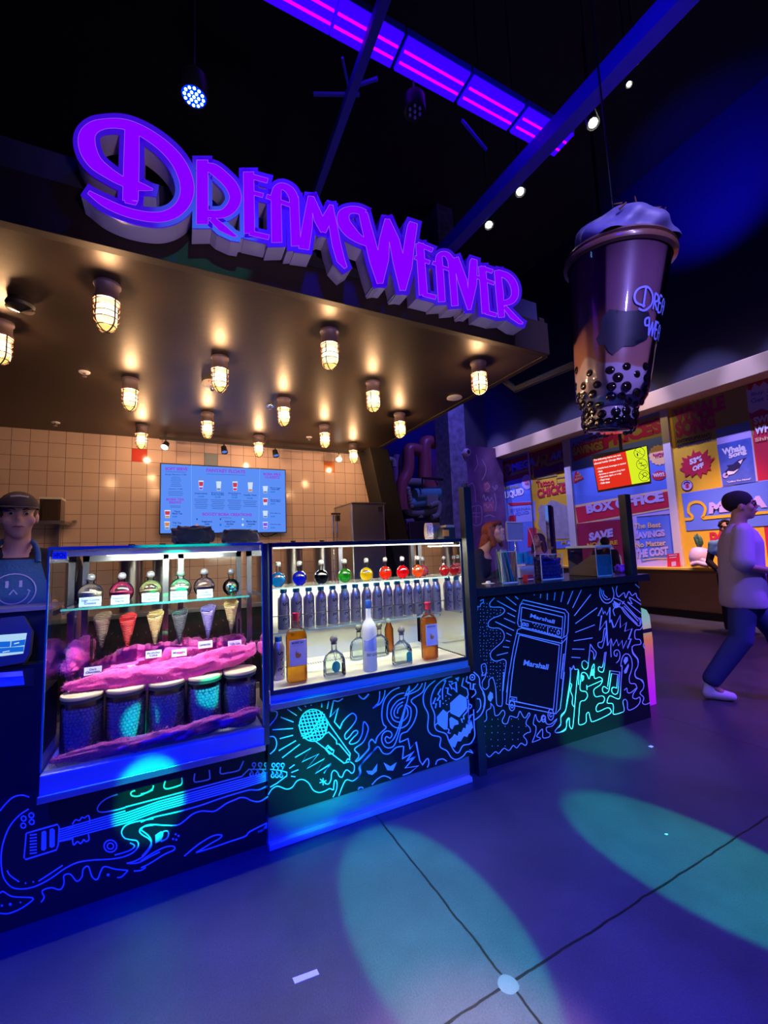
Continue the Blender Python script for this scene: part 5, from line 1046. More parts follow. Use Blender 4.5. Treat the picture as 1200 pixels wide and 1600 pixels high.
def flatbottle(px, y, z, w, d, hs, hn, liq, lm, lab, nm, fillz):
    q = hit(px, 1040, YP(y)); x = q.x; t = thing(nm, (x, y, z), lab, 'bottle')
    S_ = [(rrect(w*.96, d*.96, .012), 0.0), (rrect(w, d, .014), 0.006), (rrect(w, d, .014), hs-0.04), (rrect(w*.93, d*.95, .018), hs-0.022), (rrect(w*.7, d*.8, .018), hs-0.006), (rrect(w*.36, d*.55, .012), hs+0.004), (rrect(.0135, .0135, .0134), hs+0.014), (rrect(.0135, .0135, .0134), hn-0.03)]
    loft(S_, x, y, z, G_b, False).build('glass_body', t, smooth=True)
    f = 0.93
    S2 = [(rrect(w*f, d*f, .012), 0.012), (rrect(w*f, d*f, .012), hs-0.042), (rrect(w*.88, d*.88, .016), hs-0.024), (rrect(w*.86, d*.86, .016), min(fillz, hs-0.02))]
    loft(S2, x, y, z, lm).build('spirit', t, smooth=True)
    MB().use(mat('red_bottle_cap', (0.45, 0.01, 0.04), 0.3)).lathe((x, y, z+hn-0.045), [(0.0145, 0), (0.0175, 0.002), (0.0175, 0.03), (0.020, 0.033), (0.020, 0.044), (0.001, 0.045)], 20).build('cap', t, smooth=True)
    lb = MB().use(mat('lilac_label_paper', (0.55, 0.50, 0.80), 0.6)).box(x-w*.86, x+w*.86, y-d-0.002, y-d-0.0008, z+hs*0.34, z+hs*0.80); L2 = lb.build('label', t)
    mt = MB().use(C_drk); yl = y-d-0.003
    mt.text('MOUNT GAY', (x-w*.62, yl, z+hs*.73), (x+w*.62, yl, z+hs*.73), (x-w*.62, yl, z+hs*.77), None, 0, 0.04)
    mt.box(x-w*.7, x+w*.7, yl, yl+.0005, z+hs*.70, z+hs*.702)
    mt.use(mat('orange_brown_print', (0.55, 0.18, 0.05), 0.6)).add([(x+w*.5*a, yl, z+hs*(.54+.085*b)) for a, b in ((-.35, .9), (-.1, .2), (.1, .6), (.15, 0), (.55, .2), (.6, -.4), (.2, -.8), (-.4, -.7), (-.55, -.1))], [tuple(range(9))])
    mt.build('label_print', L2); return t
flatbottle(410+195*.275, 2.27, 0.753, 0.052, 0.030, 0.285, 0.365, 1, M_am, 'tall amber rum bottle with red cap and MOUNT GAY label, far left', 'rum_bottle', 0.28)
flatbottle(410+955*.275, 2.27, 0.753, 0.048, 0.030, 0.275, 0.352, 1, M_am2, 'copper coloured rum bottle with red cap and MOUNT GAY label, at the right', 'rum_bottle', 0.27)
def tequila(px, py, y, z, lab, tagshape, sc=1.0):
    q = hit(px, py, YP(y)); x = q.x; t = thing('tequila_bottle', (x, y, z), lab, 'bottle')
    w, d = 0.060*sc, 0.034*sc
    S_ = [(rrect(w*.9, d*.9, .02*sc), 0), (rrect(w, d, .026*sc), 0.012*sc), (rrect(w*.97, d, .026*sc), 0.085*sc), (rrect(w*.80, d*.9, .026*sc), 0.112*sc), (rrect(w*.45, d*.6, .018*sc), 0.130*sc), (rrect(w*.24, w*.24, w*.239), 0.14*sc), (rrect(w*.22, w*.22, w*.219), 0.168*sc), (rrect(w*.27, w*.27, w*.269), 0.172*sc), (rrect(w*.27, w*.27, w*.269), 0.178*sc)]
    loft(S_, x, y, z, G_b, False).build('glass_body', t, smooth=True)
    S2 = [(rrect(w*.8, d*.78, .018*sc), 0.016*sc), (rrect(w*.84, d*.78, .02*sc), 0.08*sc), (rrect(w*.72, d*.7, .02*sc), 0.100*sc)]
    loft(S2, x, y, z, glassmat('clear_spirit', (0.86, 0.9, 0.92), 1.33)).build('spirit', t, smooth=True)
    MB().use(mat('cork_stopper_grey', (0.12, 0.11, 0.12), 0.5)).ball((x, y, z+0.198*sc), 0.0215*sc, 16, 10).lathe((x, y, z), [(w*.2, .17*sc), (w*.2, .19*sc)], 14).build('stopper', t, smooth=True)
    if tagshape:
        gm = mat('green_hang_tag', (0.02, 0.36, 0.25), 0.6); tx, tz = (x-0.004, z+0.062) if tagshape == 1 else (x+0.026, z+0.052)
        cd = MB().use(mat('green_cord', (0.05, 0.10, 0.06), 0.7)).tube([(x-w*.22, y-w*.24, z+0.145*sc), (tx, y-d-0.004, tz+0.03)], 0.0012, 5).tube([(x+w*.22, y-w*.24, z+0.145*sc), (tx, y-d-0.004, tz+0.03)], 0.0012, 5)
        g_ = MB().use(gm)
        pts = [(tx+0.024*math.cos(a), tz+0.030*math.sin(a)) for a in [2*math.pi*i/14 for i in range(14)]] if tagshape == 1 else [(tx-.018, tz-.028), (tx+.018, tz-.028), (tx+.018, tz+.02), (tx+.008, tz+.028), (tx-.008, tz+.028), (tx-.018, tz+.02)]
        n_ = len(pts); g_.add([(a, y-d-0.006, b) for a, b in pts]+[(a, y-d-0.004, b) for a, b in pts], [tuple(range(n_)), tuple(range(2*n_-1, n_-1, -1))]+[(i, n_+i, n_+(i+1) % n_, (i+1) % n_) for i in range(n_)])
        gt = g_.build('hang_tag', t); cd.build('cord', gt)
    return t
tequila(410+410*.275, 1050, 2.27, 0.753, 'stubby clear tequila bottle with a round green hang tag', 1, 1.02)
tequila(410+795*.275, 1030, 2.27, 0.753, 'stubby clear tequila bottle with a rectangular green hang tag', 2, 1.02)
tequila(410+550*.275, 1020, 2.55, 0.753, 'mirror image of a stubby clear bottle at the back, left of the tall vodka', 0, 0.98)  # reflection built as a solid bottle
tequila(410+668*.275, 1020, 2.55, 0.753, 'mirror image of a stubby clear bottle at the back, right of the tall vodka', 0, 0.98)  # second reflected bottle, also built solid
# vodka
q = hit(410+612*.275, 1040, YP(2.27)); x, y, z = q.x, 2.27, 0.753
t = thing('vodka_bottle', (x, y, z), 'tall frosted vodka bottle with blue cap and GREY GOOSE lettering', 'bottle')
G_fr = mat('frosted_glass', (0.78, 0.80, 0.86), 0.45, trans=0.35)
MB().use(G_fr).lathe((x, y, z), [(0.001, 0), (0.038, 0), (0.0415, 0.006), (0.0415, 0.235), (0.036, 0.262), (0.020, 0.285), (0.0155, 0.30), (0.0150, 0.355)], 28).build('glass_body', t, smooth=True)
MB().use(mat('blue_foil_cap', (0.02, 0.08, 0.40), 0.3, 0.3)).lathe((x, y, z), [(0.0165, 0.35), (0.0175, 0.352), (0.0168, 0.392), (0.0155, 0.396), (0.001, 0.396)], 20).build('cap', t, smooth=True)
lb = MB().use(mat('blue_picture_label', (0.25, 0.32, 0.72), 0.5, var=0.5, vscale=20)); vs = []
for zz in (0.115, 0.185):
    for i in range(13):
        a = -1.2+2.4*i/12; vs.append((x+0.0418*math.sin(a), y-0.0418*math.cos(a), z+zz+(0.012*math.sin(a*2) if zz > .15 else 0)))
lb.add(vs, [(i, i+1, 14+i, 13+i) for i in range(12)]); lb.build('label', t)
vs, fs, _ = textpoly('GREY GOOSE', 0.02); MB().use(C_drk).add([(x+0.042*math.sin((u-.5)*1.7), y-0.042*math.cos((u-.5)*1.7), z+0.088+0.014*w) for u, w in vs], fs).build('lettering', t)
# reflected orange bottle behind, built solid, clear tumbler can at the left
q = hit(410+722*.275, 1010, YP(2.62)); x = q.x
t = thing('mirrored_bottle', (x, 2.62, 0.753), 'mirror image of a slim orange bottle at the back between two stubby ones', 'bottle')
MB().use(G_b).lathe((x, 2.62, 0.753), [(0.001, 0), (0.030, 0), (0.030, 0.15), (0.014, 0.19), (0.012, 0.235)], 20).build('glass_body', t, smooth=True)
MB().use(M_am2).lathe((x, 2.62, 0.753), [(0.001, 0.006), (0.027, 0.006), (0.027, 0.148), (0.012, 0.185), (0.001, 0.187)], 20).build('bitter', t, smooth=True)
MB().use(mat('cream_label', (0.8, 0.72, 0.55), 0.6)).lathe((x, 2.62, 0.753), [(0.0138, 0.195), (0.0138, 0.235), (0.001, 0.237)], 16).build('cap', t, smooth=True)
q = hit(410+98*.275, 1050, YP(2.38)); x = q.x
copy_tree(r, (x+0.0, 2.40, 0.753), 'silvery can standing on the case floor, behind the amber rum bottle')
# thing between the cases: narrow upright
tag(MB().use(M_frame).box(0.404, 0.430, 2.22, 2.80, 0.50, 1.49).build('filler_strip'), 'narrow dark filler strip between the two display cases', 'filler strip')

# --- bulky black cloth bundles on top of the left case
def blob(c, sx, sy, sz, m, nm, lab, cat, seed=0, amp=0.25, flatb=True):
    mb = MB().use(m); vs = []; fs = []; n, k = 36, 20
    for i in range(k+1):
        f = math.pi*i/k
        for j in range(n):
            a = 2*math.pi*j/n; d = V((math.sin(f)*math.cos(a), math.sin(f)*math.sin(a), math.cos(f)))
            w = 1+amp*mnoise.fractal(d*2.2+V((seed, 0, 0)), 1.0, 2.2, 5)
            p_ = 0.45; q = V((math.copysign(abs(d.x)**.75, d.x)*sx, math.copysign(abs(d.y)**.75, d.y)*sy, math.copysign(abs(d.z)**p_, d.z)*sz))*w
            if flatb: q.z = max(q.z, -sz)
            vs.append(V(c)+q)
    for i in range(k):
        for j in range(n): fs.append((i*n+j, (i+1)*n+j, (i+1)*n+(j+1) % n, i*n+(j+1) % n))
    mb.add(vs, fs); return tag(mb.build(nm, smooth=True), lab, cat)
M_clo = mat('black_cloth', (0.012, 0.016, 0.018), 0.85, bump=0.6, bscale=30, sheen=0.3)
blob((0.093, 2.62, 1.553), 0.10, 0.09, 0.055, M_clo, 'cloth_bundle', 'bulky black cloth bundle on the left case, in front of the menu screen', 'bundle', 1, 0.3)
blob((0.345, 2.62, 1.543), 0.105, 0.09, 0.045, M_clo, 'cloth_bundle', 'flatter black cloth bundle on the left case, right of the bulky one', 'bundle', 4, 0.25)
# drum and boxed item on the right end of the bottle case
t = thing('label_roll', (1.71, 2.50, 1.494), 'round roll of printed labels with black side on top of the bottle case', 'roll')
cx_, cz_ = 1.545, 1.548
prt = mat('printed_label_paper', (0.5, 0.42, 0.4), 0.6)
nt = prt.node_tree; b = nt.nodes['Principled BSDF']; bt = nt.nodes.new('ShaderNodeTexBrick'); bt.inputs['Scale'].default_value = 60; bt.inputs['Color1'].default_value = (0.8, 0.75, 0.7, 1); bt.inputs['Color2'].default_value = (0.25, 0.2, 0.25, 1); bt.inputs['Mortar'].default_value = (0.6, 0.35, 0.2, 1)
tcn = nt.nodes.new('ShaderNodeTexCoord'); nt.links.new(tcn.outputs['Object'], bt.inputs[0]); nt.links.new(bt.outputs[0], b.inputs['Base Color'])
ax = V((0.85, -0.35, 0)).normalized(); c0 = V((1.62, 2.50, 1.494+0.062))
MB().use(prt).cyl(c0-ax*0.045, c0+ax*0.0, 0.062, seg=32).build('printed_roll', t, smooth=True)
MB().use(M_dark).cyl(c0+ax*0.0, c0+ax*0.05, 0.061, seg=32).build('black_side', t, smooth=True)

t2 = thing('boxed_device', (1.70, 2.42, 1.494), 'black box with an orange label beside the label roll', 'box')

MB().use(M_dark).box(1.625, 1.72, 2.36, 2.46, 1.494, 1.575).build('case', t2, bevel=0.004)
MB().use(mat('orange_label', (0.85, 0.25, 0.02), 0.5, emis=(1, 0.3, 0.03), es=0.0)).box(1.615, 1.665, 2.357, 2.3595, 1.515, 1.558).build('label', t2)
MB().use(prt).box(1.65, 1.72, 2.37, 2.45, 1.575, 1.592).build('paper_stack', t2)
# ============================================================ BAR TOP
M_post = mat('black_post', (0.02, 0.022, 0.025), 0.35)
G_guard = glassmat('guard_glass', (0.93, 0.94, 0.97), 1.45)
t = thing('guard_post', (1.75, 2.27, 0), 'square black post at the left end of the bar, with small clear figures on top', 'post')
MB().use(M_post).box(1.724, 1.785, 2.25, 2.31, 0.0, 1.838).build('shaft', t, bevel=0.002)
mb = MB().use(glassmat('frosted_figure', (0.75, 0.95, 0.85), 1.6))
for i, (dx, h) in enumerate(((-.018, .03), (-.004, .045), (.012, .032), (.022, .03))): mb.lathe((1.755+dx, 2.28, 1.838), [(0.001, 0), (0.008, 0), (0.007, h*.5), (0.003, h*.7), (0.005, h*.85), (0.001, h)], 8)
mb.build('finials', t, smooth=True)
t = thing('guard_post', (3.42, 2.19, BT), 'square black post standing on the right end of the bar top', 'post')
MB().use(M_post).box(3.386, 3.456, 2.235, 2.30, BT, 1.835).build('shaft', t, bevel=0.002)
tag(MB().use(G_guard).add([(1.79, 2.28, BT), (3.386, 2.265, BT), (3.386, 2.265, 1.815), (1.79, 2.28, 1.815)], [(0, 1, 2, 3)]).build('glass_guard'), 'clear glass guard between the two black posts of the bar', 'glass')
# straw bin
def bin_(x0, x1, y0, y1, z0, z1, root, g=None, lid=False):
    g = g or M_acr; b_ = MB().use(g)
    b_.add([(x0, y0, z0), (x1, y0, z0), (x1, y0, z1), (x0, y0, z1), (x0, y1, z0), (x1, y1, z0), (x1, y1, z1), (x0, y1, z1)], [(0, 1, 2, 3), (5, 4, 7, 6), (4, 0, 3, 7), (1, 5, 6, 2), (4, 5, 1, 0)])
    b_.build('clear_walls', root)
    e = MB().use(mat('pale_acrylic_edge', (0.75, 0.82, 0.88), 0.2, spec=0.8)); w = 0.004
    e.box(x0, x1, y0-.001, y0+w, z0, z0+0.008)
    for x in (x0, x1-w): e.box(x, x+w, y0-.001, y0+w, z0, z1)
    if not lid: e.box(x0, x1, y0-.001, y0+w, z1-w, z1)
    e.build('edges', root)
sx0, sx1, sy0, sy1 = 2.16, 2.315, 2.42, 2.485
t = thing('straw_bin', (2.24, 2.49, BT), 'tall clear acrylic bin of straws on the left of the bar top', 'bin')
bin_(sx0, sx1, sy0, sy1, BT, BT+0.235, t)
rj = random.Random(9); SCOL = [((0.08, 0.32, 0.34), 'mid teal'), ((0.12, 0.42, 0.40), 'light teal'), ((0.62, 0.42, 0.30), 'beige'), ((0.05, 0.22, 0.30), 'dark teal')]
for i in range(20):
    c, nm = SCOL[i % 4 if i % 8 else 2]; xb = sx0+0.02+rj.uniform(0, .12); yb = sy0+0.010+(i % 4)*0.0145; xt = min(sx1-.012, max(sx0+.012, xb+rj.uniform(-.075, -.01)))
    o = MB().use(mat('straw_'+nm.replace(' ', '_'), c, 0.4)).tube([(xb, yb, BT+0.004), (xt, yb, BT+0.225+rj.uniform(0, .035))], 0.0058, 8).build('drinking_straw', smooth=True)
    tag(o, '%s drinking straw in the clear bin on the bar' % nm, 'straw', '%s straws in the clear bin' % nm)
# bin of dark wrapped sweets
t = thing('sweet_bin', (2.68, 2.456, BT), 'clear square bin heaped with glossy dark blue balls in the middle of the bar top', 'bin')
bin_(2.56, 2.80, 2.42, 2.492, BT, BT+0.20, t)
M_dkb = mat('glossy_dark_blue', (0.02, 0.02, 0.22), 0.12, coat=1.0); bmsh = None
n = 0
for lz in range(6):
    for ix in range(7):
        for iy in range(2):
            x = 2.578+ix*0.0325+(lz % 2)*0.006; y = 2.438+iy*0.033; z = BT+0.017+lz*0.0285+(0.012 if lz == 5 else 0)*math.sin(ix)
            if bmsh is None: o = MB().use(M_dkb).ball((x, y, z), 0.0158, 14, 10).build('chocolate_ball', smooth=True, org=(x, y, z)); bmsh = o.data
            else: o = bpy.data.objects.new('chocolate_ball', bmsh); COL.objects.link(o); o.location = (x, y, z)
            tag(o, 'glossy dark blue ball in the clear square bin on the bar', 'sweet', 'dark balls in the clear square bin'); n += 1
# lidded bin with granules
t = thing('lidded_bin', (3.19, 2.48, BT), 'wide clear lidded bin half filled with pale granules on the bar top', 'bin')
bin_(3.097, 3.288, 2.34, 2.617, BT, BT+0.235, t, glassmat('smoky_acrylic', (0.72, 0.70, 0.74), 1.45), True)
MB().use(mat('pale_teal_lid', (0.55, 0.75, 0.72), 0.3)).box(3.087, 3.298, 2.33, 2.627, BT+0.235, BT+0.255).build('lid', t, bevel=0.003)
MB().use(mat('dark_handle', (0.1, 0.1, 0.1), 0.4)).box(3.094, 3.097, 2.55, 2.58, BT+0.205, BT+0.215).build('catch', t)
mb = MB().use(mat('pale_granules', (0.75, 0.80, 0.78), 0.85, bump=1.5, bscale=180, var=0.6, vscale=120)); vs = []; fs = []
n1 = 40
for i in range(n1+1):
    y = 2.344+0.268*i/n1; f = i/n1; h = BT+0.175-0.02*abs(f-.12)-0.13*max(0, f-.2)**0.9+0.003*math.sin(i*2.1)
    for x in (3.101, 3.284): vs += [(x, y, BT+0.004), (x, y, h)]
for i in range(n1):
    a = i*4; fs += [(a+1, a+5, a+4, a), (a+6, a+7, a+3, a+2), (a+3, a+7, a+5, a+1), (a+4, a+6, a+2, a)]
fs += [(2, 3, 1, 0), (n1*4+1, n1*4+3, n1*4+2, n1*4)]
tag(mb.add(vs, fs).build('granules'), 'pale sugary granules inside the wide lidded bin', 'granules', kind='stuff')
# payment tablet on a stalk
t = thing('order_tablet', (2.50, 2.72, BT), 'order tablet seen from behind on a thin stand, right of the worker behind the bar', 'tablet')
A, B_ = hit(792, 816, YP(2.72)), hit(819, 843, YP(2.72))
MB().use(mat('grey_tablet_back', (0.25, 0.26, 0.32), 0.4)).box(A.x, B_.x, 2.72, 2.745, B_.z, A.z).build('tablet', t, bevel=0.006)
MB().use(mat('peach_edge', (0.8, 0.55, 0.45), 0.5)).box(A.x-.01, B_.x-.05, 2.715, 2.72, A.z-.004, A.z+0.006).box(A.x-.01, B_.x-.03, 2.715, 2.72, B_.z-.012, B_.z).build('bright_edges', t)
MB().use(M_chr).cyl(((A.x+B_.x)/2, 2.735, BT), ((A.x+B_.x)/2, 2.735, B_.z), 0.006, seg=10).cyl(((A.x+B_.x)/2, 2.735, BT), ((A.x+B_.x)/2, 2.735, BT+0.01), 0.05, seg=20).build('stand', t, smooth=True)
q = [hit(x, y, YP(2.80)) for x, y in ((819, 822), (823, 822), (829, 833), (833, 845), (836, 862), (836, 880))]
MB().use(M_whp).tube(catmull([tuple(p) for p in q], 5), 0.0035, 6).build('cable', t, smooth=True)
# cups behind the bins
for k, (px, py, hh, nm) in enumerate(((812, 880, 0.09, 'left'), (822, 880, 0.10, 'middle'), (829, 882, 0.08, 'right'))):
    q = hit(px, py, YP(2.86)); zc = q.z
    o = MB().use(mat('blue_plastic_cup', (0.02, 0.35, 0.55), 0.25, trans=0.3)).lathe((q.x, 2.86, zc), [(0.001, 0.002), (0.026, 0), (0.033, hh), (0.031, hh), (0.025, 0.004), (0.001, 0.005)], 20).build('plastic_cup', smooth=True)
    tag(o, 'small turquoise cup on the drip tray behind the bar, %s of three' % nm, 'cup', 'turquoise cups behind the bar')
q = hit(820, 884, YP(2.86))
tag(MB().use(mat('pale_tray', (0.5, 0.5, 0.55), 0.4)).box(q.x-.14, q.x+.13, 2.78, 2.94, BT, q.z-0.002).build('drip_tray', bevel=0.004), 'pale raised tray behind the bar carrying the turquoise cups', 'tray')
# tall black and chrome dispenser
A, B_ = hit(857, 791, YP(2.80)), hit(873, 905, YP(2.80))
t = thing('tap_tower', ((A.x+B_.x)/2, 2.80, BT), 'tall black and chrome tap tower on the bar behind the dark sweets', 'tower')
MB().use(M_post).box(A.x+.03, B_.x, 2.80, 2.86, BT, A.z).build('black_column', t, bevel=0.002)
MB().use(M_chr).box(A.x-.02, A.x+.03, 2.79, 2.83, BT, A.z+0.01).build('chrome_side', t, bevel=0.002)
# inner work counter behind the bar
# small things between the bins
q = hit(826, 905, YP(2.44)); t = thing('napkin_box', (q.x, 2.44, BT), 'tiny red and white box between the straw bin and the dark sweets', 'box')
MB().use(C_red).box(q.x-.03, q.x+.03, 2.42, 2.47, BT, BT+0.05).build('box', t, bevel=0.002)
MB().use(C_wht).box(q.x-.03, q.x+.03, 2.418, 2.42, BT+.012, BT+0.02).build('band', t)
q = hit(772, 912, YP(2.46)); tag(MB().use(M_whp).lathe((q.x-.02, 2.5, BT), [(0.001, 0), (0.045, 0.0), (0.05, 0.004), (0.02, 0.008), (0.016, 0.02), (0.001, 0.022)], 20).build('small_dish', smooth=True), 'small pale dish on the bar left of the straw bin', 'dish')
q = hit(985, 893, YP(2.46)); t = thing('purple_pouch', (q.x-.02, 2.50, BT), 'small violet pouch on the bar beside the right post', 'pouch')
o = blob((q.x-.03, 2.52, BT+0.036), 0.075, 0.04, 0.034, mat('violet_cloth', (0.32, 0.08, 0.7), 0.6), 'pouch_body', None, None, 7, 0.4); o.parent = t; o.location = o.location-t.location

# ============================================================ GIANT HANGING CUP
P0 = hit(951, 674, YP(1.90)); P1 = hit(966, 404, YP(1.72)); AX = (P1-P0).normalized(); HL = (P1-P0).length
t = thing('giant_cup', P0, 'giant hanging bubble tea cup with whipped cream dome, beside the canopy corner', 'cup')
RB, RT = 0.178, 0.325
def cr(f): return RB*1.05+(RT-RB*1.05)*f
sx = (V((1, 0, 0))-AX*AX.x).normalized(); sy = AX.cross(sx)
M_cupg = glassmat('giant_cup_plastic', (0.90, 0.90, 0.95), 1.5, 0.04)
prof = [(0.001, 0), (RB*.85, 0.0), (RB*1.0, HL*.03), (RB*1.02, HL*.09), (RB*.93, HL*.118), (RB*.96, HL*.13), (RB*1.12, HL*.15)]+[(cr(f)+0.03*(1-f)*0.6, HL*f) for f in (0.2, 0.3, 0.45, 0.6, 0.75, 0.9, 0.985)]
MB().use(M_cupg).lathe(P0, prof, 48, AX).build('clear_shell', t, smooth=True)
def drinkmat():
    m = bpy.data.materials.new('layered_drink'); m.use_nodes = True; nt = m.node_tree; b = nt.nodes['Principled BSDF']; L = nt.links.new
    tc = nt.nodes.new('ShaderNodeTexCoord'); dt_ = nt.nodes.new('ShaderNodeVectorMath'); dt_.operation = 'DOT_PRODUCT'; dt_.inputs[1].default_value = tuple(AX); L(tc.outputs['Object'], dt_.inputs[0])
    nz = nt.nodes.new('ShaderNodeTexNoise'); nz.inputs['Scale'].default_value = 4.5; nz.inputs['Detail'].default_value = 0.0; L(tc.outputs['Object'], nz.inputs['Vector'])
    s_ = nt.nodes.new('ShaderNodeMath'); s_.operation = 'MULTIPLY_ADD'; s_.inputs[1].default_value = 0.35; L(nz.outputs['Fac'], s_.inputs[0]); L(dt_.outputs['Value'], s_.inputs[2])
    mr = nt.nodes.new('ShaderNodeMapRange'); mr.inputs[1].default_value = 0; mr.inputs[2].default_value = HL; L(s_.outputs[0], mr.inputs[0])
    cr_ = nt.nodes.new('ShaderNodeValToRGB'); e = cr_.color_ramp.elements; e[0].position = 0.50; e[0].color = (0.70, 0.60, 0.66, 1); e[1].position = 0.515; e[1].color = (0.55, 0.28, 0.20, 1)
    k = e.new(0.8); k.color = (0.30, 0.14, 0.22, 1); L(mr.outputs[0], cr_.inputs[0]); L(cr_.outputs[0], b.inputs['Base Color']); b.inputs['Roughness'].default_value = 0.35; b.inputs['Coat Weight'].default_value = 0.6; return m
MB().use(drinkmat()).lathe(P0, [(0.001, 0.008), (RB*.80, 0.008), (RB*.93, HL*.035), (RB*.95, HL*.085), (RB*.88, HL*.118), (RB*.92, HL*.135), (RB*1.06, HL*.16)]+[((cr(f)+0.018*(1-f))*.975, HL*f) for f in (0.25, 0.4, 0.6, 0.8, 0.97)]+[(0.001, HL*.975)], 48, AX).build('drink', t, smooth=True)
def onCup(a, f, dr=0.0):
    z = HL*f; rr_ = None
    for (r1, z1), (r2, z2) in zip(prof, prof[1:]):
        if z1 <= z <= z2: rr_ = r1+(r2-r1)*(z-z1)/max(1e-6, z2-z1)
    rr_ = (rr_ or RT)+dr; return P0+AX*z+sx*(rr_*math.cos(a))+sy*(rr_*math.sin(a))
def cupflat(mb, pts, dr=-0.004):   # pts (a, f) outline -> fan, curved on the shell
    ca = sum(p[0] for p in pts)/len(pts); cf = sum(p[1] for p in pts)/len(pts); rings = [[(ca+(a-ca)*s_, cf+(f-cf)*s_) for a, f in pts] for s_ in (1, .75, .5, .25)]
    n_ = len(pts); vs = [onCup(a, f, dr) for rg in rings for a, f in rg]+[onCup(ca, cf, dr)]; fs = []
    for k in range(3):
        for i in range(n_): fs.append((k*n_+i, k*n_+(i+1) % n_, (k+1)*n_+(i+1) % n_, (k+1)*n_+i))
    for i in range(n_): fs.append((3*n_+i, 3*n_+(i+1) % n_, 4*n_))
    mb.add(vs, fs)
# camera-facing angle of the cup
dcam = (EYE-(P0+P1)/2); A0 = math.atan2(dcam.dot(sy), dcam.dot(sx))
def ca_(px, py):   # photo pixel -> (angle, height fraction) on the shell
    best = None
    for i in range(-80, 81):
        a = A0+i/80*1.7
        for j in range(0, 101, 2):
            pp = onCup(a, j/100); v = pp-EYE; zc = v.dot(fw); X = 600+FPX*v.dot(rt)/zc; Y = 800-FPX*v.dot(up)/zc; d = (X-px)**2+(Y-py)**2
            if best is None or d < best[0]: best = (d, a, j/100)
    return best[1], best[2]
rj = random.Random(21); M_boba = mat('tapioca_black', (0.01, 0.006, 0.006), 0.1, coat=1.0)
bs = []
tries = 0
while len(bs) < 130 and tries < 14000:
    tries += 1; f = abs(rj.gauss(0, 0.11)); a = rj.uniform(0, 2*math.pi)
    if f < 0.012 or f > 0.36 or (f > 0.2 and rj.random() > 0.45): continue
    pp = onCup(a, f, -0.012)
    if all((pp-q).length > (0.046 if f < .1 else 0.062) for q in bs): bs.append(pp)
bm0 = None
for pp in bs:
    nrm = (pp-P0-AX*(pp-P0).dot(AX)).normalized()
    mb = MB().use(M_boba).ball((0, 0, 0), 0.031*rj.uniform(.85, 1.15), 16, 10)
    mb.v = [pp+v-nrm*(v.dot(nrm)*0.55) for v in mb.v]; mb.build('tapioca_pearl', t, smooth=True)
mb = MB().use(mat('black_base_disc', (0.01, 0.007, 0.007), 0.15, coat=0.8)).lathe(P0, [(0.001, -0.002), (RB*.72, -0.002), (RB*.86, 0.01)], 40, AX); mb.build('base_mass', t, smooth=True)
# dark splash shape
mb = MB().use(mat('dark_splash_print', (0.004, 0.006, 0.02), 0.5))
out = [ca_(x, y) for x, y in ((940, 500), (953, 486), (975, 484), (995, 484), (1012, 490), (1018, 510), (1010, 530), (990, 540), (975, 542), (966, 546), (958, 553), (951, 550), (946, 540), (936, 540), (932, 528), (938, 515))]
cupflat(mb, out, 0.003); mb.build('splash_print', t, smooth=True)
# logo strokes on the shell, starting where the photo shows it and running round
aD, fD = ca_(1003, 470); SCL = 0.058
def logo(mb, strokes, a0, f0, sc, w):
    for s_ in strokes:
        pts = catmull(s_, 4) if len(s_) > 2 else s_; n_ = len(pts); Lf = []; Rt = []
        for i in range(n_):
            p, q_ = pts[max(i-1, 0)], pts[min(i+1, n_-1)]; dx, dy = q_[0]-p[0], q_[1]-p[1]; d = math.hypot(dx, dy) or 1; nx, ny = -dy/d*w, dx/d*w
            for sg, lst in ((1, Lf), (-1, Rt)):
                X, Y = pts[i][0]+nx*sg, pts[i][1]+ny*sg; r_ = cr(f0); lst.append(onCup(a0+X*sc/r_, f0+Y*sc/HL, 0.005))
        vs = Lf+Rt; mb.add(vs, [(i, i+1, n_+i+1, n_+i) for i in range(n_-1)])
mb = MB().use(mat('lit_blue_logo_print', (0.25, 0.30, 0.95), 0.4))
G_ = {'D': [[(-.2, -1.05), (.5, -1.2), (1.25, -.5), (1.3, .4), (.7, 1.15), (0, 1.2), (-.6, .8), (-.75, .1), (-.4, -.5), (.5, -.75)], [(.35, 1.15), (.3, -.9)]],
      'R': [[(0, .8), (0, -.9)], [(0, .8), (.5, .6), (.55, .1), (0, -.1)], [(.1, -.1), (.65, -.9)]], 'E': [[(.5, .7), (0, .7), (0, -.9), (.5, -.9)], [(0, 0), (.4, 0)]],
      'A': [[(0, -.9), (0, .3), (.3, .7), (.6, .3), (.6, -.9)], [(0, -.1), (.6, -.1)]], 'M': [[(0, -.9), (.1, .7)], [(.1, .7), (.4, -.2)], [(.4, -.2), (.7, .7)], [(.7, .7), (.85, -.9)]],
      'W': [[(.35, .2), (-.1, .1), (-.2, .7), (.2, .95), (.3, .7)], [(.3, .8), (.5, -.9)], [(.5, -.9), (.8, .6)], [(.8, .6), (1.05, -.9)], [(1.05, -.9), (1.35, .9)]], 'V': [[(0, .7), (.35, -.9)], [(.35, -.9), (.7, .8)]]}
x = 0
for ch, wd in (('D', 1.6), ('R', .85), ('E', .75), ('A', .85), ('M', 1.0)):
    logo(mb, [[(x+a, b) for a, b in s_] for s_ in G_[ch]], aD-0.03, fD, SCL, 0.11); x += wd
x = 0.9
for ch, wd in (('W', 1.55), ('E', .7), ('A', .8), ('V', .85), ('E', .7), ('R', .85)):
    logo(mb, [[(x+a, b) for a, b in s_] for s_ in G_[ch]], aD-0.03, fD-0.135, SCL, 0.11); x += wd
mb.build('logo_print', t, smooth=True)
M_lidr = mat('brown_rim', (0.16, 0.07, 0.05), 0.3, coat=0.5)
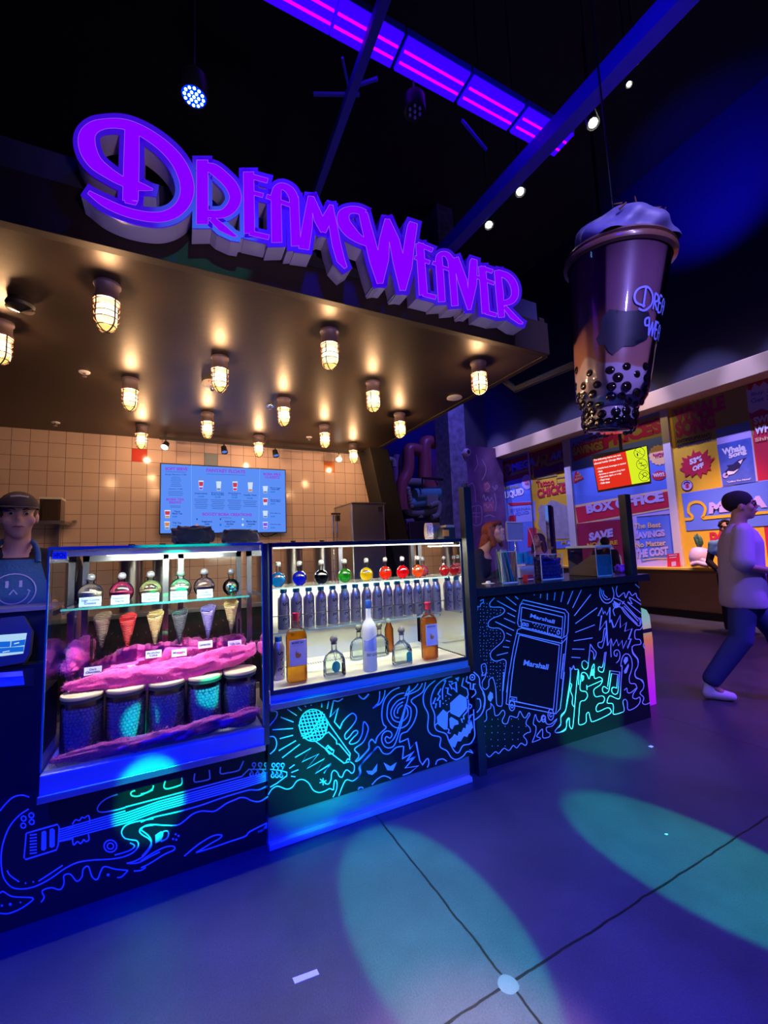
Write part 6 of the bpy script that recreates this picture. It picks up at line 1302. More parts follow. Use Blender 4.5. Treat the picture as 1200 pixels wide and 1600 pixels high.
MB().use(M_lidr).lathe(P0+AX*HL*.965, [(RT, -0.012), (RT+0.026, -0.004), (RT+0.030, 0.02), (RT+0.02, 0.034), (RT+0.012, 0.04), (RT+0.022, 0.052), (RT+0.01, 0.07), (RT-0.05, 0.078), (0.001, 0.085)], 56, AX).build('rim', t, smooth=True)
# cream swirl
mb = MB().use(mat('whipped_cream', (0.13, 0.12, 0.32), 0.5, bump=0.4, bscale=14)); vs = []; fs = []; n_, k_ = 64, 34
C0 = P0+AX*(HL*.965+0.07)
for i in range(k_+1):
    f = i/k_
    for j in range(n_):
        a = 2*math.pi*j/n_; sw = 0.10*math.sin(4*a+f*8)*(1-f)**.5+0.05*math.sin(9*a-f*9)*(1-f)
        r_ = RT*0.97*math.cos(f*math.pi/2)**0.8*(1+sw)+0.004; z_ = 0.27*math.sin(f*math.pi/2)**1.1
        vs.append(C0+AX*z_+sx*(r_*math.cos(a)+0.03*f)+sy*(r_*math.sin(a)))
for i in range(k_):
    for j in range(n_): fs.append((i*n_+j, i*n_+(j+1) % n_, (i+1)*n_+(j+1) % n_, (i+1)*n_+j))
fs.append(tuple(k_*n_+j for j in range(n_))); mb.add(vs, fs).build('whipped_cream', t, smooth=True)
MBS = mat('brown_crumb', (0.20, 0.09, 0.04), 0.6)
for i in range(9):
    a = rj.uniform(A0-0.3, A0+1.8); f = rj.uniform(.35, .95); r_ = RT*.97*math.cos(f*math.pi/2)**.8; c = C0+AX*(0.27*math.sin(f*math.pi/2)**1.1+.01)+sx*(r_*math.cos(a))+sy*(r_*math.sin(a))
    d = V((rj.uniform(-1, 1), rj.uniform(-1, 1), rj.uniform(.2, 1))).normalized(); MB().use(MBS).tube([c-d*.02, c+d*.03], [0.010, 0.004], 6).build('topping_crumb', t)
br = MB().use(M_dark)
br.tube([P0+AX*HL*.5+V((0, .31, 0)), (2.6, 2.6, P0.z+.55), (2.44, 2.7, HC+0.15)], 0.03, 10); br.tube([P1+V((0, 0, .33)), P1+V((0.05, 0.05, 6.0-P1.z))], 0.006, 6)
br.build('hanging_bracket', t)

# ============================================================ MENU SCREEN, ICE MACHINE, WALL SHELF
TP = YP(5.20)
c_ = [hit(x, y, TP) for x, y in ((250, 723), (447.5, 734), (447, 832.5), (248.5, 835))]
tx0, tx1 = (c_[0].x+c_[3].x)/2, (c_[1].x+c_[2].x)/2; tz1 = (c_[0].z+c_[1].z)/2; tz0 = (c_[2].z+c_[3].z)/2
t = thing('menu_screen', ((tx0+tx1)/2, 5.22, tz0), 'wide wall mounted menu screen glowing pale blue', 'screen')
MB().use(M_dark).box(tx0, tx1, 5.20, 5.25, tz0, tz1).build('bezel', t, bevel=0.003)
MB().use(M_dark).box((tx0+tx1)/2-.2, (tx0+tx1)/2+.2, 5.25, 5.30, tz0+.2, tz1-.2).build('wall_mount', t)
MB().use(emit('lit_screen_blue', (0.115, 0.30, 1.0), 0.92)).box(tx0+.012, tx1-.012, 5.196, 5.20, tz0+.012, tz1-.012).build('display', t)
mb = MB(); E_v = emit('screen_violet', (0.30, 0.10, 0.9), 0.8); E_n = emit('screen_navy', (0.03, 0.08, 0.45), 0.8); E_r = emit('screen_red', (0.75, 0.05, 0.12), 0.8); E_w = emit('screen_white', (0.6, 0.75, 1.0), 1.0); E_o = emit('screen_orange', (0.8, 0.3, 0.1), 0.8); E_k = emit('screen_grey', (0.2, 0.3, 0.45), 0.8); E_b = emit('screen_blue', (0.02, 0.2, 0.75), 0.9)
def tv(t_): return S(t_, 240, 710, 5.4545)
TV = TP
def tt(m, s, a, b_, c_, bold=0.03): mb.use(m).text(s, tv(a)[0], tv(b_)[0], tv(c_)[0], TV, 0.008, bold)
def tl(m, cx, cy, w, hw=0.35): p = tv('%g,%g' % (cx, cy))[0]; k = w/5.4545/2; mb.use(m).ribbon([(p[0]-k, p[1]-k*.03), (p[0]+k, p[1]+k*.03)], TV, 0.008, hw)
mb.use(emit('screen_line', (0.2, 0.42, 1.0), 1.0)); mb.ribbon(tv('322,85 325,665'), TV, 0.006, 0.3); mb.ribbon(tv('905,120 895,665'), TV, 0.006, 0.3)
tt(E_v, 'SOFT SERVE', '98,137', '290,140', '98,108', 0.05); tt(E_v, 'FANTASY FLOATS', '448,150', '782,165', '448,118', 0.05); tt(E_v, 'BOBA MILK\nCLASSICS', '935,205', '1090,208', '935,155', 0.05)
tt(E_v, 'BOBA TEA\nBREWS', '108,420', '262,420', '108,372', 0.05); tt(E_v, 'BOOZY BOBA CREATIONS', '415,522', '838,528', '415,495', 0.05)
tl(E_n, 190, 150, 180, .25); tl(E_n, 615, 172, 330, .25); tt(E_n, 'Single Flavors | 7.00', '98,180', '280,182', '98,165', 0.02)
for k in range(6): tl(E_n, 190, 195+k*15, 70+12*(k % 3), .28)
tt(E_n, 'Swirls | 7.00', '130,302', '245,304', '130,288', 0.02)
for k in range(3): tl(E_n, 188, 318+k*15, 120+12*(k % 2), .28)
for k in range(2): tl(E_n, 186, 440+k*10, 90, .25)
NM = [('Dreamweaver', 405, 330), ('Brown Sugar\nBoba Sundae', 548, 335), ('Strawberry\nLove', 690, 338), ('Vanilla Haze', 822, 345)]
for (s_, cx, cy) in NM:
    w = 55; tt(E_n, s_, '%g,%g' % (cx-w, cy+(12 if '\n' in s_ else 8)), '%g,%g' % (cx+w, cy+(14 if '\n' in s_ else 9)), '%g,%g' % (cx-w, cy-(14 if '\n' in s_ else 5)))
    tt(E_b, '13.00', '%g,%g' % (cx-25, cy+36), '%g,%g' % (cx+25, cy+36), '%g,%g' % (cx-25, cy+22), 0.05)
    for k in range(6 if cx != 822 else 4): tl(E_n, cx, cy+53+k*15, 120-12*(k % 3), .32)
def cup(cx, cy, w, h, c1, c2, dome=True):
    mb.use(E_w).flat(tv('%g,%g %g,%g %g,%g %g,%g' % (cx-w, cy-h, cx+w, cy-h, cx+w*.7, cy+h, cx-w*.7, cy+h)), TV, 0.007)
    mb.use(c1).flat(tv('%g,%g %g,%g %g,%g %g,%g' % (cx-w*.85, cy-h*.7, cx+w*.85, cy-h*.7, cx+w*.7, cy+h*.2, cx-w*.7, cy+h*.2)), TV, 0.009)
    mb.use(c2).flat(tv('%g,%g %g,%g %g,%g %g,%g' % (cx-w*.7, cy+h*.45, cx+w*.7, cy+h*.45, cx+w*.6, cy+h*.92, cx-w*.6, cy+h*.92)), TV, 0.009)
    if dome: mb.use(E_k).ribbon(tv('%g,%g %g,%g %g,%g' % (cx-w, cy-h, cx, cy-h*1.9, cx+w, cy-h)), TV, 0.009, 0.25)
for cx, cy, c1, c2 in ((404, 262, E_r, E_v), (555, 270, E_w, E_k), (694, 270, E_r, E_r), (824, 278, E_w, E_o)): cup(cx, cy, 22, 40, c1, c2)
cup(118, 508, 26, 34, E_r, E_o, False); cup(115, 605, 24, 34, E_o, E_k, False)
tt(E_n, 'Peach\nBlack Tea', '160,510', '245,512', '160,478'); tt(E_b, '6.00', '160,537', '200,537', '160,522', .05); tt(E_n, 'Thai Tea', '160,590', '235,592', '160,575'); tt(E_b, '7.00', '160,615', '200,615', '160,602', .05)
for k, (cy, s_) in enumerate(((300, 'Brown Sugar\nBoba Milk'), (402, 'Strawberry\nBoba Milk'), (510, 'Boba Milk Tea'), (605, 'Ube Boba Milk'))):
    cup(952, cy, 22, 30, (E_w, E_r, E_w, E_v)[k], (E_k, E_w, E_k, E_v)[k], False); h_ = 14 if '\n' in s_ else 6
    tt(E_n, s_, '995,%g' % (cy-8+h_-4), '1085,%g' % (cy-7+h_-2), '995,%g' % (cy-8-h_)); tt(E_b, '8.00', '998,%g' % (cy+26), '1035,%g' % (cy+26), '998,%g' % (cy+13), .05)
for k, (cx, s_) in enumerate(((455, 'Imagination\nLatte'), (650, 'Cookies & Cream\nBoba Shake'), (835, 'Matcha Mint\nLavender'))):
    tt(E_n, s_, '%g,%g' % (cx-45, 600), '%g,%g' % (cx+45, 602), '%g,%g' % (cx-45, 562)); tt(E_b, '15.00', '%g,620' % (cx-45), '%g,620' % (cx), '%g,608' % (cx-45), .05)
    mb.use(E_n if k != 2 else E_w).flat(ell(*tv('%g,552' % (cx-85+k*5))[0], 1.2, 1.6, 10), TV, 0.009); mb.use((E_o, E_b, E_w)[k]).flat(ell(*tv('%g,600' % (cx-85+k*5))[0], 1.8, 2.0, 10), TV, 0.009)
tl(E_n, 620, 540, 90, .25); mb.build('menu_graphics', t)
q = [hit(x, y, YP(5.26)) for x, y in ((408, 833), (412, 838), (420, 838), (430, 834), (436, 831))]
MB().use(M_dark).tube(catmull([tuple(p) for p in q], 4), 0.006, 6).build('cable', t)
# ice machine
t = thing('ice_machine', (2.15, 4.95, 0.95), 'stainless steel ice machine against the tiled wall, right of the menu screen', 'ice machine')
M_st = mat('brushed_stainless', (0.55, 0.52, 0.50), 0.28, 0.95, bump=0.04, bscale=400)
a_, b_2 = hit(549, 786, YP(4.7)), hit(600, 776, YP(4.7))
ix0, ix1, iz = a_.x, b_2.x, a_.z
MB().use(M_st).box(ix0, ix1, 4.7, 5.28, 0.95, iz).build('cabinet', t, bevel=0.012)
MB().use(M_dark).box(ix1-.09, ix1-.03, 4.694, 4.70, iz-.10, iz-.04).build('badge_plate', t)
MB().use(M_st).box(ix0-.012, ix1+.012, 4.68, 5.29, iz-.006, iz+.012).build('lid', t, bevel=0.004)
# back counter with soup warmers
t = thing('back_counter', (0.8, 4.95, 0), 'long steel back counter along the tiled wall', 'counter')
MB().use(M_dark).box(-2.6, 2.6, 4.72, 5.28, 0.0, 0.9).build('cabinet', t); MB().use(M_st).box(-2.62, 2.62, 4.66, 5.29, 0.9, 0.945).build('worktop', t, bevel=0.004)
for k, (px, w, lab) in enumerate(((206, 0.12, 'left one with a dark dome'), (254, 0.10, 'middle one'), (458, 0.12, 'below the right part of the menu screen'), (503, 0.12, 'one left of the ice machine'))):
    q = hit(px, 846, YP(4.45)); zt = 1.54 if k < 2 else 1.56
    t = thing('topping_warmer', (q.x, 4.45, 0.946), 'tall dark lidded pot on the back counter, '+lab, 'pot', 'lidded pots on the back counter')
    t.location.y = 4.9; f_ = 4.9/4.45; x = hit(px, 846, YP(4.9)).x; t.location.x = x; zt = 1.55
    MB().use(M_st).lathe((x, 4.9, 0), [(0.001, 0.946), (w*.9, 0.946), (w*.9, zt-0.03), (0.001, zt-0.03)], 28).build('pot', t, smooth=True)
    MB().use(M_dark).lathe((x, 4.9, 0), [(w+.02, zt-0.03), (w+.02, zt-0.012), (w*.5, zt+0.01), (0.001, zt+0.015)], 28).build('lid', t, smooth=True)
    MB().use(M_dark).lathe((x, 4.9, 0), [(0.012, zt+0.01), (0.012, zt+0.03), (0.03, zt+0.035), (0.03, zt+0.048), (0.001, zt+0.05)], 16).build('knob', t, smooth=True)
# drink dispenser left of the ice machine
t = thing('steel_frother', (1.72, 4.9, 0.946), 'thin black and steel tap stand left of the ice machine', 'tap stand')
p_ = hit(524, 803, YP(4.9)); x = p_.x
MB().use(M_chr).cyl((x-.03, 4.9, .946), (x-.03, 4.9, p_.z), .008, seg=8).cyl((x+.02, 4.9, .946), (x+.02, 4.9, p_.z), .008, seg=8).build('poles', t)
MB().use(M_dark).box(x-.05, x+.06, 4.88, 4.92, p_.z-.01, p_.z+.01).box(x+.005, x+.05, 4.87, 4.93, p_.z-.09, p_.z-.02).build('head', t)
# left wall shelf and box
t = thing('wall_shelf', (-1.1, 5.15, 1.8), 'steel wall shelf on brackets behind the worker with the cap', 'shelf')
a_, b_2 = hit(0, 816, YP(5.0)), hit(101, 815, YP(5.0))
MB().use(M_st).box(a_.x-.4, b_2.x, 5.0, 5.29, b_2.z-.02, b_2.z+.01).build('board', t)
MB().use(M_st).box(b_2.x-.11, b_2.x-.08, 5.20, 5.29, b_2.z-.30, b_2.z-.02).box(b_2.x+.02, b_2.x+.05, 5.2, 5.28, b_2.z, b_2.z+.03).build('bracket', t)
SHZ = b_2.z+.011; q0, q1 = hit(63, 808, YP(5.08)), hit(97, 778, YP(5.08))
t = thing('storage_box', ((q0.x+q1.x)/2, 5.12, SHZ), 'translucent box with brown paper inside on the steel wall shelf', 'box')
MB().use(glassmat('cloudy_box', (0.6, 0.58, 0.55), 1.5, 0.3)).box(q0.x, q1.x, 5.04, 5.22, SHZ, q1.z).build('box_walls', t)
MB().use(mat('brown_paper', (0.22, 0.15, 0.12), 0.8)).box(q0.x+.015, q1.x-.025, 5.06, 5.2, SHZ+.004, q1.z-.035).build('paper_stack', t)
MB().use(M_whp).box(q0.x-.005, q1.x+.005, 5.035, 5.225, q1.z-.02, q1.z).build('rim', t)

# ============================================================ PAY STATION, LEFT
t = thing('checkout_counter', (-1.0, 2.6, 0), 'black checkout counter at the left edge, next to the left display case', 'counter')
MB().use(M_panel).box(-1.7, -0.50, 2.34, 2.60, 0.484, 1.0).build('cabinet', t)
MB().use(M_panel).box(-1.7, -0.495, 2.42, 2.60, 1.0, 1.221).build('upstand', t, bevel=0.003)
MB().use(mat('violet_grey_top', (0.12, 0.10, 0.18), 0.35)).box(-1.7, -0.49, 2.40, 2.62, 1.222, 1.238).build('ledge', t)
t = thing('pay_terminal', (-0.66, 2.34, 1.0), 'black pay terminal with a tilted lit blue and white screen', 'terminal')
SPL = (V((-0.6, 2.33, 1.09)), V((0, -1, 0.28)).normalized())
MB().use(M_dark).flat(S('-60,972 36,962 50,985 46,1020 38,1035 -60,1052'), SPL, -0.002, 0.035).build('body', t)
MB().use(emit('terminal_screen_white', (0.45, 0.72, 1.0), 0.9)).flat(S('-50,996 42,989 36,1021 -50,1032'), SPL, 0.001, 0.002).build('screen', t)
mb = MB().use(emit('terminal_screen_blue', (0.01, 0.16, 0.85), 0.8)); mb.flat(S('-50,1005 16.5,1002 15.5,1011 -50,1014'), SPL, 0.002); mb.flat(S('18,1002 40,999 38.5,1008 17,1011'), SPL, 0.002); mb.flat(S('-50,1016 37.5,1010 36.5,1018 -50,1025'), SPL, 0.002)
mb.use(E_w).ribbon(S('22,1006 30,1004'), SPL, 0.003, 0.8).ribbon(S('4,1019 15,1017'), SPL, 0.003, 0.6); mb.build('screen_tiles', t)
MB().use(M_dark).box(-0.75, -0.58, 2.36, 2.42, 1.0, 1.08).build('foot', t)
t = thing('card_reader', (-0.64, 2.32, 0.9), 'small dark reader with a blue and white front below the pay terminal', 'card reader')
RP = YP(2.335)
MB().use(M_dark).flat(S('-40,1052 52,1044 52,1072 -40,1080'), RP, 0.0, 0.003).build('housing', t)
MB().use(mat('blue_front', (0.08, 0.22, 0.75), 0.4)).flat(S('-30,1054 35,1048 38,1070 -30,1076'), RP, 0.004, 0.003).build('front_plate', t)
MB().use(C_wht).flat(S('-30,1053 35,1049 36,1056 -30,1061'), RP, 0.006, 0.001).build('white_band', t)
# ============================================================ HALL CEILING
LZ = 5.2
LP = ZP(LZ)
M_lf = mat('blue_fixture_housing', (0.05, 0.05, 0.4), 0.4)
M_tube = emit('magenta_led_tube', (0.62, 0.0, 1.0), 2.2); M_diff = emit('blue_led_body', (0.02, 0.0, 1.0), 2.2)
segs = [(395, -32, 524, 18), (526, 19, 577, 49), (582, 52, 622, 77), (628, 83, 722, 138), (728, 142, 805, 186), (811, 190, 862, 219), (866, 222, 880, 229)]
yl = hit(727, 142, LP).y
for k, (xa_, ya_, xb_, yb_) in enumerate(segs):
    a, b_ = hit(xa_, ya_, LP), hit(xb_, yb_, LP)
    x0, x1 = a.x, b_.x; nm = ['leftmost, cut by the top photo edge', 'second from the left', 'third from the left', 'fourth from the left, longest', 'fifth from the left', 'sixth from the left', 'short last one beyond the beam'][k]
    t = thing('led_fixture', ((x0+x1)/2, yl, LZ), 'violet and blue twin tube LED fixture, '+nm, 'light fixture', 'row of LED fixtures on the hall ceiling')
    MB().use(M_diff).box(x0, x1, yl-0.115, yl+0.115, LZ, LZ+0.02).build('lit_body', t)
    MB().use(M_lf).box(x0-.01, x1+.01, yl-.12, yl+.12, LZ+.02, LZ+.08).build('housing', t)
    for dy in (-0.035, 0.045): MB().use(M_tube).tube([(x0+.01, yl+dy, LZ-.006), (x1-.01, yl+dy, LZ-.004)], 0.009, 8).build('tube', t)
x0, x1 = hit(380, -40, LP).x, hit(880, 229, LP).x
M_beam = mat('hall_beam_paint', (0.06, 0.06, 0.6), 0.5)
tag(MB().use(M_beam).box(x0, x1, yl-.03, yl+.03, LZ+.08, LZ+.14).build('fixture_rail'), 'long rail carrying the row of violet LED fixtures', 'rail')
def beam(ax, ay, bx, by, z, w, lab, name='ceiling_beam', ext0=2.0, ext1=2.0, h=None):
    a, b_ = hit(ax, ay, ZP(z)), hit(bx, by, ZP(z)); d = (b_-a).normalized(); a, b_ = a-d*ext0, b_+d*ext1; n_ = V((-d.y, d.x, 0))*w/2; h = h or w*1.2
    mb = MB().use(M_beam); mb.add([a-n_, b_-n_, b_+n_, a+n_]+[p+V((0, 0, h)) for p in (a-n_, b_-n_, b_+n_, a+n_)], [(0, 3, 2, 1), (4, 5, 6, 7), (0, 1, 5, 4), (1, 2, 6, 5), (2, 3, 7, 6), (3, 0, 4, 7)])
    return tag(mb.build(name), lab, 'beam')
beam(1077, 0, 712, 384, 4.9, 0.13, 'straight blue lit beam crossing under the hall ceiling at the right', ext0=1.5, ext1=3.0)
beam(603, 0, 508, 268, 5.0, 0.065, 'thinner dim beam crossing the hall ceiling above the sign', ext0=1.5, ext1=2.5)
beam(490, 149, 562, 150, 5.08, 0.02, 'thin brace rod under the dim beam, left side', 'brace_rod', 0, 0)
beam(535, 92, 545, 140, 5.08, 0.016, 'thin brace rod rising from the dim beam towards the LED fixtures', 'brace_rod', 0, 0)
beam(560, 135, 590, 125, 5.1, 0.02, 'short brace rod under the dim beam, right side', 'brace_rod', 0, 0)
beam(722, 190, 760, 236, 5.1, 0.02, 'short thin brace rod right of the LED fixture row', 'brace_rod', 0, 0)
# conduit for hangers
M_lens = emit('lit_white_spot_lens', (1.0, 0.95, 0.82), 40.0)
for k, (px, py, lab, tg) in enumerate(((813, 300, 'lit white hall spotlight left of the giant cup, upper of the two close ones', (5.5, 3.5, 0)), (764, 352, 'lit white hall spotlight just above the right end of the sign', (5.0, 4.2, 0)), (927, 193, 'lit white hall spotlight right of the LED fixture row end', (6.0, 2.5, 0)), (994, 97, 'small lit hall spotlight high at the right, upper one', (7, 1, 0)), (983, 132, 'small lit hall spotlight high at the right, lower one', (7, 1.5, 0)))):
    c = hit(px, py, ZP(4.9 if k < 3 else 5.6)); t = thing('hall_spotlight', c, lab, 'spotlight', 'white hall spotlights on the ceiling')
    d = (V(tg)-c).normalized()*0.5+(EYE-c).normalized()*0.8; d.normalize(); s_ = 1.0 if k < 3 else 0.55
    MB().use(M_dark).tube([c-d*.16*s_, c], [0.045*s_, 0.05*s_], 16, caps=False).cyl(c-d*.16*s_, c-d*.17*s_, 0.045*s_, seg=16).build('can', t, smooth=True)
    MB().use(M_lens).cyl(c-d*0.012, c-d*.008, 0.034*s_, seg=16).build('lens', t)
    MB().use(M_dark).cyl(c-d*.08*s_, V((c.x-d.x*.08, c.y-d.y*.08, 9.0)), 0.006, seg=8).build('hanger', t)
c = hit(303, 152, ZP(4.4)); t = thing('par_light', c, 'lit blue LED par light with many small lenses, above the D of the sign', 'light fixture')
MB().use(M_dark).lathe(c, [(0.075, -.0), (0.085, .02), (0.08, .14), (0.001, .16)], 24).build('housing', t, smooth=True)
mb = MB().use(emit('bright_blue_led', (0.25, 0.55, 1.0), 14.0))
for ring_, n_ in ((0, 1), (.028, 6), (.056, 12)):
    for i in range(n_): a = 2*math.pi*i/max(1, n_); mb.cyl(c+V((ring_*math.cos(a), ring_*math.sin(a), .004)), c+V((ring_*math.cos(a), ring_*math.sin(a), 0)), .009, seg=8)
mb.build('led_lenses', t); MB().use(M_dark).cyl(c+V((0, 0, .15)), c+V((0, 0, 4.6)), 0.008, seg=8).build('hanger', t)
MB().use(emit('deep_blue_plate', (0.0, 0.02, 1.0), 2.0)).lathe(c, [(0.001, .008), (0.074, .008)], 24).build('diffuser', t)
c = hit(648, 175, ZP(4.9)); t = thing('par_light', c, 'unlit dark par light with a ring of lenses, below the LED fixture row', 'light fixture')
MB().use(M_dark).lathe(c, [(0.001, .01), (0.06, .01), (0.085, -.0), (0.09, .02), (0.085, .12), (0.001, .14)], 24).build('housing', t, smooth=True)
mb = MB().use(mat('dull_lens', (0.2, 0.2, 0.4), 0.2, spec=1.0))
for i in range(7): a = 2*math.pi*i/6; r_ = 0.045 if i < 6 else 0; mb.ball(c+V((r_*math.cos(a), r_*math.sin(a), .002)), .014, 10, 6)
mb.build('lenses', t, smooth=True); MB().use(M_dark).cyl(c+V((0, 0, .13)), c+V((0, 0, .28)), 0.008, seg=8).build('hanger', t)

# ============================================================ INFORMATION SCREEN
cI = hit(972, 733, XP(5.35)); az = math.radians(156); dI = V((math.sin(az), math.cos(az), 0)); nI = V((-dI.y, dI.x, 0))
if (EYE-cI).dot(nI) < 0: nI = -nI
IP = (cI, nI)
t = thing('information_screen', cI, 'hanging screen with red and yellow panels listing items not allowed, behind the giant cup', 'screen')
MB().use(M_dark).flat(S('924,711 1011,696 1017,755 934,769'), IP, -0.004, 0.05).build('bezel', t)
mb = MB().use(emit('screen_signal_red', (0.80, 0.03, 0.015), 0.95)); s8 = w8
mb.flat(s8('255,555 618,460 688,825 318,890'), IP, 0.001); mb.use(emit('screen_lime', (0.70, 0.85, 0.02), 1.0)).flat(s8('618,460 848,402 885,790 688,825'), IP, 0.001); mb.build('display', t)
mb = MB().use(emit('screen_pure_white', (0.9, 0.9, 0.95), 1.0))
for s_, a, b_, c_ in (('The following items are not', '265,575', '565,515', '262,550'), ('allowed inside Omega Mart:', '272,615', '580,550', '270,588'), ('SPLIT', '0,0', '0,0', '0,0'), ('- Outside food, beverages or alcohol', '300,668', '622,604', '297,645'), ('- Masks', '308,697', '365,687', '306,675'), ('- Bad jokes or weapons of any kind', '315,733', '610,675', '313,710'), ('- Cigarettes, cigars, or e-cigs', '322,762', '572,715', '320,740'), ('- Illegal drugs', '330,793', '442,775', '328,770'), ('- Roller skates', '335,825', '445,808', '333,803')):
    if s_ == 'SPLIT': mb.build('heading', t); mb = MB().use(MATS['screen_pure_white']); continue
    mb.text(s_, s8(a)[0], s8(b_)[0], s8(c_)[0], IP, 0.004, 0.03)
mb.build('item_list', t)
mb = MB().use(C_drk)
for cx_, cy_ in ((770, 477), (797, 603), (822, 730)):
    e_ = ell(890+cx_/7.0588, 640+cy_/7.0588, 8.4, 8.4, 24); mb.ribbon(e_, IP, 0.005, 0.35, closed=True); mb.ribbon([e_[15], e_[3]] if cy_ == 603 else [e_[14], e_[2]], IP, 0.005, 0.3)
mb.flat(s8('742,480 752,478 758,512 750,516 740,500'), IP, 0.005); mb.flat(s8('780,618 840,605 842,612 782,626'), IP, 0.005); mb.ribbon(s8('760,600 775,590 790,600 800,578'), IP, 0.005, 0.4)
mb.ribbon(s8('805,705 835,690 860,715 835,740 812,730 805,705'), IP, 0.005, 0.4); mb.ribbon(s8('800,760 825,728'), IP, 0.005, 0.5); mb.ribbon(s8('770,450 780,470'), IP, 0.005, 0.3); mb.build('pictograms', t)
MB().use(M_dark).box(cI.x-.02, cI.x+.02, cI.y-.02, cI.y+.02, cI.z, 9.0).build('ceiling_pole', t) if False else MB().use(M_dark).cyl(cI-nI*.05, cI-nI*.05+V((0, 0, 9.0-cI.z)), 0.02, seg=10).build('ceiling_pole', t)

# ============================================================ BACK OF THE HALL: PIPES, COLUMN, PAINTED WALL
M_pp = mat('violet_pipe_paint', (0.20, 0.10, 0.22), 0.35); M_rp = mat('rust_red_pipe', (0.30, 0.07, 0.09), 0.4); M_gp = mat('grey_green_pipe', (0.22, 0.24, 0.22), 0.4); M_tp = mat('teal_pipe', (0.10, 0.35, 0.42), 0.35)
def u6(t_): return S(t_, 600, 680, 6.6667)
MY = 7.6
t = thing('pipe_machine', (5.0, MY, 0), 'tangled walk-in machine of violet, rust red and teal pipes right of the slanted pier', 'machine')
def pipe(m, s_, r, y=MY, nm='pipe'):
    q = [tuple(hit(x, yy, YP(y))) for x, yy in u6(s_)]; return MB().use(m).tube(catmull(q, 5), r*.8, 12).build(nm, t, smooth=True)
pipe(M_rp, '370,160 290,140 255,170 255,300 240,400 190,500 180,620 195,780', 0.16); pipe(M_rp, '530,80 450,70 420,120 425,300 430,480 500,540 590,600', 0.18, MY+.1)
pipe(M_pp, '130,210 125,400 140,600', 0.13, MY+.3); pipe(M_gp, '400,490 280,485 220,500 205,560 225,700 250,790 340,810 460,800 560,770', 0.10)
pipe(M_tp, '320,625 420,612 520,605 600,605 650,640 650,720 630,800 620,880', 0.17, MY-.1); pipe(M_tp, '275,715 370,700 480,685', 0.14, MY-.05); pipe(M_gp, '480,735 560,705 580,760 560,830 500,855', 0.07, MY-.2)
pipe(M_gp, '370,800 380,860', 0.08); pipe(M_pp, '220,910 300,900', 0.09); pipe(M_pp, '230,970 400,965', 0.06); pipe(M_gp, '30,265 70,250 100,270 105,330', 0.07)
mb = MB().use(M_dark); A, B_ = hit(*u6('230,850')[0], YP(MY)), hit(*u6('700,1000')[0], YP(MY)); mb.box(A.x, B_.x, MY-.1, MY+.8, 0, A.z-.1); mb.build('plinth', t, bevel=0.02)
mb = MB().use(mat('machine_body', (0.04, 0.05, 0.09), 0.5, var=0.6, vscale=5)); A, B_ = hit(*u6('300,540')[0], YP(MY+.4)), hit(*u6('690,900')[0], YP(MY+.4)); mb.box(A.x, B_.x, MY+.35, MY+1.0, B_.z-1.2, A.z); mb.build('body', t, bevel=0.02)
mb = MB().use(M_gp)
for k in range(7): a = hit(*u6('%g,%g' % (250+k*6, 560+k*30))[0], YP(MY-.1)); mb.ball(a, 0.06, 10, 6)
for k in range(9): a = hit(*u6('%g,%g' % (460+k*12, 735))[0], YP(MY-.2)); mb.cyl(a, a+V((0, 0, .25)), 0.03, seg=6)
mb.build('fittings', t, smooth=True)
mb = MB().use(M_dark); mb.tube([tuple(hit(*p, YP(MY-.3))) for p in u6('400,445 700,465')], 0.03, 8); mb.tube([tuple(hit(*p, YP(MY-.3))) for p in u6('400,445 400,560')], 0.02, 6); mb.build('handrail', t)
# textured column and the painted wall
A, B_ = hit(*u6('692,300')[0], YP(7.0)), hit(*u6('862,300')[0], YP(7.0))
M_colm = mat('mottled_column', (0.22, 0.24, 0.34), 0.7, var=0.9, vscale=9, bump=0.8, bscale=12)
struct(MB().use(M_colm).box(A.x, B_.x, 7.0, 7.5, 0, 9.0), 'column')
pw = mat('spray_painted_wall', (0.22, 0.10, 0.25), 0.7, var=0.95, vscale=2.2, bump=0.4, bscale=6)
A, B_ = hit(726, 760, YP(9.2)), hit(780, 760, YP(9.2))
t = thing('painted_wall', ((A.x+B_.x)/2, 9.2, 0), 'spray painted dark wall panel with pale scrawls, left of the shop front', 'wall panel')
MB().use(pw).box(A.x-1.2, 8.5, 9.2, 9.3, 0, 4.3).build('panel', t)
mb = MB().use(mat('pale_scrawl', (0.55, 0.42, 0.62), 0.7)); WP = YP(9.2)
for s_ in ('885,520 920,500 945,560 955,700', '1020,250 1060,330 1055,400 1020,470', '1050,520 1080,500 1100,540 1060,570', '1130,530 1150,560 1170,520 1180,545 1150,575', '1030,650 1040,620 1060,680 1080,640 1100,690 1120,650 1140,700', '1040,740 1060,720 1080,760 1110,720 1130,760', '915,745 1010,745 1010,920 915,920 915,745', '920,810 1005,810', '925,850 1000,850', '960,750 960,915', '1150,600 1170,700 1160,790', '960,200 980,300 940,380', '1040,850 1100,830 1150,850'):
    mb.ribbon(catmull(u6(s_), 4) if s_.count(' ') > 2 else u6(s_), WP, 0.004, 0.55)
mb.use(mat('pink_scrawl', (0.5, 0.15, 0.25), 0.7)); mb.flat(u6('1035,500 1080,480 1110,530 1090,600 1050,590'), WP, 0.003); mb.flat(u6('1030,700 1150,690 1150,790 1040,800'), WP, 0.003)
mb.build('scrawls', t)
q = hit(729, 707, YP(6.95)); t = thing('dome_camera', q, 'small white security camera on the navy wall left of the shop front', 'camera')
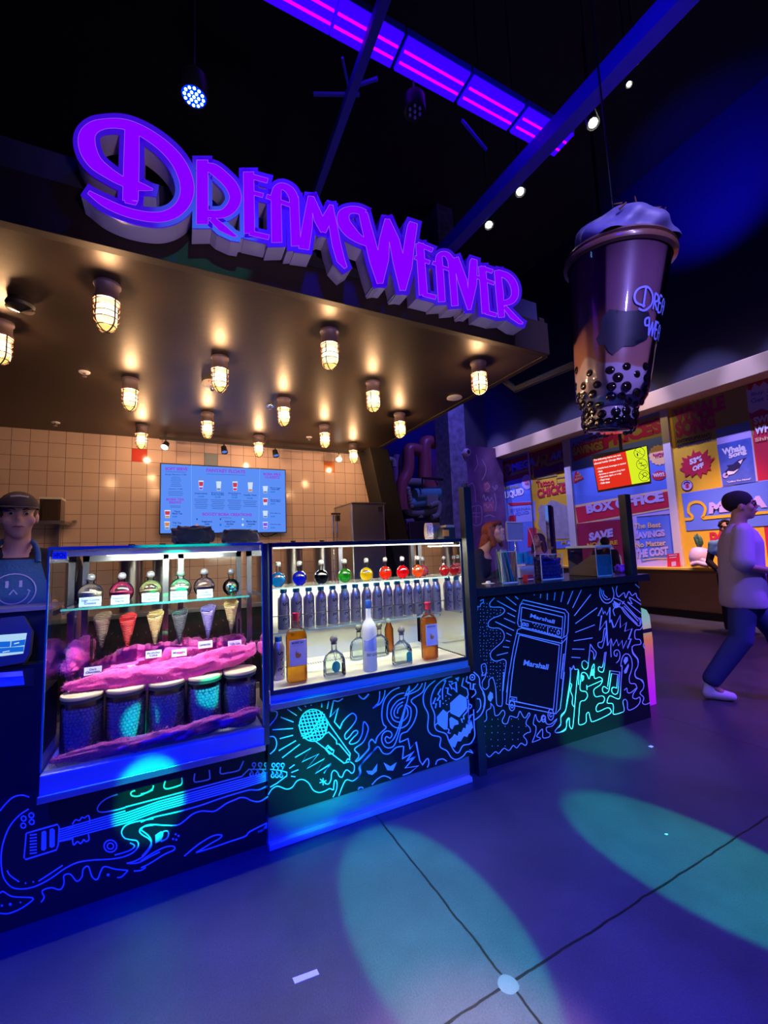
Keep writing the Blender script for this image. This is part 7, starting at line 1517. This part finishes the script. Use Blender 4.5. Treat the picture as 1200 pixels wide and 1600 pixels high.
MB().use(M_whp).ball(q, 0.085, 16, 10).build('shell', t, smooth=True); MB().use(M_dark).ball(q+V((-.0, -.03, 0)), 0.062, 14, 8).build('lens', t, smooth=True); MB().use(M_whp).cyl(q, q+V((-.12, .12, 0)), 0.03, seg=10).build('arm', t)

# soft white radish toy on the ledge
t = thing('daikon_toy', (8.42, 4.2, 0.945), 'soft white radish shaped figure with green leaves lounging on the yellow ledge', 'figure')
M_rad = mat('pale_radish_skin', (0.62, 0.45, 0.48), 0.55); RPn = XP(8.42)
def rp(s_): return [tuple(hit(x, y, RPn)) for x, y in w7(s_)]
MB().use(M_rad).tube(catmull(rp('275,810 278,850 290,920 300,1000 310,1052'), 4), [0.02, .05, .09, .11, .125, .14, .15, .16, .165, .17, .17, .165, .16, .155, .15, .14, .12][:17], 16).build('body', t, smooth=True)
MB().use(M_rad).tube(catmull([(p[0]-.10, p[1], p[2]+.0) for p in rp('250,1020 300,965 350,975 400,1010 450,1035 500,1045')], 4), [0.05]+[0.055]*19+[.03], 10).build('limb', t, smooth=True)
MB().use(M_rad).tube(catmull([(p[0]-.14, p[1], p[2]+.0) for p in rp('240,1045 320,1020 400,1040 470,1050')], 4), 0.045, 10).build('limb', t, smooth=True)
MB().use(M_rad).tube(catmull(rp('400,960 430,950 440,900 460,860 500,848'), 4), 0.03, 8).build('limb', t, smooth=True)
M_leaf = mat('dark_leaf', (0.04, 0.12, 0.06), 0.5)
for s_ in ('280,810 255,740 230,690 225,650', '282,810 300,750 285,690 255,660', '278,810 260,760 245,700 250,630', '284,808 298,770 300,720 280,690'): MB().use(M_leaf).tube(catmull(rp(s_), 4), [0.03, .03, .035, .035, .04, .04, .035, .035, .03, .03, .02, .015, .005][:13], 8).build('leaf', t, smooth=True)
MB().use(M_leaf).tube(catmull([(p[0]-.16, p[1], p[2]+.0) for p in rp('470,1050 500,1030 530,1035 545,1048')], 4), 0.03, 8).build('leaf', t, smooth=True)

# ============================================================ PEOPLE
DG = None
def bake(ob, voxel=None, smooth=4):
    if voxel:
        m_ = ob.modifiers.new('r', 'REMESH'); m_.mode = 'VOXEL'; m_.voxel_size = voxel; m_.use_smooth_shade = True
    if smooth: s_ = ob.modifiers.new('s', 'SMOOTH'); s_.factor = 0.5; s_.iterations = smooth
    dg = bpy.context.evaluated_depsgraph_get(); me = bpy.data.meshes.new_from_object(ob.evaluated_get(dg)); ob.modifiers.clear(); old = ob.data; ob.data = me; bpy.data.meshes.remove(old)
    me.polygons.foreach_set('use_smooth', [True]*len(me.polygons)); return ob
class Fig:
    """figure in local coordinates: x = its left, y = forward, z = up"""
    def __init__(s, root, loc, heading, sc): s.root = root; s.o = V(loc); s.a = heading; s.sc = sc
    def w(s, p):   # heading = compass azimuth of the forward direction
        f = V((math.sin(s.a), math.cos(s.a), 0)); l = V((-f.y, f.x, 0)); p = V(p)*s.sc; return s.o+l*p.x+f*p.y+V((0, 0, p.z))
    def cap(s, mb, pts, rs, seg=14):
        P_ = [s.w(p) for p in pts]; rs = [r*s.sc for r in rs]; mb.tube(P_, rs, seg)
        for p, r in ((P_[0], rs[0]), (P_[-1], rs[-1])): mb.ball(p, r*.995, seg, 8)
        for p, r in list(zip(P_, rs))[1:-1]: mb.ball(p, r*.995, seg, 8)
    def ell(s, mb, c, r, lean=None, seg=20):
        o = len(mb.v); mb.ball((0, 0, 0), 1.0, seg, 12)
        for i in range(o, len(mb.v)):
            v = mb.v[i]; v = V((v.x*r[0], v.y*r[1], v.z*r[2]))
            if lean: v = lean @ v
            mb.v[i] = s.w(V(c)+v)
def head(F, mb, c, R_, gender=0):
    """c: centre of the head, R_: rotation of the head"""
    c = V(c)
    def e(p, r, seg=20): F.ell(mb, c+R_ @ V(p), r, R_, seg)
    e((0, -.012, .03), (.072, .092, .082)); e((0, .018, -.035), (.060, .072, .075)); e((0, .045, -.085), (.032, .032, .028)); e((0, .062, -.045), (.034, .022, .030))
    e((0, .083, .038), (.055, .012, .012)); e((0, .092, -.008), (.0135, .022, .020)); e((0, .084, .015), (.009, .014, .028))
    for sx_ in (-1, 1): e((sx_*.045, .055, -.018), (.024, .026, .028)); e((sx_*.074, -.008, -.005), (.012, .020, .032), 12)
    e((0, .085, -.047), (.022, .009, .006), 10); e((0, .083, -.058), (.019, .009, .007), 10)
def face(F, root, c, R_, skin_dark=(0.35, 0.12, 0.12)):
    c = V(c)
    for sx_ in (-1, 1):
        p = F.w(c+R_ @ V((sx_*.030, .0765, .014))); ey = MB().use(mat('eye_white', (0.36, 0.30, 0.30), 0.3)).ball(p, .0125*F.sc, 12, 8).build('eye', root, smooth=True)
        p2 = F.w(c+R_ @ V((sx_*.030, .0860, .014))); MB().use(mat('dark_iris', (0.03, 0.02, 0.02), 0.15)).ball(p2, .0068*F.sc, 10, 6).build('iris', ey, smooth=True)
        bp_ = [F.w(c+R_ @ V((sx_*x, y, z))) for x, y, z in ((.014, .093, .034), (.030, .092, .040), (.047, .080, .036))]; MB().use(mat('brow_hair', (0.05, 0.03, 0.02), 0.8)).tube(bp_, [.003*F.sc, .004*F.sc, .002*F.sc], 6).build('eyebrow', root, smooth=True)
    lp = [F.w(c+R_ @ V(p)) for p in ((-.024, .083, -.052), (-.010, .0935, -.048), (0, .0945, -.050), (.010, .0935, -.048), (.024, .083, -.052))]
    MB().use(mat('lip_skin', skin_dark, 0.45)).tube(lp, [.002*F.sc, .0055*F.sc, .006*F.sc, .0055*F.sc, .002*F.sc], 8).build('lips', root, smooth=True)
def hand(F, mb, wrist, d, n_, side, curl=0.5):
    """d: pointing direction, n_: palm normal"""
    d = V(d).normalized(); n_ = V(n_); n_ = (n_-d*n_.dot(d)).normalized(); s_ = d.cross(n_)*side; w_ = V(wrist)
    pal = [w_, w_+d*.045, w_+d*.085]
    for off, r in ((-.024, .014), (-.008, .0155), (.008, .0155), (.024, .014)): F.cap(mb, [w_+s_*off*.6, w_+d*.05+s_*off, w_+d*.088+s_*off], [.016, r, r*.85], 8)
    for k, (off, L_) in enumerate(((-.029, .062), (-.010, .076), (.010, .080), (.029, .070))):
        b0 = w_+d*.088+s_*off; d1 = (d*math.cos(curl*.6)+n_*math.sin(curl*.6)); d2 = (d*math.cos(curl*1.4)+n_*math.sin(curl*1.4)); d3 = (d*math.cos(curl*2)+n_*math.sin(curl*2))
        F.cap(mb, [b0, b0+d1*L_*.45, b0+d1*L_*.45+d2*L_*.32, b0+d1*L_*.45+d2*L_*.32+d3*L_*.22], [.0088, .0082, .0075, .0062], 8)
    b0 = w_+d*.03+s_*.030; q = (d*.7+s_*.6+n_*.35).normalized(); F.cap(mb, [b0, b0+q*.032, b0+q*.032+(q*.6+d*.6).normalized()*.03], [.013, .0105, .008], 8)
def rotm(yaw=0, pitch=0, roll=0): return Matrix.Rotation(yaw, 3, 'Z') @ Matrix.Rotation(-pitch, 3, 'X') @ Matrix.Rotation(roll, 3, 'Y')
def tors(F, mb, pel, che, nk, k=1.0):
    pel, che, nk = V(pel), V(che), V(nk)
    F.ell(mb, pel, (.155*k, .112*k, .12)); F.ell(mb, (pel+che)/2, (.135*k, .105*k, .17)); F.ell(mb, che, (.158*k, .112*k, .165)); F.ell(mb, che+(nk-che)*.55, (.14*k, .09*k, .075))
SKIN = (0.55, 0.33, 0.26)
def tee(F, mb, rings, seg=28):
    vs = []
    for z, cy, rx, ry in rings:
        for i in range(seg):
            a = 2*math.pi*i/seg; fo = 1+.025*math.sin(5*a+z*9)*(1 if z < 1.2 else 0); vs.append(F.w((rx*fo*math.copysign(abs(math.cos(a))**.8, math.cos(a)), cy+ry*fo*math.sin(a), z)))
    n = len(rings); fs = [(k*seg+i, k*seg+(i+1) % seg, (k+1)*seg+(i+1) % seg, (k+1)*seg+i) for k in range(n-1) for i in range(seg)]
    mb.add(vs, fs+[tuple(range(seg-1, -1, -1)), tuple((n-1)*seg+i for i in range(seg))])
# ---- worker with cap and apron at the left
p = hit(28, 800, YP(2.75)); rt_ = thing('person', (p.x, 2.84, 0), 'person in dark cap, black T-shirt and blue apron with a smiley, at the left', 'person')
F = Fig(rt_, (p.x-.02, 2.84, 0), math.radians(168), 1.01)
Rh = rotm(math.radians(-4), math.radians(3)); hc = (0.0, .03, 1.660)
mb = MB().use(mat('skin_light', SKIN, 0.5, sss=0.1)); tors(F, mb, (0, 0, .98), (0, .0, 1.30), (0, 0, 1.48)); head(F, mb, hc, Rh)
F.cap(mb, [(0, -.01, 1.42), (0, .0, 1.52), (0, .015, 1.62)], [.066, .056, .054])
for sx_ in (-1, 1):
    F.cap(mb, [(0, -.01, 1.46), (sx_*.16, -.01, 1.425)], [.05, .055]); F.cap(mb, [(sx_*.20, -.01, 1.405), (sx_*.255, -.02, 1.14), (sx_*.255, .02, .92)], [.052, .040, .030]); hand(F, mb, (sx_*.255, .025, .90), (0, .15, -1), (0, 0, -1), sx_, .3)
    F.cap(mb, [(sx_*.085, 0, .92), (sx_*.09, .02, .50), (sx_*.09, -.01, .09), (sx_*.09, .12, .045)], [.085, .058, .042, .035])
bake(mb.build('body', rt_), 0.009, 3); face(F, rt_, hc, Rh)
mb = MB().use(mat('black_tshirt', (0.012, 0.012, 0.014), 0.85)); tors(F, mb, (0, 0, .98), (0, .0, 1.30), (0, 0, 1.47), 1.12)
for sx_ in (-1, 1): F.cap(mb, [(sx_*.06, -.012, 1.452), (sx_*.19, -.01, 1.42)], [.055, .075]); F.cap(mb, [(sx_*.20, -.01, 1.41), (sx_*.24, -.015, 1.24)], [.078, .072])
bake(mb.build('t_shirt', rt_), 0.011, 4)
# apron: curved bib sheet with thickness
M_apr = mat('blue_apron_cloth', (0.03, 0.11, 0.26), 0.85, bump=0.4, bscale=90)
mb = MB().use(M_apr); vs = []; fs = []; nx, nz = 16, 20
for sh_ in (0, -.004):
    for j in range(nz+1):
        z = .70+.74*j/nz; wd = .17 if z < 1.15 else .17-.075*(z-1.15)/.29
        for i in range(nx+1):
            u = -1+2*i/nx; x = wd*u; bulge = .132-.03*abs(u)**2*1.2+(.012 if z < 1.2 else .012-.1*(z-1.2)**1.3*.9); vs.append(F.w((x, bulge+sh_, z)))
N_ = (nx+1)*(nz+1)
for s0, flip in ((0, 0), (N_, 1)):
    for j in range(nz):
        for i in range(nx):
            q = (s0+j*(nx+1)+i, s0+j*(nx+1)+i+1, s0+(j+1)*(nx+1)+i+1, s0+(j+1)*(nx+1)+i); fs.append(q if flip else q[::-1])
ap = mb.add(vs, fs).build('apron', rt_, smooth=True)
for sx_ in (-1, 1):
    b_ = MB().use(M_apr); pts = [F.w(q) for q in ((sx_*.088, .118, 1.425), (sx_*.085, .095, 1.475), (sx_*.070, .04, 1.52), (sx_*.055, -.03, 1.54))]; b_.tube(catmull([tuple(q) for q in pts], 4), .013, 8).build('apron_strap', rt_, smooth=True)
mb = MB().use(mat('pale_smiley_print', (0.45, 0.38, 0.65), 0.7))
def apn(u, v): x = u*.085; z = 1.285+v*.085; return F.w((x, .1465-.03*(x/.17)**2*1.2+(0 if z < 1.2 else -.1*(z-1.2)**1.3*.9), z))
def aps(pts, w=.03):
    n_ = len(pts); L_ = []; R2 = []
    for i, p in enumerate(pts):
        a, b_ = pts[max(0, i-1)], pts[min(n_-1, i+1)]; dx, dy = b_[0]-a[0], b_[1]-a[1]; d = math.hypot(dx, dy) or 1
        L_.append(apn(p[0]-dy/d*w, p[1]+dx/d*w)); R2.append(apn(p[0]+dy/d*w, p[1]-dx/d*w))
    mb.add(L_+R2, [(i, i+1, n_+i+1, n_+i) for i in range(n_-1)])
aps([(math.cos(a), math.sin(a)) for a in [2*math.pi*i/28 for i in range(29)]]); aps([(.7*math.cos(a), .72*math.sin(a)) for a in [math.pi*(1.03+.94*i/14) for i in range(15)]]); aps([(.75, -.05), (.62, .06)]); aps([(-.75, -.05), (-.62, .06)])
aps([(-.17, -.18), (0, .08), (.17, -.18)], .035)
for u0 in (-.3, .3): aps([(u0, .22), (u0+.01, .35), (u0+.01, .48), (u0, .60)], .07)
mb.build('smiley_print', ap)
# cap with brim
M_capc = mat('dark_brown_cap', (0.035, 0.028, 0.03), 0.8); mb = MB().use(M_capc); F.ell(mb, V(hc)+Rh @ V((0, -.010, .052)), (.084, .102, .082), Rh)
o_ = mb.build('cap', rt_, smooth=True); b = bmesh.new(); b.from_mesh(o_.data); cutz = (F.w(V(hc)+V((0, 0, .042)))-rt_.location).z; bmesh.ops.bisect_plane(b, geom=b.verts[:]+b.edges[:]+b.faces[:], plane_co=(0, 0, cutz), plane_no=(0, 0, 1), clear_inner=True); b.to_mesh(o_.data); b.free()
mb = MB().use(M_capc); vs = []; n_ = 14
for zz in (0, .005):
    for i in range(n_+1):
        a = math.pi*i/n_; vs.append(F.w(V(hc)+Rh @ V((.074*math.cos(a), .045+.035*math.sin(a), .048+zz)))); vs.append(F.w(V(hc)+Rh @ V((.078*math.cos(a), .05+.105*math.sin(a), .040+zz-.0*math.sin(a)))))
M_ = 2*(n_+1); fs = [(2*i, 2*i+2, 2*i+3, 2*i+1) for i in range(n_)]+[(M_+2*i+1, M_+2*i+3, M_+2*i+2, M_+2*i) for i in range(n_)]+[(2*i+1, 2*i+3, M_+2*i+3, M_+2*i+1) for i in range(n_)]
mb.add(vs, fs).build('cap_brim', rt_, smooth=True)
mb = MB().use(mat('cap_print', (0.4, 0.38, 0.4), 0.7)); mb.tube([F.w(V(hc)+Rh @ V(q)) for q in ((-.035, .080, .10), (0, .088, .104), (.035, .080, .10))], .004, 6).build('cap_embroidery', rt_)
mb = MB().use(mat('brown_hair', (0.06, 0.03, 0.02), 0.7)); F.ell(mb, V(hc)+Rh @ V((0, -.022, .018)), (.079, .090, .075), Rh); mb.build('hair', rt_, smooth=True)
# ---- worker behind the bar, auburn hair, looking down to the right
p = hit(768, 822, YP(3.05)); rt_ = thing('person', (p.x, 3.32, 0), 'person with auburn hair and black top bending over behind the bar', 'person')
F = Fig(rt_, (p.x-.02, 3.32, 0), math.radians(140), .98); Rh = rotm(math.radians(18), math.radians(-22)); hc = (0.02, .22, 1.60)
mb = MB().use(mat('skin_light', SKIN, 0.5)); tors(F, mb, (0, -.03, .97), (0, .05, 1.26), (0, .12, 1.42)); head(F, mb, hc, Rh); F.cap(mb, [(0, .08, 1.38), (0, .13, 1.46), (.01, .19, 1.55)], [.062, .052, .05])
for sx_ in (-1, 1):
    F.cap(mb, [(0, .07, 1.41), (sx_*.16, .06, 1.37)], [.05, .052]); F.cap(mb, [(sx_*.17, .07, 1.36), (sx_*.20, .10, 1.10), (sx_*.12, .26, 1.22)], [.05, .038, .028]); hand(F, mb, (sx_*.11, .28, 1.23), (-.3*sx_, .9, 0), (0, 0, -1), sx_, .7)
    F.cap(mb, [(sx_*.085, -.03, .92), (sx_*.09, .0, .50), (sx_*.09, -.02, .09), (sx_*.09, .10, .045)], [.085, .058, .042, .035])
bake(mb.build('body', rt_), 0.009, 3); face(F, rt_, hc, Rh)
mb = MB().use(mat('black_top', (0.012, 0.012, 0.016), 0.85)); tors(F, mb, (0, -.03, .97), (0, .05, 1.26), (0, .11, 1.40), 1.08)
for sx_ in (-1, 1): F.cap(mb, [(sx_*.05, .07, 1.405), (sx_*.165, .06, 1.37)], [.055, .065]); F.cap(mb, [(sx_*.17, .07, 1.365), (sx_*.20, .10, 1.11), (sx_*.125, .25, 1.215)], [.068, .052, .042])
bake(mb.build('top', rt_), 0.012, 4)
mb = MB().use(mat('auburn_hair', (0.22, 0.045, 0.02), 0.6, bump=1.0, bscale=60)); c = V(hc)
F.ell(mb, c+Rh @ V((0, -.025, .040)), (.088, .100, .090), Rh); F.ell(mb, c+Rh @ V((0, -.075, -.02)), (.075, .05, .10), Rh); F.cap(mb, [c+V((0, -.07, -.05)), c+V((0, -.10, -.14)), c+V((0, -.12, -.20))], [.07, .065, .045])
for sx_ in (-1, 1): F.cap(mb, [c+Rh @ V((sx_*.06, .0, .06)), c+Rh @ V((sx_*.082, -.01, -.03)), c+Rh @ V((sx_*.075, -.02, -.12))], [.03, .03, .022])
F.cap(mb, [c+Rh @ V((-.06, .06, .07)), c+Rh @ V((0, .088, .075)), c+Rh @ V((.06, .06, .07))], [.022, .024, .022]); bake(mb.build('hair', rt_), 0.008, 2)
# ---- man walking past at the right edge
rt_ = thing('person', (4.60, 2.03, 0), 'person in black beanie, glasses, loose T-shirt and jeans walking past at the right', 'person')
F = Fig(rt_, (4.60, 2.03, 0), math.radians(146), 1.05); Rh = rotm(math.radians(8), math.radians(-2)); hc = (0, .07, 1.635)
mb = MB().use(mat('skin_tan', (0.42, 0.24, 0.18), 0.55)); tors(F, mb, (0, 0, .98), (0, .03, 1.30), (0, .03, 1.47)); head(F, mb, hc, Rh); F.cap(mb, [(0, .02, 1.44), (0, .04, 1.53), (0, .055, 1.61)], [.068, .058, .056])
LEG = {1: ((.09, -.0, .93), (.10, .22, .55), (.09, .30, .12), (.09, .42, .05)), -1: ((-.09, 0, .93), (-.10, -.06, .52), (-.09, -.30, .14), (-.09, -.22, .05))}
ARM = {1: ((.19, .02, 1.41), (.25, -.03, 1.13), (.16, .20, 1.06)), -1: ((-.19, .02, 1.41), (-.25, -.02, 1.13), (-.14, .22, 1.08))}
for sx_ in (-1, 1):
    F.cap(mb, [(0, .02, 1.45), (sx_*.17, .02, 1.42)], [.05, .056]); a = ARM[sx_]; F.cap(mb, list(a), [.052, .041, .030]); dd = V(a[2])-V(a[1]); dd.normalize(); hand(F, mb, V(a[2])+dd*.02, dd, (0, 0, -1), sx_, .5)
    F.cap(mb, list(LEG[sx_]), [.088, .060, .042, .036])
bake(mb.build('body', rt_), 0.010, 3); face(F, rt_, hc, Rh)
mb = MB().use(mat('loose_grey_tshirt', (0.42, 0.36, 0.52), 0.85)); tee(F, mb, [(.78, .01, .205, .165), (.85, .01, .21, .165), (1.0, .015, .20, .155), (1.2, .02, .205, .155), (1.33, .03, .215, .15), (1.41, .03, .19, .12), (1.46, .03, .11, .085), (1.49, .03, .075, .07)])
for sx_ in (-1, 1): a = ARM[sx_]; F.cap(mb, [(sx_*.07, .02, 1.43), (sx_*.17, .02, 1.405)], [.052, .068]); F.cap(mb, [a[0], V(a[0])*.15+V(a[1])*.85], [.070, .085])
bake(mb.build('t_shirt', rt_), 0.013, 5)
mb = MB().use(mat('blue_jeans', (0.03, 0.05, 0.20), 0.85)); F.ell(mb, (0, 0, .93), (.165, .125, .12))
for sx_ in (-1, 1): l = LEG[sx_]; F.cap(mb, [l[0], l[1], V(l[1])*.08+V(l[2])*.92], [.108, .088, .072])
bake(mb.build('jeans', rt_), 0.013, 4)
for sx_ in (-1, 1):
    l = LEG[sx_]; mb = MB().use(mat('pale_trainer', (0.6, 0.6, 0.7), 0.5)); a = V(l[2])+V((0, -.02, -.06)); a.z = max(.05, a.z-.03); b_ = V(l[3]); b_.z = .042; F.cap(mb, [a, (a+b_)/2, b_, b_+V((0, .06, -.005))], [.045, .046, .044, .036]); F.cap(mb, [V(l[2]), a], [.045, .05]); bake(mb.build('shoe', rt_), 0.008, 3)
mb = MB().use(mat('black_beanie', (0.008, 0.008, 0.010), 0.9, bump=0.6, bscale=80)); c = V(hc); F.ell(mb, c+Rh @ V((0, -.022, .052)), (.084, .104, .094), Rh); F.ell(mb, c+Rh @ V((0, -.062, .050)), (.078, .074, .088), Rh); bake(mb.build('beanie', rt_), 0.01, 3)
mb = MB().use(M_dark)
for sx_ in (-1, 1):
    q = [F.w(c+Rh @ V((sx_*(.032+.020*math.cos(a)), .098-.006*abs(math.cos(a)), .012+.015*math.sin(a)))) for a in [2*math.pi*i/14 for i in range(14)]]; mb.tube(q, .0022, 5, closed=True); mb.add(q, [tuple(range(14))])
    mb.tube([F.w(c+Rh @ V((sx_*.052, .094, .016))), F.w(c+Rh @ V((sx_*.078, .0, .018)))], .0022, 5)
mb.build('glasses', rt_)
# ---- youth behind him, in light blue
rt_ = thing('person', (7.5, 3.42, 0), 'person with dark curly hair and light blue T-shirt behind the walking person', 'person')
F = Fig(rt_, (7.5, 3.42, 0), math.radians(235), .96); Rh = rotm(0, 0); hc = (0, .03, 1.655)
mb = MB().use(mat('skin_light', SKIN, 0.5)); tors(F, mb, (0, 0, .98), (0, .0, 1.30), (0, 0, 1.48)); head(F, mb, hc, Rh); F.cap(mb, [(0, -.01, 1.42), (0, .0, 1.52), (0, .015, 1.62)], [.066, .056, .054])
for sx_ in (-1, 1):
    F.cap(mb, [(0, -.01, 1.46), (sx_*.16, -.01, 1.425)], [.05, .055]); F.cap(mb, [(sx_*.18, -.01, 1.41), (sx_*.25, -.02, 1.14), (sx_*.18, .14, 1.02)], [.05, .040, .030]); hand(F, mb, (sx_*.17, .16, 1.01), (-.4*sx_, .9, 0), (0, 0, -1), sx_, .8)
    F.cap(mb, [(sx_*.085, 0, .92), (sx_*.09, .02, .50), (sx_*.09, -.01, .09), (sx_*.09, .12, .045)], [.085, .058, .042, .035])
bake(mb.build('body', rt_), 0.011, 3); face(F, rt_, hc, Rh)
mb = MB().use(mat('light_blue_tshirt', (0.18, 0.45, 0.85), 0.85)); tors(F, mb, (0, 0, .96), (0, .0, 1.30), (0, 0, 1.47), 1.1)
for sx_ in (-1, 1): F.cap(mb, [(sx_*.05, -.01, 1.45), (sx_*.18, -.01, 1.415), (sx_*.20, -.012, 1.30)], [.055, .068, .066])
bake(mb.build('t_shirt', rt_), 0.013, 4)
mb = MB().use(M_black)
for sx_ in (-1, 1): F.cap(mb, [(sx_*.205, -.012, 1.30), (sx_*.25, -.02, 1.14), (sx_*.19, .13, 1.03)], [.056, .052, .042])
bake(mb.build('long_sleeves', rt_), 0.013, 3)
mb = MB().use(mat('black_trousers', (0.012, 0.012, 0.03), 0.85)); F.ell(mb, (0, 0, .93), (.165, .125, .12))
for sx_ in (-1, 1): F.cap(mb, [(sx_*.085, 0, .92), (sx_*.09, .02, .50), (sx_*.09, -.01, .12)], [.10, .075, .062])
bake(mb.build('trousers', rt_), 0.013, 3)
mb = MB().use(mat('black_curls', (0.015, 0.010, 0.010), 0.8)); rj = random.Random(2); c = V(hc)
for i in range(60):
    a = rj.uniform(0, 6.28); e_ = rj.uniform(-.1, 1.5); q = V((.078*math.cos(a)*math.cos(e_), -.02+.095*math.sin(a)*math.cos(e_), .045+.085*math.sin(e_)))
    if q.y > .05 and q.z < .075: continue
    F.ell(mb, c+q, (.022, .022, .022), None, 8)
mb.build('curly_hair', rt_, smooth=True)
q = F.w((.0, .22, 1.0)); tag(blob(q, .16, .12, .07, mat('dark_red_cloth', (0.28, 0.01, 0.05), 0.8), 'folded_jacket', None, None, 3, .4, False), 'dark red cloth held by the person in light blue', 'cloth')
# ---- seated visitor with violet hair seen through the guard glass
p = hit(842, 838, YP(4.6)); rt_ = thing('person', (p.x, 4.6, 0), 'person with dark purple hair and violet top beyond the bar, left of the tap tower', 'person')
F = Fig(rt_, (p.x, 4.6, 0), math.radians(250), (p.z+.02)/1.71); Rh = rotm(0.2, -.3); hc = (0, .05, 1.62)
mb = MB().use(mat('skin_light', SKIN, 0.5)); tors(F, mb, (0, 0, .98), (0, .0, 1.30), (0, 0, 1.48)); head(F, mb, hc, Rh); F.cap(mb, [(0, -.01, 1.42), (0, .01, 1.5), (0, .03, 1.58)], [.066, .056, .054])
for sx_ in (-1, 1):
    F.cap(mb, [(0, -.01, 1.44), (sx_*.16, -.01, 1.40)], [.05, .055]); F.cap(mb, [(sx_*.175, -.01, 1.39), (sx_*.22, -.02, 1.12), (sx_*.16, .18, 1.08)], [.05, .040, .030]); hand(F, mb, (sx_*.15, .20, 1.08), (-.4*sx_, .9, 0), (0, 0, -1), sx_, .5)
    F.cap(mb, [(sx_*.085, 0, .92), (sx_*.09, .02, .50), (sx_*.09, -.01, .09), (sx_*.09, .12, .045)], [.085, .058, .042, .035])
bake(mb.build('body', rt_), 0.012, 3); face(F, rt_, hc, Rh)
mb = MB().use(mat('violet_top', (0.35, 0.22, 0.75), 0.8)); tors(F, mb, (0, 0, .96), (0, .0, 1.30), (0, 0, 1.46), 1.1)
for sx_ in (-1, 1): F.cap(mb, [(sx_*.05, -.01, 1.43), (sx_*.175, -.01, 1.40), (sx_*.22, -.02, 1.13)], [.055, .068, .055])
F.cap(mb, [(0, 0, .95), (0, 0, .45)], [.16, .2]); bake(mb.build('dress', rt_), 0.014, 4)
mb = MB().use(mat('purple_hair', (0.06, 0.02, 0.08), 0.6)); c = V(hc); F.ell(mb, c+Rh @ V((0, -.03, .035)), (.090, .100, .095), Rh)
for sx_ in (-1, 1): F.cap(mb, [c+Rh @ V((sx_*.06, -.02, .04)), c+V((sx_*.085, -.03, -.10)), c+V((sx_*.09, -.02, -.25))], [.04, .045, .035])
F.cap(mb, [c+Rh @ V((0, -.07, .02)), c+V((0, -.08, -.15)), c+V((0, -.08, -.28))], [.06, .07, .05]); bake(mb.build('hair', rt_), 0.012, 3)
# ---- dark dressed visitor beyond the lidded bin
p = hit(943, 842, YP(5.2)); rt_ = thing('person', (p.x, 5.2, 0), 'person in dark clothes beyond the bar, seen above the wide lidded bin', 'person')
F = Fig(rt_, (p.x, 5.2, 0), math.radians(75), (p.z+.06)/1.74); Rh = rotm(0, -.4); hc = (0, .09, 1.60)
mb = MB().use(mat('skin_tan', (0.42, 0.24, 0.18), 0.55)); tors(F, mb, (0, 0, .98), (0, .03, 1.28), (0, .05, 1.44)); head(F, mb, hc, Rh); F.cap(mb, [(0, .02, 1.40), (0, .05, 1.48), (0, .07, 1.56)], [.066, .056, .054])
for sx_ in (-1, 1):
    F.cap(mb, [(sx_*.175, .02, 1.38), (sx_*.23, .0, 1.12), (sx_*.16, .20, 1.05)], [.05, .040, .030]); hand(F, mb, (sx_*.15, .22, 1.05), (-.4*sx_, .9, 0), (0, 0, -1), sx_, .5)
    F.cap(mb, [(sx_*.085, 0, .92), (sx_*.09, .02, .50), (sx_*.09, -.01, .09), (sx_*.09, .12, .045)], [.085, .058, .042, .035])
bake(mb.build('body', rt_), 0.012, 3); face(F, rt_, hc, Rh)
mb = MB().use(mat('dark_hooded_top', (0.03, 0.025, 0.04), 0.85)); tors(F, mb, (0, 0, .96), (0, .03, 1.28), (0, .05, 1.44), 1.15)
for sx_ in (-1, 1): F.cap(mb, [(sx_*.05, .02, 1.42), (sx_*.18, .02, 1.39), (sx_*.23, .0, 1.12), (sx_*.17, .18, 1.06)], [.06, .075, .06, .045]); F.cap(mb, [(sx_*.085, 0, .92), (sx_*.09, .02, .50), (sx_*.09, -.01, .12)], [.10, .075, .062])
bake(mb.build('hooded_suit', rt_), 0.014, 4)
mb = MB().use(mat('black_hair', (0.012, 0.01, 0.012), 0.7)); F.ell(mb, V(hc)+Rh @ V((0, -.025, .04)), (.085, .098, .088), Rh); mb.build('hair', rt_, smooth=True)
